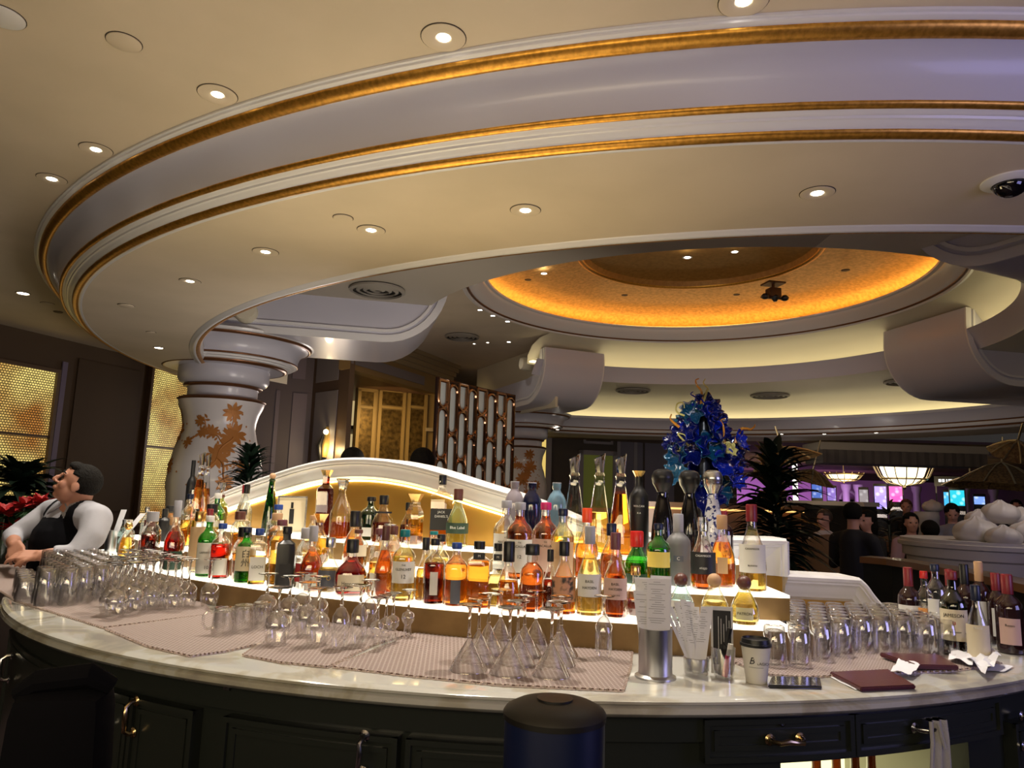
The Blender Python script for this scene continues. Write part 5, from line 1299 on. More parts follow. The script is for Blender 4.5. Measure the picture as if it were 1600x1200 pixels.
# glass with rolled receipts
q = base(1088, 1056)
t = thing('receipt_glass', 'short thick glass holding a fan of narrow white receipts', 'glass', (q.x, q.y, ZC + .0005), face_cam(q)); used.append((q.x, q.y, .045))
MB().lathe([(.030, 0), (.035, .01), (.037, .05), (.035, .052), (.033, .05), (.031, .014), (.004, .012)], 28, caps=False).build('glass_bowl', thin('tumbler_smoky', (.75, .75, .75), .3), t)
for k, (x, y, tilt, w_, hz) in enumerate([(-.016, .01, -.30, .012, .185), (-.010, 0, -.22, .016, .2), (-.004, -.008, -.15, .018, .21), (.004, .006, -.02, .02, .19), (.012, -.01, .10, .034, .195), (.0, .012, -.1, .03, .2), (-.02, -.004, -.35, .010, .16)]):
    o = sheet(t, [(x * .5, y, .015), (x + tilt * (hz), y, hz)], w_)
    receipt_lines(o, x * .5 + tilt * .08, y, .09, hz - .01, w_, rnd, tilt)
# clear cup with vapes and black card
q = base(1131, 1060)
t = thing('clear_cup', 'clear plastic cup holding a black menu card and two vape pens', 'cup', (q.x, q.y, ZC + .0005), face_cam(q)); used.append((q.x, q.y, .045))
MB().lathe([(.026, 0), (.030, .03), (.034, .085), (.033, .085), (.029, .03), (.025, .003), (.002, .003)], 24, caps=False).build('cup_wall', GW, t)
t2 = thing('menu_card', 'small black card with white border standing in the clear cup', 'card', (q.x, q.y + .01, ZC + .004), face_cam(q) + .1)
MB().box(0, .006, .098, .062, .0016, .186).build('card_border', mat('card_white', (.62, .62, .62), .5), t2, smooth=False)
MB().box(0, .0048, .105, .050, .0008, .150).build('card_face', LBS['black'], t2, smooth=False)
mb = MB()
for k in range(5): mb.box(-.010 + .0075 * k, .0042, .118 + .004 * (k % 2), .0012, .0004, .09 - .02 * (k % 3))
mb.build('printed_lines', INKW, t2, smooth=False)
for (x0, x1, z1, lab, m1, m2) in ((-.010, .018, .135, 'black vape pen leaning in the clear cup', BLACK, BLACK), (.002, .020, .095, 'pink and white vape pen in front in the clear cup', mat('vape_pink', (.50, .05, .13), .3), mat('vape_white', (.7, .68, .66), .3))):
    y0 = -.002 if m1 is BLACK else -.018
    tt = thing('vape_pen', lab, 'vape pen', (q.x, q.y, ZC + .004), face_cam(q))
    MB().tube([(x0, y0, .006), (x0 + (x1 - x0) * .65, y0, z1 * .65)], .0085, 10).build('pen_body', m1, tt); MB().tube([(x0 + (x1 - x0) * .66, y0, z1 * .66), (x1, y0, z1)], .0075, 10).build('mouthpiece', m2, tt)
# coffee cup
q = base(1182, 1066)
t = thing('coffee_cup', 'white paper coffee cup with black lid and Bellagio-style script'.replace('Bellagio-style ', 'thin black '), 'cup', (q.x, q.y, ZC + .0005), face_cam(q)); used.append((q.x, q.y, .05))
MB().lathe([(.028, 0), (.0285, .002), (.040, .098), (.041, .100)], 36).build('paper_cup', mat('cup_white', (.74, .72, .66), .5), t)
MB().lathe([(.0425, .098), (.0435, .101), (.0425, .106), (.040, .107), (.0385, .118), (.036, .119), (.034, .113), (.01, .112)], 36).build('lid', BLACK, t)
o = text('B', .026, INK, t, (-.012, -.0362, .062), bend=.036, shear=.3); text('ELLAGIO', .0105, INK, t, (.013, -.0356, .056), name='small_lettering', bend=.036)
MB().tube([(.030 * math.sin(a) , -.0362 + .036 - .036 * math.cos(a * .9), .045) for a in [(-.7 + 1.4 * i / 10) for i in range(11)]], .0004, 4).build('printed_line', INK, t)
# phone
def slab(name, lab, cat, corners, z, th, m, part, bev=.004):
    P = [onz(u, v, z + th) for u, v in corners]
    c = sum(P, Vector()) / 4
    t = thing(name, lab, cat, (c.x, c.y, z))
    mb = MB().prism([(p.x - c.x, p.y - c.y) for p in P], 0, th)
    bmesh.ops.bevel(mb.bm, geom=mb.bm.edges[:], offset=bev, segments=3, affect='EDGES')
    mb.build(part, m, t); return t, [Vector((p.x - c.x, p.y - c.y, th)) for p in P]
t, _ = slab('mobile_phone', 'black phone lying face down beside the coffee cup', 'phone', [(1200, 1070), (1284, 1072), (1281, 1058), (1206, 1056)], ZC + .0006, .009, mat('phone_black', (.01, .01, .012), .18, coat=.5), 'phone_body', .003)
FOLD = mat('maroon_leather', (.065, .008, .010), .38, bump=(160, .12))
t, P = slab('bill_folder', 'maroon leather bill folder lying nearest, left of the other', 'bill folder', [(1345, 1074), (1431, 1070), (1388, 1045), (1296, 1049)], ZC + .0006, .012, FOLD, 'leather_cover', .003)
t, P = slab('bill_folder', 'maroon bill folder behind, resting at a tilt against the tumblers', 'bill folder', [(1430, 1038), (1498, 1040), (1466, 1022), (1374, 1019)], ZC + .011, .014, FOLD, 'leather_cover', .003)
def paper(lab, pts, name='loose_receipt', lift=.0, seg=6, m=PAPER, amp=.006):
    P = [onz(u, v, ZC + .003) for u, v in pts]; mb = MB(); rows = []
    for i in range(seg + 1):
        a = P[0].lerp(P[3], i / seg); b = P[1].lerp(P[2], i / seg); r = []
        for j in range(seg + 1):
            p = a.lerp(b, j / seg); r.append(Vector((p.x, p.y, ZC + lift + .004 + amp * math.sin(i * .9 + j * .6)**2 + amp * (i / seg)**2)))
        rows.append(r)
    mb.grid(rows); mb.grid([[p - Vector((0, 0, .0006)) for p in r] for r in rows], flip=True); o = mb.build(name, m, smooth=True)
    return tag(o, lab, 'receipt', 'loose receipts at the right')
paper('small receipt sticking out between the two maroon folders', [(1392, 1056), (1424, 1062), (1440, 1049), (1405, 1040)], lift=.012)
paper('white receipt edge peeking from under the nearest maroon folder', [(1288, 1052), (1310, 1050), (1345, 1076), (1336, 1077)], amp=.001, lift=-.003)
paper('crumpled receipt right of the tilted maroon folder', [(1482, 1036), (1520, 1046), (1530, 1024), (1488, 1026)], lift=.01, amp=.012)
paper('curled receipt at the right, its corner folded over the mat', [(1506, 1034), (1540, 1062), (1566, 1042), (1524, 1024)], lift=.012, amp=.018)
paper('thin receipt flat on the marble at the far right', [(1536, 1048), (1570, 1050), (1584, 1042), (1560, 1038)], amp=.001)
# straw wrapper / stirrer
# ---- bottles standing on the marble at the right
def cb(u, vt, vb, R, shape, liq, fill, glass, cap, lab, **kw):
    q = onz(u, vb, ZC + .0005); d = ray(u, vt); zt = EYE + d.z * math.hypot(q.x, q.y) / math.hypot(d.x, d.y)
    for a, b, c in list(used):
        pass
    t = thing('liquor_bottle', lab, 'bottle', (q.x, q.y, ZC + .0005), face_cam(q), 'bottles standing on the marble at right')
    build_bottle(t, shape, zt - ZC, R, liq, fill, glass, cap, **kw); used.append((q.x, q.y, R)); return t
WG = MATS['wine_glass_black']
cb(1424, 887, 1003, .039, 'wine', None, 0, 'smoke', 'dred', 'red wine bottle with white label reading RODNEY STRONG', opaque=WG, lb=('white', .16, .50, 1.2, ('RODNEY', .012, .33, INK), ('STRONG', .012, .285, INK), ('U', .012, .42, INKR)))
cb(1449, 893, 1006, .033, 'std', 'clear', .3, 'clear', 'red', 'clear bottle with orange label and red cap behind the right tumblers', lb=('orange', .15, .50, 1.1, ("TITO'S", .011, .42, INKR)))
cb(1467, 882, 1010, .034, 'tall', 'clear', .3, 'clear', 'dblue', 'tall clear bottle with white label next to the Irish whiskey', lb=('white', .14, .58, .9))
cb(1494, 893, 1026, .042, 'std', 'dark', .5, 'dgreen', 'dred', 'green whiskey bottle with cream label reading JAMESON', lb=('cream', .20, .56, 1.25, ('JAMESON', .0155, .49, INK), ('IRISH WHISKEY', .006, .30, INK), ('u', .022, .41, INKR)))
cb(1531, 915, 1036, .036, 'slope', 'deep', .3, 'clear', 'dblue', 'clear bottle with cream label and a navy strip, nearest at right', lb=('cream', .06, .50, 1.1, ('TRACE', .009, .46, INKW)))
cb(1513, 882, 1006, .036, 'wine', None, 0, 'smoke', 'black', 'black wine bottle with black capsule behind the Irish whiskey', opaque=WG)
cb(1536, 878, 1000, .036, 'wine', None, 0, 'smoke', 'cork', 'dark wine bottle closed with a bare cork', opaque=WG, lb=('white', .1, .5, 1.0))
cb(1562, 896, 1004, .038, 'wine', None, 0, 'smoke', 'dred', 'dark wine bottle with red capsule, second from the right', opaque=WG, lb=('white', .1, .5, .5))
cb(1581, 898, 1020, .043, 'wine', None, 0, 'smoke', 'dred', 'broad dark wine bottle with a pale rounded label at the right edge', opaque=WG, lb=('pink', .12, .45, .8, ('Rosso', .012, .36, INK)))
cb(1488, 890, 992, .034, 'wine', None, 0, 'smoke', 'dred', 'dark bottle with red top hidden behind the Irish whiskey', opaque=WG)

# framed bottle picture on the top step
q = onc(455, 812, CT, 3.66)
t = thing('framed_card', 'framed white card with a picture of a black bottle, behind the bottles', 'picture', (q.x, q.y, 1.3205), face_cam(q) + .12)
wd = 44 / 1120 * q.y; hz = (EYE + ray(455, 775).z * q.y / ray(455, 775).y) - 1.3205
mb = MB()
for (x, z, sx, sz) in ((0, .004, wd, .008), (0, hz - .004, wd, .008), (-wd / 2 + .004, hz / 2, .008, hz), (wd / 2 - .004, hz / 2, .008, hz)): mb.box(x, 0, z, sx, .012, sz)
mb.build('frame', CAPS['silver'], t, smooth=False)
MB().box(0, .003, hz / 2, wd - .01, .004, hz - .01).build('card', LBS['cream'], t, smooth=False)
MB().box(0, 0, hz * .45, .022, .003, hz * .4).box(0, 0, hz * .75, .012, .003, hz * .16).build('printed_bottle', BLACK, t, smooth=False)
# paper stack and shakers at the far left end
q = onc(176, 868, CT, 4.15)
t = thing('steel_holder', 'steel cup full of folded receipts at the far left end of the step', 'holder', (q.x - .02, q.y, 1.1505), face_cam(q))
MB().lathe([(.028, 0), (.034, .12), (.033, .12), (.026, .004)], 24, caps=False).build('cup', STEEL, t)
for x, tl, h_ in ((-.012, -.02, .2), (0, .05, .24), (.012, .14, .22)): sheet(t, [(x, 0, .01), (x + tl, 0, h_)], .03)
# cooler bottles
for i, (u, c1) in enumerate(((1290, 'red'), (1322, 'gold'), (1352, 'gold'), (1378, 'black'))):
    a = cang(u, 1185, CR - .12); x, y = CC[0] + (CR - .16) * math.cos(a), CC[1] + (CR - .16) * math.sin(a)
    t = thing('cooler_bottle', ['bottle with a red cap in the lit cooler', 'bottle with a yellow cap in the cooler, next to the red cap', 'second yellow-capped bottle in the cooler', 'dark-capped bottle in the cooler near the towel'][i], 'bottle', (x, y, .4405), face_cam((x, y)), 'bottles in the cooler')
    build_bottle(t, 'std', COOLH - .005 * i, .038, 'dark', .5, 'brown', c1 if c1 != 'gold' else mat('cap_yellow', (.75, .6, .05), .4), lb=('black', .15, .5, 1.0))
# towel on the drawer handle
a = cang(1440, 1133)
TOW = mat('grey_towel', (.42, .41, .40), .9, bump=(300, .3))
t = thing('bar_towel', 'grey cloth towel hung over the right drawer handle', 'towel', (CC[0], CC[1], 0), a)
mb = MB(); rows = []; zh = czz(1440, 1124)
for i in range(15):
    k = i / 14; r = []
    for j in range(17):
        s = j / 16; w = .030 + .035 * k
        yy = (s - .5) * 2 * w - .028 * k; fold = .010 * math.sin(s * 15 + k * 2) * (.4 + k)
        zz = zh + .010 - .34 * k if k > .08 else zh + .012
        r.append((CR + .058 + fold - (.03 * (1 - k * 12) if k < .08 else 0), yy, zz))
    rows.append(r)
mb.grid(rows); mb.grid([[(x - .003, y, z) for x, y, z in r] for r in rows], flip=True); mb.build('cloth', TOW, t)
mb = MB(); rows = [[(CR + .066 + .004 * math.sin(j), -.022 + .004 * j + .02 * i / 5, zh + .012 - .014 * i) for j in range(5)] for i in range(6)]; mb.grid(rows); mb.build('folded_corner', TOW, t)

# near guest counter (below the frame) with the dark things standing on it
gc = tag(MB().box(-.2, .30, 1.02, 4.6, 1.5, .06, bev=.01).build('guest_counter', mat('dark_wood_top', (.03, .015, .008), .3)), 'dark guest counter along the bottom of the photo, nearest the camera', 'counter')
q = ony(866, 1150, .86)
t = thing('travel_flask', 'navy blue round flask with black domed lid in the foreground', 'flask', (q.x, q.y, 1.0505), 0)
rw = 74 / 1120 * .86; zt = EYE + ray(866, 1092).z * .86 / ray(866, 1092).y; zz = zt - 1.0505
MB().lathe([(rw * .94, 0), (rw, .01), (rw, zz - .018)], 40).build('flask_body', mat('navy_lacquer', (.002, .006, .035), .4), t)
MB().lathe([(rw * 1.02, zz - .020), (rw * 1.03, zz - .014), (rw * .98, zz - .010), (rw * .80, zz - .005), (rw * .50, zz - .001), (rw * .02, zz)], 40).build('lid', mat('lid_black', (.004, .0035, .003), .5), t)
MB().lathe([(rw * .36, zz - .012), (rw * .36, zz - .0005 + .002), (rw * .02, zz + .0025)], 24).build('lid_knob', BLACK, t)
q = ony(95, 1150, 1.0)
t = thing('soft_bag', 'dark navy soft bag standing at the lower left corner', 'bag', (q.x, q.y, 1.0505), .2)
BG = mat('black_fabric', (.0015, .0015, .003), .9, spec=.1)
zt = EYE + ray(95, 1052).z * 1.0 / ray(95, 1052).y - 1.0505
mb = MB().box(0, 0, zt * .47, .115, .09, zt * .92, bev=.03)
for v in mb.bm.verts:
    if v.co.z < zt * .5: v.co.x *= 1.15
mb.build('bag_body', BG, t)
MB().tube([(-.055, 0, zt * .9), (-.03, -.01, zt * .97), (.03, -.01, zt), (.055, 0, zt * .93)], [.012, .016, .016, .012], 10).build('rolled_top', BG, t)
# ================================================================== people
SKIN = mat('skin', (.42, .20, .13), .5); SKIN2 = mat('skin_light', (.52, .27, .20), .5); HAIRM = mat('black_hair', (.006, .005, .004), .8, spec=.15, bump=(90, .8))
SHIRT = mat('white_shirt', (.33, .33, .37), .75, bump=(25, .12)); VEST = mat('black_vest', (.0025, .0025, .004), .9, spec=.12)  # shirt is white cloth; its shade is put into the grey colour
def apply_mods(o, vox, smooth, dec=None):
    m = o.modifiers.new('r', 'REMESH'); m.mode = 'VOXEL'; m.voxel_size = vox; m.use_smooth_shade = True
    m = o.modifiers.new('s', 'SMOOTH'); m.factor = .6; m.iterations = smooth
    dg = bpy.context.evaluated_depsgraph_get(); me = bpy.data.meshes.new_from_object(o.evaluated_get(dg)); old = o.data
    o.modifiers.clear(); o.data = me; bpy.data.meshes.remove(old)
    for p in me.polygons: p.use_smooth = True
    return o
def limb(mb, pts, rad, n=14):
    mb.tube(pts, rad, n)
    for p, r in ((pts[0], rad[0]), (pts[-1], rad[-1])): mb.ball(p, r, seg=14, rings=8)
    for p, r in list(zip(pts, rad))[1:-1]: mb.ball(p, r * .99, seg=14, rings=8)
def fuse(mb, name, m, parent, vox=.012, smooth=4): return apply_mods(mb.build(name, m, parent), vox, smooth)
def head_matrix(c, up, face):
    up = Vector(up).normalized(); f = Vector(face); f = (f - up * f.dot(up)).normalized(); x = up.cross(f) * -1
    M = Matrix((x, f, up)).transposed().to_4x4(); M.translation = Vector(c); return M   # local: +Y face, +Z up
def head_into(mb, M, s=1.0):
    """skull, jaw, nose, brow, lips, ears, built at real size about the head centre"""
    mb.ball((0, -.012 * s, .030 * s), .092 * s, (.86, 1.05, .98), 20, 14, M)
    mb.ball((0, .018 * s, -.040 * s), .066 * s, (.92, .98, 1.15), 18, 12, M)
    mb.ball((0, .052 * s, -.088 * s), .030 * s, (1.0, .85, .75), 12, 8, M)          # chin
    for t_, r_, z_ in ((.088, .010, .018), (.100, .013, -.004), (.106, .015, -.020)): mb.ball((0, t_ * s, z_ * s), r_ * s, (.85, 1, 1), 10, 8, M)   # nose
    for x in (-1, 1):
        mb.ball((x * .014 * s, .094 * s, -.026 * s), .009 * s, (1, 1, .8), 8, 6, M)
        mb.ball((x * .030 * s, .074 * s, .032 * s), .017 * s, (1.5, .7, .55), 10, 8, M)   # brow
        mb.ball((x * .044 * s, .052 * s, -.022 * s), .026 * s, (.8, .9, 1), 10, 8, M)    # cheek
        mb.ball((x * .080 * s, -.008 * s, -.008 * s), .026 * s, (.35, .75, 1.15), 12, 8, M)  # ear
    mb.ball((0, .088 * s, -.052 * s), .012 * s, (1.9, .8, .55), 10, 6, M); mb.ball((0, .086 * s, -.062 * s), .012 * s, (1.6, .8, .6), 10, 6, M)
def hand_into(mb, wrist, d, nrm, s=1.0, curl=.5, thumb=1):
    """palm plus five fingers; d points to the fingertips, nrm is the back of the hand"""
    d = Vector(d).normalized(); n = Vector(nrm); n = (n - d * n.dot(d)).normalized(); x = d.cross(n) * thumb; W_ = Vector(wrist)
    for k in range(-2, 3): mb.tube([W_ + x * k * .011 * s, W_ + d * .085 * s + x * k * .0175 * s], [.017 * s, .013 * s], 8); mb.ball(W_ + d * .085 * s + x * k * .0175 * s, .013 * s, seg=8, rings=6)
    L = [.066, .078, .083, .076]
    for k in range(4):
        b_ = W_ + d * .088 * s + x * (-.030 + .020 * k + .003) * -1 * s; dirv = d.copy(); pts = [b_]
        for j, fl in enumerate((.45, .32, .25)):
            ang = curl * (.5 + .5 * j); dirv = (dirv * math.cos(ang) - n * math.sin(ang)).normalized(); nn = x.cross(dirv); b_ = b_ + dirv * L[3 - k] * fl * s; pts.append(b_)
        limb(mb, pts, [.0098 * s, .0092 * s, .0085 * s, .0075 * s], 8)
    t0 = W_ + d * .025 * s + x * .026 * s; limb(mb, [t0, t0 + (d * .6 + x * .6) * .040 * s, t0 + (d * .95 + x * .45 - n * .35) * .068 * s], [.014 * s, .011 * s, .009 * s], 8)
def pt(u, v, y): return ony(u, v, y)
# ---- bartender
bp_ = pt(75, 840, 4.05)
t = thing('person', 'bartender in white shirt and black vest leaning on the counter, head turned left', 'person', (bp_.x, bp_.y, 0))
o_ = Vector((bp_.x, bp_.y, 0)); Q = lambda u, v, y: pt(u, v, y) - o_
hc = Q(119, 757, 4.05)
HM = head_matrix(hc, (.42, .10, .88), (-.90, -.42, .30))
neck0 = Q(116, 800, 4.10); shR = Q(150, 812, 3.98); shL = Q(80, 800, 4.30)
elR = Q(118, 866, 3.84); wrR = Q(62, 868, 3.76); elL = Q(20, 838, 4.15); wrL = Q(22, 852, 3.86)
hipc = Q(84, 930, 4.25)
mb = MB(); head_into(mb, HM, 1.0)
limb(mb, [hc + Vector((.03, .02, -.05)), neck0 + Vector((0, 0, -.02))], [.056, .062])
limb(mb, [neck0, Q(105, 850, 4.12), hipc], [.09, .12, .13])
limb(mb, [elR, (elR + wrR) / 2, wrR], [.040, .040, .028]); limb(mb, [elL, (elL + wrL) / 2, wrL], [.040, .038, .028])
hand_into(mb, wrR, Q(14, 868, 3.74) - wrR, (0, -.5, 1), 1.0, .35, -1)
hand_into(mb, wrL, Q(34, 884, 3.72) - wrL, (-.3, -.8, .5), 1.0, .45, 1)
limb(mb, [hipc + Vector((-.09, 0, 0)), hipc + Vector((-.10, .0, -.42)), Vector((hipc.x - .10, hipc.y + .1, .06))], [.09, .07, .05]); limb(mb, [hipc + Vector((.09, 0, 0)), hipc + Vector((.10, .0, -.42)), Vector((hipc.x + .10, hipc.y + .1, .06))], [.09, .07, .05])
fuse(mb, 'body', SKIN, t, .006, 3)
mb = MB()                                # shirt
limb(mb, [shL, (shL + shR) / 2 + Vector((0, 0, .02)), shR], [.075, .095, .085])
limb(mb, [(shL + shR) / 2 - Vector((0, 0, .03)), Q(98, 845, 4.10), hipc + Vector((0, 0, .1))], [.14, .145, .135])
limb(mb, [(shL + shR) / 2, neck0 + Vector((0, 0, .035))], [.10, .068])
limb(mb, [shR, (shR + elR) / 2 + Vector((.03, 0, .0)), elR, elR * .62 + wrR * .38], [.085, .072, .060, .050]); mb.tube([elR * .64 + wrR * .36, elR * .36 + wrR * .64], [.050, .052], 16)
limb(mb, [shL, (shL + elL) / 2, elL, elL * .5 + wrL * .5], [.075, .062, .055, .046])
fuse(mb, 'shirt', SHIRT, t, .010, 5)
mb = MB()                                # collar wings
for s_ in (-1, 1): mb.face([neck0 + Vector((-.02, -.07, .05)), neck0 + Vector((s_ * .07 - .01, -.03, .06)), neck0 + Vector((s_ * .06 - .03, -.10, -.01))])
o = mb.build('collar', SHIRT, t); m = o.modifiers.new('s', 'SOLIDIFY'); m.thickness = .006
mb = MB()                                # vest
limb(mb, [(shL * .80 + shR * .20), (shL + shR) / 2 + Vector((0, 0, .02)), (shL * .20 + shR * .80)], [.084, .104, .096])
limb(mb, [(shL + shR) / 2 - Vector((0, -.01, .05)), Q(96, 845, 4.09), hipc + Vector((0, 0, .08))], [.150, .158, .15])
v_ = fuse(mb, 'vest', VEST, t, .010, 5)
import bmesh as _b                       # cut the V neck by removing faces in front of the chest
bm = _b.new(); bm.from_mesh(v_.data); apex = Q(88, 812, 3.95); tipn = neck0 + Vector((-.01, -.05, .03))
fr = Vector((-.35, -.93, 0)); kill = []
for f in bm.faces:
    c = f.calc_center_median(); r_ = c - tipn
    k_ = (tipn.z - c.z) / max(tipn.z - apex.z, .01)
    if f.normal.dot(fr) > -.2 and -.9 < k_ < 1.0:
        axis = tipn.lerp(apex, max(k_, 0)); off = (c - axis); lat = abs(off.dot(Vector((.93, -.35, 0))))
        if lat < .055 * (1 - k_) and off.dot(fr) > -.10: kill.append(f)
_b.ops.delete(bm, geom=kill, context='FACES'); bm.to_mesh(v_.data); bm.free()
m = v_.modifiers.new('s', 'SOLIDIFY'); m.thickness = .006
mb = MB(); mb.ball((0, -.022, .036), .090, (.87, 1.06, .98), 28, 20, HM); mb.ball((0, .035, .085), .042, (1.25, 1.1, .65), 20, 12, HM)
inv = HM.inverted(); kill = []
for v in mb.bm.verts:
    c = inv @ v.co
    if (c.z < .038 and c.y > .012) or c.z < -.03 or (c.y > .062 and c.z < .075): kill.append(v)
_b.ops.delete(mb.bm, geom=kill, context='VERTS'); o = mb.build('hair', HAIRM, t); m = o.modifiers.new('s', 'SOLIDIFY'); m.thickness = .008; m.offset = 0
mb = MB()
for x in (-1, 1): mb.ball((x * .031, .076, .012), .0115, (1.2, .6, .7), 10, 8, HM)
mb.build('eyes', BLACK, t)
mb = MB()
for x in (-1, 1): mb.tube([HM @ Vector((x * .014, .092, .034)), HM @ Vector((x * .032, .088, .041)), HM @ Vector((x * .050, .070, .036))], [.003, .0045, .003], 6)
mb.build('eyebrows', HAIRM, t)
mb = MB(); limb(mb, [hipc + Vector((-.09, 0, .05)), hipc + Vector((-.10, .0, -.42)), Vector((hipc.x - .10, hipc.y + .1, .10))], [.115, .09, .08]); limb(mb, [hipc + Vector((.09, 0, .05)), hipc + Vector((.10, .0, -.42)), Vector((hipc.x + .10, hipc.y + .1, .10))], [.115, .09, .08])
fuse(mb, 'trousers', VEST, t, .016, 3)
mb = MB()
for s_ in (-.10, .10): mb.ball((hipc.x + s_, hipc.y + .04, .045), .05, (1, 2.2, .9), 14, 8)
mb.build('shoes', BLACK, t)
q = onz(104, 872, ZC + .02); d_ = Vector((q.x - CC[0], q.y - CC[1])).normalized() * 2.62; q = Vector((CC[0] + d_.x, CC[1] + d_.y, 0)); tag(MB().box(q.x, q.y, ZC + .0215, .22, .12, .042, rz=.3, bev=.006).build('bar_tray', mat('dark_red_tray', (.10, .012, .010), .5)), 'dark red folded cloth under the bartender\'s elbow', 'cloth')

def figure(u, v, y, lab, top, hair, face=(0, -1, 0), up=(0, 0, 1), skin=None, headpx=None, lean=(0, 0), bald=False, longhair=False, seat=.48, arms=True, wid=.2):
    """seated or standing guest: head centre seen at (u, v)"""
    c = pt(u, v, y); t = thing('person', lab, 'person', (c.x, c.y, 0)); z = c.z
    f = Vector(face).normalized(); sd = Vector((f.y, -f.x, 0)).normalized(); L = Vector((lean[0], lean[1], 0))
    HM = head_matrix((L.x, L.y, z), up, face); mb = MB(); head_into(mb, HM)
    nk = Vector((L.x * .8, L.y * .8, z - .16)) - f * .02; ch = Vector((L.x * .5, L.y * .5, z - .42)); hp = Vector((0, 0, max(z - .78, seat)))
    limb(mb, [Vector((L.x, L.y, z - .05)) - f * .02, nk], [.055, .06]); limb(mb, [nk - Vector((0, 0, .05)), ch, hp], [.09, .12, .13])
    hands = []
    for s_ in (-1, 1):
        sh = nk + sd * s_ * (wid - .03) - Vector((0, 0, .09)); el = sh + sd * s_ * .06 - Vector((0, 0, .26)) + f * .05; wr = el + f * .22 - sd * s_ * .08 + Vector((0, 0, .02))
        limb(mb, [sh, el, wr], [.05, .04, .028]); hand_into(mb, wr, f - sd * s_ * .3, (0, 0, 1), 1.0, .4, s_); hands.append((sh, el, wr))
    for s_ in (-1, 1):
        kn = hp + sd * s_ * .11 + f * (.42 if hp.z < .75 else .02) + Vector((0, 0, 0 if hp.z < .75 else -.42)); ft = Vector((kn.x, kn.y, .07)); limb(mb, [hp + sd * s_ * .09, kn, ft], [.09, .065, .045])
    fuse(mb, 'body', skin or SKIN2, t, .014, 3)
    mb = MB(); limb(mb, [nk - sd * (wid - .05) - Vector((0, 0, .08)), nk - Vector((0, 0, .05)), nk + sd * (wid - .05) - Vector((0, 0, .08))], [.07, .085, .07]); limb(mb, [nk - Vector((0, 0, .10)), ch, hp + Vector((0, 0, -.02))], [.14, .155, .16])
    for sh, el, wr in hands: limb(mb, [sh, el, el * .3 + wr * .7], [.068, .055, .042])
    fuse(mb, 'top', top, t, .016, 4)
    mb = MB()
    for s_ in (-1, 1):
        kn = hp + sd * s_ * .11 + f * (.42 if hp.z < .75 else .02) + Vector((0, 0, 0 if hp.z < .75 else -.42)); limb(mb, [hp + sd * s_ * .09, kn, Vector((kn.x, kn.y, .12))], [.11, .085, .065])
    fuse(mb, 'trousers', VEST, t, .02, 2)
    if not bald:
        mb = MB(); mb.ball((0, -.022, .040), .096, (.92, 1.10, 1.02), 24, 16, HM)
        if longhair: mb.ball((0, -.06, -.06), .085, (1.15, .7, 1.5), 20, 12, HM)
        inv = HM.inverted(); kill = [v_ for v_ in mb.bm.verts if ((inv @ v_.co).z < .040 and (inv @ v_.co).y > .015) or ((inv @ v_.co).z < -.03 and not longhair) or ((inv @ v_.co).y > .068 and (inv @ v_.co).z < .08)]
        _b.ops.delete(mb.bm, geom=kill, context='VERTS'); o = mb.build('hair', hair, t); m = o.modifiers.new('s', 'SOLIDIFY'); m.thickness = .012; m.offset = 0
    mb = MB()
    for x in (-1, 1): mb.ball((x * .031, .076, .012), .0115, (1.2, .6, .7), 8, 6, HM)
    mb.build('eyes', BLACK, t); return t
DTOP = mat('dark_clothes', (.008, .008, .010), .8); WTOP = mat('pale_tshirt', (.52, .50, .54), .8); GTOP = mat('grey_shirt', (.20, .21, .26), .8); PTOP = mat('pink_top', (.42, .26, .30), .8)
HBR = mat('brown_hair', (.05, .03, .02), .5)
figure(1287, 812, 9.6, 'bearded man in a white t-shirt seated in an armchair beside the dark plant', WTOP, HBR, (-.8, -.5, 0))
figure(1334, 806, 7.6, 'person in black with dark hair, back turned, right of the white t-shirt man', DTOP, HAIRM, (.7, .5, 0), wid=.23)
figure(1354, 815, 8.8, 'woman in dark clothes facing left just right of the person in black', DTOP, HAIRM, (-.8, -.3, 0), longhair=True)
figure(1424, 818, 9.2, 'woman with long dark hair and pale pink top, in the middle of the lounge', PTOP, HAIRM, (-.2, -1, 0), longhair=True)
figure(1452, 832, 8.3, 'dark-haired person in black seen from behind, in front of the round pedestal', DTOP, HAIRM, (.1, 1, 0), wid=.24)
figure(1488, 803, 9.8, 'man in a grey shirt with bowed head left of the bun-shaped sculptures', GTOP, HAIRM, (-.4, -.8, -.4), up=(-.2, -.3, .9))
figure(1416, 793, 12.0, 'person with reddish hair behind the small plant in the lounge', DTOP, mat('red_hair', (.09, .03, .02), .6), (-.5, -.8, 0))
figure(1588, 793, 12.5, 'dark-haired man with a light face at the right edge, farthest back', DTOP, HAIRM, (-.6, -.8, 0))
figure(552, 726, 5.9, 'person behind the white arch, only the dark hair showing, left', DTOP, HAIRM, (.2, 1, 0))
figure(661, 728, 5.6, 'person behind the white arch, only the dark hair showing, right', DTOP, HAIRM, (.2, 1, 0))

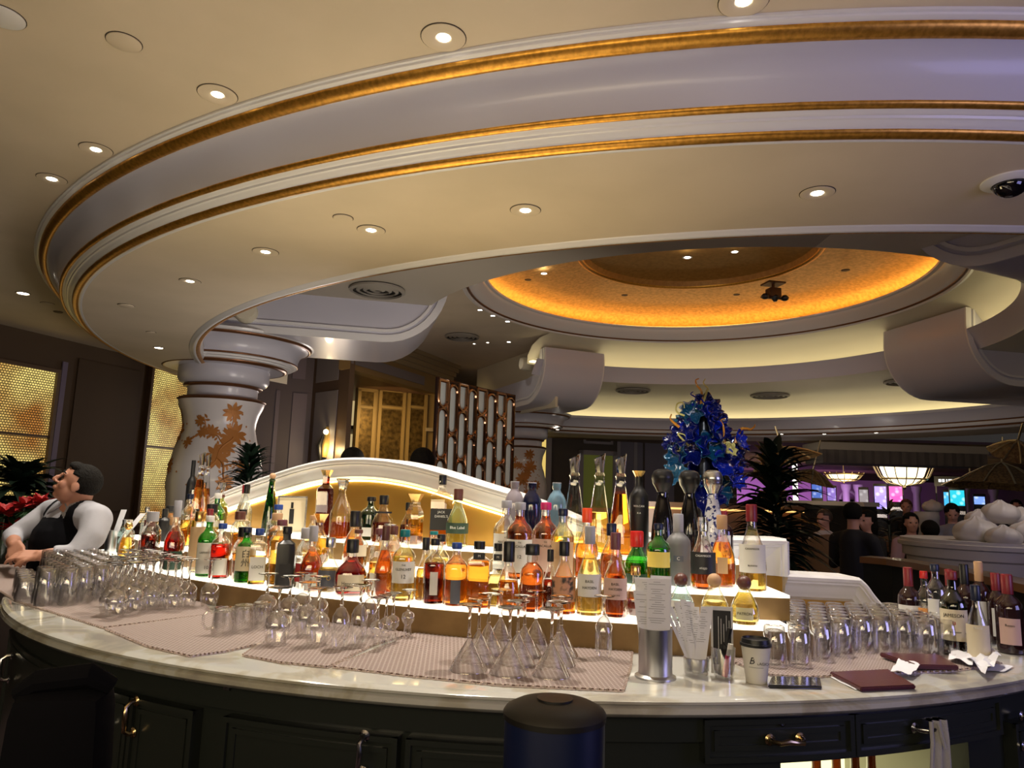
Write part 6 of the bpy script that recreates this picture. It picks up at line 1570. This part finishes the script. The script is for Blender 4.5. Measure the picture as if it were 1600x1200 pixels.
# ================================================================== plants
LEAFD = mat('dark_leaf', (.006, .014, .008), .35, coat=.15); LEAFM = mat('green_leaf', (.02, .06, .02), .4)
REDL = mat('poinsettia_red', (.38, .012, .015), .55); POT = mat('dark_pot', (.02, .015, .012), .5)
def blade(mb, p, d, L, W_, droop=.4, n=6):
    d = Vector(d).normalized(); sdv = d.cross(Vector((0, 0, 1)));
    if sdv.length < .1: sdv = Vector((1, 0, 0))
    sdv.normalize(); rows = []
    for i in range(n + 1):
        k = i / n; q = Vector(p) + d * L * k + Vector((0, 0, -droop * L * k * k)); w_ = W_ * math.sin(PI * min(k * .85 + .12, 1)) * (1 - k * k * .6)
        if i == n: w_ = W_ * .04
        nrm = sdv.cross(d).normalized(); rows.append([q - sdv * w_, q - nrm * w_ * .35, q + sdv * w_])
    mb.grid(rows)
def spiky(lab, x, y, z0, z1, R_, nleaf, L, W_, m, seed, stemr=.02, name='potted_plant', pot=True, updir=.5):
    rd = random.Random(seed); t = thing(name, lab, 'plant', (x, y, z0))
    if pot: MB().lathe([(.12, 0), (.16, .02), (.19, .30), (.20, .32), (.17, .32), (.16, .28), (.01, .28)], 24).build('pot', POT, t)
    MB().tube([(0, 0, .02), (.01, 0, (z1 - z0) * .5), (0, 0, (z1 - z0) * .85)], stemr, 8).build('stem', m, t)
    mb = MB()
    for i in range(nleaf):
        a = rd.random() * 2 * PI; k = rd.random()**.8; z = (z1 - z0) * (.25 + .68 * k) if not pot else .3 + (z1 - z0 - .3) * (.05 + .9 * k)
        el = -.2 + .95 * k * k + rd.random() * .45
        blade(mb, (0.01 * math.cos(a), .01 * math.sin(a), z), (math.cos(a) * math.cos(el), math.sin(a) * math.cos(el), math.sin(el) * updir * 2), L * (.7 + .5 * rd.random()) * (1.1 - .3 * k), W_, .35 + .3 * rd.random())
    mb.build('foliage', m, t); return t
q = pt(1210, 780, 5.6); spiky('large black-green spiky plant right of the blue glass sculpture', q.x, q.y, 0.0, pt(1200, 700, 5.6).z, .5, 330, .50, .046, LEAFD, 1)
q = pt(391, 720, 7.6); spiky('dark spiky plant in front of the near flowered column', q.x, q.y, 0.0, pt(391, 696, 7.6).z, .4, 300, .42, .034, LEAFD, 2)
q = pt(1388, 800, 9.5); spiky('small dark plant in the lounge left of the round pedestal', q.x, q.y, 0.0, pt(1388, 782, 9.5).z, .3, 80, .30, .025, LEAFD, 4)
q = pt(28, 770, 5.6); spiky('broad-leaved dark plant at the left edge above the red flowers', q.x, q.y, .9, pt(28, 735, 5.6).z, .5, 150, .46, .055, LEAFD, 5)
rd = random.Random(9)
for k, (u, v) in enumerate(((8, 800), (38, 792), (64, 786), (22, 826), (52, 818))):
    q = pt(u, v, 5.1); t = thing('poinsettia', 'red poinsettia ' + ['at the far left edge, upper row', 'in the middle of the upper row', 'at the right of the upper row by the bartender', 'low at the far left', 'low beside the bartender\'s sleeve'][k], 'flower', (q.x, q.y, q.z), 0, 'poinsettias at the left edge')
    mb = MB()
    for i in range(26): a = rd.random() * 2 * PI; e_ = rd.random() * 1.2; blade(mb, (0, 0, 0), (math.cos(a) * math.cos(e_), math.sin(a) * math.cos(e_), math.sin(e_)), .12, .035, .3, 4)
    mb.build('red_bracts', REDL, t)
    mb = MB()
    for i in range(12): a = rd.random() * 2 * PI; blade(mb, (0, 0, -.03), (math.cos(a), math.sin(a), -.1), .15, .035, .3, 4)
    mb.build('green_leaves', LEAFM, t); MB().tube([(0, 0, 0), (0, 0, -q.z + .9)], .006, 6).build('stem', LEAFM, t)
q = pt(20, 830, 5.2); tag(MB().box(q.x - .2, q.y, .45, 1.5, .9, .9, bev=.02).build('planter', mat('planter_dark', (.03, .02, .018), .5)), 'dark planter box under the red flowers at the left edge', 'planter')

# ================================================================== brass screen
S0 = Vector((pt(681, 650, 11.1).x, 11.1)); S1 = Vector((pt(742, 650, 12.0).x, 12.0)); S2 = Vector((pt(802, 650, 12.9).x, 12.9))
ZT = pt(742, 604, 12.0).z
BR = mat('polished_bronze', (.36, .19, .11), .16, 1.0); BRD = mat('dark_bronze', (.05, .025, .018), .35, .8)
FROST = mat('frosted_panel', (.62, .70, .70), .4)
t = thing('brass_screen', 'folding screen of interlaced bronze ovals over frosted panels', 'screen', (S1.x, S1.y, 0))
def leafp(A, B_, n, seed):
    A3, B3 = Vector((A.x - S1.x, A.y - S1.y, 0)), Vector((B_.x - S1.x, B_.y - S1.y, 0)); e = (B3 - A3); L = e.length; e.normalize(); nn = Vector((e.y, -e.x, 0))
    P = lambda s, z, o=0: A3 + e * s + nn * o + Vector((0, 0, z))
    lf = MB()
    for s in (0, L): lf.tube([P(s, 0), P(s, ZT)], .035, 6)
    for z in (.08, ZT - .03): lf.tube([P(0, z), P(L, z)], .035, 6)
    lo = lf.build('frame', BRD, t)
    mb = MB(); mb.grid([[P(0.02, .1, -.02), P(L - .02, .1, -.02)], [P(.02, ZT - .05, -.02), P(L - .02, ZT - .05, -.02)]]); mb.grid([[P(0.02, .1, -.03), P(L - .02, .1, -.03)], [P(.02, ZT - .05, -.03), P(L - .02, ZT - .05, -.03)]], flip=True)
    mb.build('frosted_panel', FROST, t, smooth=False)
    mb = MB(); w = L / n; h = .80
    for i in range(n):
        z = ZT - .10 - (0 if i % 2 else .34) + h * 0
        z = ZT - .08 + (h / 2 if i % 2 == 0 else 0)
        while z > .6:
            zb = z - h; pts = []; r = w * .44; cx = w * (i + .5)
            for k in range(9): a = PI * k / 8; pts.append(P(cx + r * math.cos(a), min(z - r + r * math.sin(a), ZT - .04), .02))
            for k in range(9): a = PI + PI * k / 8; pts.append(P(cx + r * math.cos(a), zb + r + .02 + r * math.sin(a), .02))
            pts.append(pts[0]); mb.tube(pts, .030, 7, caps=False); z -= h
    mb.build('oval_lattice', BR, t)
leafp(S0, S1, 4, 1); leafp(S1, S2, 4, 2)

# ================================================================== blue blown-glass sculpture
def glassy(name, c, rough=.08, tr=.5): 
    m = mat(name, c, rough, coat=1.0); m.node_tree.nodes['Principled BSDF'].inputs['Transmission Weight'].default_value = tr; return m
GBL = [glassy('cobalt_glass', (.01, .03, .50)), glassy('navy_glass', (.005, .012, .16)), glassy('teal_glass', (.01, .10, .20)), glassy('aqua_glass', (.05, .22, .38))]
AMB = glassy('amber_glass', (.80, .32, .04), .1, .3); YEL = glassy('yellow_glass', (.85, .72, .22), .1, .3); SILV = glassy('clear_ruffle', (.6, .65, .75), .1, .4)
q = pt(1100, 700, 8.6); y0 = 8.6; k_ = y0 / 1120
t = thing('glass_sculpture', 'tall blown-glass sculpture of blue ruffles with amber and yellow curls', 'sculpture', (q.x, q.y, 0))
zc = lambda v: EYE + (778 - v) * k_
xc = lambda u: (u - 1100) * k_
def ruffle(u, v, r, m, tilt, sd_, nm='blue_bowl'):
    rd = random.Random(sd_); M = Matrix.Translation((xc(u), (rd.random() - .6) * .25, zc(v))) @ Matrix.Rotation(tilt[0], 4, 'X') @ Matrix.Rotation(tilt[1], 4, 'Y'); mb = MB(); rows = []
    for i in range(9):
        k = i / 8; row = []
        for j in range(40):
            a = 2 * PI * j / 40; w_ = 1 + .16 * k * k * math.sin(a * 7 + sd_) + .05 * k * math.sin(a * 13)
            row.append(M @ Vector((r * k**.75 * w_ * math.cos(a), r * k**.75 * w_ * math.sin(a), r * (.65 * k * k + .14 * k * k * math.cos(a * 7 + sd_)))))
        rows.append(row)
    mb.grid(rows, cv=True); o = mb.build(nm, m, t, angle=80); mo = o.modifiers.new('s', 'SOLIDIFY'); mo.thickness = .01; return o
def curl(pts, r, m, nm): 
    P = [Vector((xc(a), -.12, zc(b_))) for a, b_ in pts]; S = []
    for i in range(len(P) - 1):
        p0, p1, p2, p3 = P[max(i - 1, 0)], P[i], P[i + 1], P[min(i + 2, len(P) - 1)]
        for j in range(5): s = j / 5; S.append(.5 * ((2 * p1) + (p2 - p0) * s + (2 * p0 - 5 * p1 + 4 * p2 - p3) * s * s + (3 * p1 - p0 - 3 * p2 + p3) * s**3))
    S.append(P[-1]); MB().tube(S, [r * (1 - .7 * i / len(S)) for i in range(len(S))], 8).build(nm, m, t)
MB().lathe([(.22, 0), (.22, .05), (.12, .1), (.10, .8), (.05, zc(640)), (.02, zc(622))], 20).build('stand', BLACK, t)
F = [(1098, 640, .17, 1, (1.1, .3)), (1082, 648, .14, 2, (1.3, -.5)), (1112, 650, .16, 0, (1.0, .6)), (1092, 672, .22, 0, (1.4, 0)), (1110, 668, .20, 1, (1.2, .7)), (1072, 678, .17, 1, (1.2, -.8)), (1098, 628, .10, 0, (.5, .2)),
     (1080, 700, .20, 1, (1.5, -.3)), (1062, 712, .15, 2, (1.2, -.9)), (1104, 700, .18, 2, (1.3, .2)), (1130, 700, .16, 1, (1.2, .6)), (1147, 688, .13, 0, (1.0, .9)), (1064, 738, .15, 3, (1.3, -.7)), (1078, 752, .12, 3, (1.6, -.3)),
     (1128, 724, .17, 0, (1.4, .2)), (1140, 745, .14, 0, (1.5, .6)), (1150, 712, .14, 1, (1.1, 1.0)), (1100, 736, .20, 1, (1.5, 0)), (1096, 775, .2, 1, (1.5, .1)), (1120, 765, .18, 2, (1.4, .4)), (1052, 690, .10, 1, (1.0, -1.1)), (1068, 655, .08, 3, (.8, -.8))]
for i, (u, v, r, mi, tl) in enumerate(F): ruffle(u, v, r, GBL[mi], tl, i + 3)
ruffle(1074, 640, .09, SILV, (1.2, -.2), 50, 'clear_bowl'); ruffle(1134, 702, .09, YEL, (1.3, .3), 51, 'yellow_bowl'); ruffle(1147, 736, .09, YEL, (1.5, .8), 52, 'yellow_bowl'); ruffle(1060, 700, .06, YEL, (1.2, -.7), 53, 'yellow_bowl')
curl([(1092, 632), (1093, 612), (1086, 602), (1084, 594), (1089, 591)], .018, AMB, 'amber_curl'); curl([(1094, 632), (1101, 611), (1103, 606), (1096, 598), (1099, 591)], .016, YEL, 'yellow_curl')
curl([(1058, 668), (1048, 660), (1044, 655), (1046, 648)], .018, AMB, 'amber_curl'); curl([(1066, 650), (1054, 644), (1055, 632), (1064, 630), (1066, 638)], .014, YEL, 'yellow_curl')
curl([(1144, 690), (1152, 670), (1160, 667), (1168, 668), (1174, 664), (1175, 660)], .022, AMB, 'amber_curl'); curl([(1128, 690), (1126, 664), (1122, 656), (1130, 652)], .015, AMB, 'amber_curl')
curl([(1078, 634), (1084, 622), (1076, 616), (1080, 612)], .014, GBL[0], 'blue_curl'); curl([(1072, 696), (1060, 684), (1056, 678), (1066, 680), (1070, 690)], .014, YEL, 'yellow_curl'); curl([(1138, 712), (1130, 702), (1126, 692), (1136, 690), (1142, 700)], .016, YEL, 'yellow_curl')
lamp('sculpture_spot', 'SPOT', (q.x - .6, q.y - 2.6, 3.1), 160, (.85, .9, 1.0), aim=(q.x, q.y, 1.9), spot_size=D(34), spot_blend=.5, shadow_soft_size=.05)

# ================================================================== lounge and gaming hall beyond
WOODC = mat('brown_counter_wood', (.20, .09, .035), .35, coat=.3); WPL = mat('white_plaster', (.55, .52, .50), .45); UPH = mat('tan_upholstery', (.22, .12, .06), .8)
def arcwall(name, lab, cat, pts, z0, z1, th, m, capm=None, caph=.05, lit=False):
    P = [Vector(p) for p in pts]; t = thing(name, lab, cat, (P[0].x, P[0].y, 0)); L0 = [p - P[0] for p in P]
    def strip(off0, off1, a, b_, mm, nm):
        rows = []
        for i, p in enumerate(L0):
            d = (L0[min(i + 1, len(L0) - 1)] - L0[max(i - 1, 0)]).normalized(); n = Vector((-d.y, d.x))
            q0, q1 = p + n * off0, p + n * off1; rows.append([(q0.x, q0.y, a), (q1.x, q1.y, a), (q1.x, q1.y, b_), (q0.x, q0.y, b_)])
        mb = MB(); mb.grid(rows, cv=True); mb.face(rows[0]); mb.face(rows[-1][::-1]); return mb.build(nm, mm, t, angle=30)
    strip(-th / 2, th / 2, z0, z1 - caph, m, 'front'); strip(-th / 2 - .06, th / 2 + .06, z1 - caph, z1, capm or m, 'cap')
    if lit: strip(-th / 2 - .05, -th / 2 - .03, z1 - caph - .03, z1 - caph - .005, emis('amber_strip', (1, .55, .16), 1.6), 'light_strip')
    return t
sp = lambda L: [tuple(onz(u, v, z)[:2]) for u, v, z in L]
arcwall('guest_bar', 'brown wooden guest bar rail curving past at right behind the bottles', 'counter', [tuple(onz(u, v, 1.12)[:2]) for u, v in ((1352, 869), (1400, 873), (1450, 880), (1520, 892), (1600, 908), (1680, 925))], 0, 1.12, .10, DTOP, WOODC, .05)
arcwall('lit_bar_front', 'amber-lit wooden bar front behind the black tequila bottles', 'counter', [(pt(u, 790, y).x, y) for u, y in ((990, 9.6), (1060, 9.4), (1130, 9.3), (1200, 9.5), (1240, 9.9))], 0, pt(1100, 786, 9.4).z, .2, WOODC, WOODC, .06, True)
arcwall('low_wall', 'low curved wall with a white cap sloping right behind the plant', 'low wall', [(pt(u, 780, y).x, y) for u, y in ((1180, 15.5), (1235, 14.2), (1290, 12.8), (1330, 12.0), (1362, 11.6))], 0, pt(1290, 783, 12.8).z, .2, DTOP, WPL, .07)
def armchair(u, v, y, rz, lab):
    c = pt(u, v, y); t = thing('armchair', lab, 'armchair', (c.x, c.y, 0), rz, 'lounge armchairs')
    MB().box(0, 0, .32, .62, .60, .20, bev=.04).build('seat', UPH, t); rows = []; mb = MB()
    for i in range(13):
        a = PI * (-.08 + 1.16 * i / 12); r = .36; zt = .62 + (c.z - .62) * max(math.sin(a), 0)**.7
        rows.append([(r * math.cos(a), r * math.sin(a), .2), ((r + .08) * math.cos(a), (r + .08) * math.sin(a), .2), ((r + .08) * math.cos(a), (r + .08) * math.sin(a), zt), (r * math.cos(a), r * math.sin(a), zt)])
    mb.grid(rows, cv=True); mb.face(rows[0]); mb.face(rows[-1][::-1]); mb.build('back', UPH, t)
    for x, yy in ((-.25, -.25), (.25, -.25), (-.25, .25), (.25, .25)): MB().tube([(x, yy, 0), (x, yy, .23)], .02, 8).build('leg', BLACK, t)
armchair(1272, 832, 8.9, PI, 'tan armchair holding the man in the white t-shirt'); armchair(1392, 834, 10.3, PI * .9, 'tan armchair in the middle of the lounge behind the rail')
# pedestals and bun-shaped plaster sculptures
def pedestal(u0, u1, vt, vb, y, lab):
    x0, x1 = pt(u0, vt, y).x, pt(u1, vt, y).x; zt = pt((u0 + u1) / 2, vt, y).z; r = (x1 - x0) / 2; c = (x0 + x1) / 2
    t = thing('round_pedestal', lab, 'pedestal', (c, y + r, 0)); h = (vb - vt) / 1120 * y
    MB().lathe([(r * .9, 0), (r * .9, zt - h), (r * .95, zt - h * .9), (r * .95, zt - h * .45), (r, zt - h * .38), (r * 1.0, zt - h * .18), (r * .97, zt - h * .14), (r * .97, zt), (.01, zt)], 48).build('moulded_drum', WPL, t, angle=30); return c, y + r, zt, r
c1 = pedestal(1492, 1760, 852, 884, 6.4, 'broad white moulded pedestal at the right edge carrying plaster buns')
c2 = pedestal(1440, 1476, 800, 828, 11.0, 'small white round pedestal in the lounge')
def bun(u, v, y, r, lab, sc=.62):
    c = pt(u, v, y); t = tag(MB().build('_', WPL), None); bpy.data.objects.remove(t); mb = MB(); rows = []
    for i in range(13):
        k = i / 12; th_ = PI * (.02 + .90 * k); row = []
        for j in range(48):
            a = 2 * PI * j / 48; pl = 1 - .24 * max(0, 1 - k * 1.5) * abs(math.sin(a * 4))**.6 ; rr = r * math.sin(th_)**.8 * pl
            row.append((rr * math.cos(a + (1 - k) * .6), rr * math.sin(a + (1 - k) * .6), r * sc * math.cos(th_) + (.16 * r if i == 0 else 0)))
        rows.append(row)
    mb.grid(rows, cv=True); mb.face(rows[0]); mb.face(rows[-1][::-1]); o = mb.build('plaster_bun', WPL, angle=60); o.location = (c.x, c.y, c.z); return tag(o, lab, 'sculpture', 'bun-shaped plaster sculptures')
bun(1526, 832, 6.9, .20, 'pleated plaster bun, left of the lower row'); bun(1568, 840, 6.6, .15, 'pleated plaster bun, middle of the lower row'); bun(1606, 834, 6.8, .17, 'pleated plaster bun cut by the right edge, lower row')
bun(1563, 802, 7.2, .17, 'pleated plaster bun at the top of the pile'); bun(1530, 811, 7.3, .13, 'plaster bun at the left of the upper row'); bun(1596, 810, 7.3, .15, 'plaster bun cut by the right edge, upper row'); bun(1457, 792, 11.4, .15, 'plaster bun on the small round pedestal')
lamp('lounge_light', 'AREA', (5.2, 6.2, 3.0), 16, (1, .85, .75), aim=(5.4, 8.5, .8), size=1.0)

# hall ceiling, far wall and big dark shell
HC = mat('hall_ceiling', (.22, .15, .08), .6, noise=(1.2, (.10, .06, .03)))
mb = MB(); mb.box(12, 35.75, H(1.75), 44, 30.5, .1); struct(mb.build('ceiling_hall', HC, smooth=False))
VW = mat('violet_wall', (.42, .26, .38), .6)
mb = MB(); mb.box(14, 40, 2.4, 44, .2, 5.6); struct(mb.build('wall_hall', VW, smooth=False))
mb = MB(); mb.box(14, 39.8, 3.15, 44, .2, .55); struct(mb.build('trim_hall_band', mat('hall_band', (.03, .018, .01), .6), smooth=False))
mb = MB(); mb.box(-15, 22, 2.7, .2, 46, 5.6); struct(mb.build('wall_far_left', WALLD, smooth=False))
mb = MB(); mb.box(-6.5, 30, 2.7, 17, .2, 5.6); struct(mb.build('wall_far_back', WALLD, smooth=False))
lamp('violet_light', 'AREA', (14, 37.0, 1.0), 200, (.75, .35, 1.0), aim=(14.5, 40, 1.8), shape='RECTANGLE', size=9, size_y=1)
lamp('hall_ceiling_light', 'AREA', (13, 27, 1.5), 220, (1, .75, .40), aim=(13, 28, 4), size=5)
# fabric box hanging behind the ring
x0, x1 = pt(1272, 700, 20).x, pt(1530, 700, 20).x; zt_, zm_, zb_ = ZS + .02, pt(1400, 707, 20).z, pt(1400, 727, 20).z
t = thing('fabric_valance', 'large hanging fabric box with a darker pleated skirt', 'hanging valance', ((x0 + x1) / 2, 20.2, 0))
MB().box(0, 0, (zt_ + zm_) / 2, x1 - x0, 1.2, zt_ - zm_).build('upper_box', mat('taupe_fabric', (.50, .43, .34), .8), t, smooth=False)
mb = MB(); n_ = 60; r_ = [[((i / n_ - .5) * (x1 - x0) * .97, -.60 - .02 * math.sin(i * 1.9), z) for z in (zb_, zm_)] for i in range(n_ + 1)]; mb.grid(r_); mb.box(0, .1, (zb_ + zm_) / 2, (x1 - x0) * .95, 1.2, (zm_ - zb_)); mb.build('pleated_skirt', mat('skirt_fabric', (.16, .13, .11), .9), t)
# chandeliers
CH = emis('crystal_glow', (1.0, .88, .62), 2.2)
def chandelier(u, v, y, r, h, lab):
    c = pt(u, v, y); t = thing('chandelier', lab, 'chandelier', (c.x, c.y, c.z), 0, 'glowing basket chandeliers')
    MB().lathe([(.01, -h), (r * .35, -h * .93), (r * .7, -h * .6), (r * .82, -h * .2), (r * .8, 0)], 32).build('glowing_bowl', CH, t)
    for k in range(16):
        a = 2 * PI * k / 16; MB().tube([(r * q_ * math.cos(a), r * q_ * math.sin(a), -h * w_) for q_, w_ in ((1.15, -.15), (1.0, .3), (.88, .62), (.6, .92), (.1, 1.05))], r * .022, 5).build('crystal_rib', mat('rib_gold', (.8, .65, .4), .3, 1), t)
    for q_, w_ in ((1.1, 0), (.8, .68)): MB().sweep((0, 0), [(r * q_, -h * w_), (r * q_ + .03, -h * w_ - .03), (r * q_, -h * w_ - .06)], 0, 2 * PI, 32, closed=True).build('hoop', MATS['rib_gold'], t)
    MB().ball((0, 0, -h * 1.12), r * .07).build('finial', MATS['rib_gold'], t); MB().tube([(0, 0, 0), (0, 0, H(1.70) - c.z)], .02, 6).build('chain', MATS['rib_gold'], t)
chandelier(1411, 724, 24, .86, .72, 'largest glowing basket chandelier below the fabric box'); chandelier(1318, 740, 30, .68, .32, 'smaller flat chandelier left of the big one')
# slot machines
def slot(u, v0, v1, y, wpx, col, lab, s=3.0):
    a = pt(u, v0, y); b_ = pt(u, v1, y); w_ = wpx / 1120 * y; h = a.z - b_.z
    t = thing('slot_machine', lab, 'slot machine', (a.x, a.y, 0), face_cam(a), 'slot machines in the hall')
    MB().box(0, .35, (a.z + .1) / 2, w_ * 1.2, .6, a.z + .1, bev=.03).build('cabinet', BLACK, t)
    m = _slotmat(col, s); MB().box(0, .035, b_.z + h / 2, w_, .02, h).build('screen', m, t, smooth=False); MB().box(0, .03, b_.z - .25, w_, .1, .12).build('button_deck', MATS['steel'], t)
def _slotmat(col, s):
    n_ = 'screen_%02x%02x%02x' % tuple(int(c * 255) for c in col)
    if n_ in MATS: return MATS[n_]
    m, nt, b = _new(n_); tc = nt.nodes.new('ShaderNodeTexCoord'); vo = nt.nodes.new('ShaderNodeTexVoronoi'); vo.inputs['Scale'].default_value = 6; nt.links.new(tc.outputs['Object'], vo.inputs['Vector'])
    cr = nt.nodes.new('ShaderNodeValToRGB'); cr.color_ramp.elements[0].color = (min(col[0] + .5, 1), min(col[1] + .5, 1), min(col[2] + .5, 1), 1); cr.color_ramp.elements[1].color = (*col, 1); cr.color_ramp.elements[1].position = .5
    nt.links.new(vo.outputs['Distance'], cr.inputs[0]); nt.links.new(cr.outputs[0], b.inputs['Emission Color']); b.inputs['Emission Strength'].default_value = s; b.inputs['Base Color'].default_value = (.01, .01, .01, 1); MATS[n_] = m; return m
for a in [(1276, 757, 778, 30, 14, (.05, .15, .6), 'slot machine with a blue screen, leftmost', 1.0), (1299, 762, 782, 30, 12, (.25, .15, .6), 'slot machine with a violet screen, second from left', 1.1), (1349, 765, 790, 28, 12, (.5, .45, .5), 'slot machine with a pale screen below the small chandelier', .6),
          (1375, 760, 795, 26, 16, (.35, .25, .9), 'slot machine with purple and white screens below the big chandelier', 1.8), (1399, 760, 784, 26, 18, (.9, .10, .45), 'slot machine with a hot pink screen', 1.5), (1479, 769, 790, 28, 8, (.05, .45, .8), 'narrow slot machine with a cyan screen', 1.3),
          (1495, 766, 790, 25.5, 19, (.02, .50, .62), 'slot machine with the largest turquoise screen', 1.5), (1530, 776, 788, 26, 14, (.2, .35, .9), 'slot machine with a pale blue screen, rightmost', 1.3)]: slot(*a)
# lit sign above the turquoise machine
c = pt(1484, 752, 25.4); t = thing('hanging_sign', 'black sign board with small white lettering over the turquoise machine', 'sign', (c.x, c.y, c.z), face_cam(c)); MB().box(0, .05, 0, .95, .08, .34).build('board', BLACK, t); MB().box(-.43, .05, -.9, .04, .04, 1.6).box(.43, .05, -.9, .04, .04, 1.6).build('posts', BLACK, t)
mb = MB()
for k, w_ in enumerate((.10, .10, .04, .14, .09, .12, .10)): mb.box(-.30 + .105 * k, 0, .02, w_ * .8, .02, .10)
mb.build('lit_marks', emis('sign_white', (1, 1, 1), 1.6), t, smooth=False)
# tall light column, violet wall columns, arches
c = pt(1242, 740, 20); t = thing('light_column', 'thin glowing white light column behind the plant', 'light', (c.x, c.y, 0)); MB().tube([(0, 0, .3), (0, 0, pt(1242, 712, 20).z)], .07, 12).build('tube', emis('white_tube', (1, .95, .85), 1.6), t); MB().lathe([(.2, 0), (.2, .3), (.08, .32)], 16).build('foot', WPL, t)
for i, u in enumerate((1322, 1341, 1432, 1508, 1552)):
    c = pt(u, 770, 38.5); t = thing('hall_column', ['slim violet-lit column left of the arch', 'slim violet-lit column right of the arch', 'pink-lit column right of the big chandelier', 'pale column left of the turquoise screen\'s neighbour', 'pale column near the right edge'][i], 'column', (c.x, c.y, 0), 0, 'columns along the hall wall'); MB().lathe([(.22, 0), (.20, .3), (.17, 2.2), (.24, 2.4), (.26, 2.6)], 14).build('shaft', WPL, t)
c = pt(1331, 770, 38.8); t = thing('wall_arch', 'white round arch over a dark doorway in the violet wall', 'arch', (c.x, 39.2, 0)); MB().box(0, .25, .9, .75, .1, 1.8).build('dark_opening', DARK, t); mb = MB(); mb.tube([(.45 * math.cos(a_), 0, 1.8 + .45 * math.sin(a_)) for a_ in [PI * k / 12 for k in range(13)]], .07, 8); mb.build('arch_rim', WPL, t)
# golden woven canopies at the right and left
WV = mat('woven_canopy', (.30, .19, .07), .6, noise=(18, (.14, .08, .03), .4, .6))
def canopy(u, v, y, r, h, lab, rot=(0, 0)):
    c = pt(u, v, y); t = thing('woven_canopy', lab, 'canopy', (c.x, c.y, c.z), 0, 'woven golden canopies'); t.rotation_euler = (rot[0], rot[1], 0); rows = []
    for i in range(8):
        k = i / 7; rows.append([(r * k * (1 + .05 * math.sin(8 * a_)) * math.cos(a_), r * k * math.sin(a_), -h * k**1.5) for a_ in [2 * PI * j / 40 for j in range(40)]])
    mb = MB(); mb.grid(rows, cv=True); o = mb.build('woven_shell', WV, t)
    for k in range(10): a_ = 2 * PI * k / 10; MB().tube([(r * q_ * math.cos(a_), r * q_ * math.sin(a_), -h * q_**1.5 + .02) for q_ in (.02, .35, .7, 1.02)], .02, 5).build('rib', MATS['rib_gold'], t)
    MB().tube([(0, 0, 0), (0, 0, max(H(1.7) - c.z, .1))], .02, 6).build('hanger', MATS['rib_gold'], t)
canopy(1565, 724, 17, .95, .55, 'large woven golden canopy at the right below the ring', (0, .1)); canopy(1590, 690, 14, .45, .28, 'small round woven canopy at the upper right edge', (.5, 0)); canopy(1222, 700, 16, .75, .35, 'woven golden canopy behind the top of the dark plant', (0, -.3)); canopy(1270, 735, 19, .6, .3, 'woven canopy left of the fabric box', (.2, .2)); canopy(1515, 745, 21, .7, .3, 'woven canopy above the turquoise screen', (.1, 0))
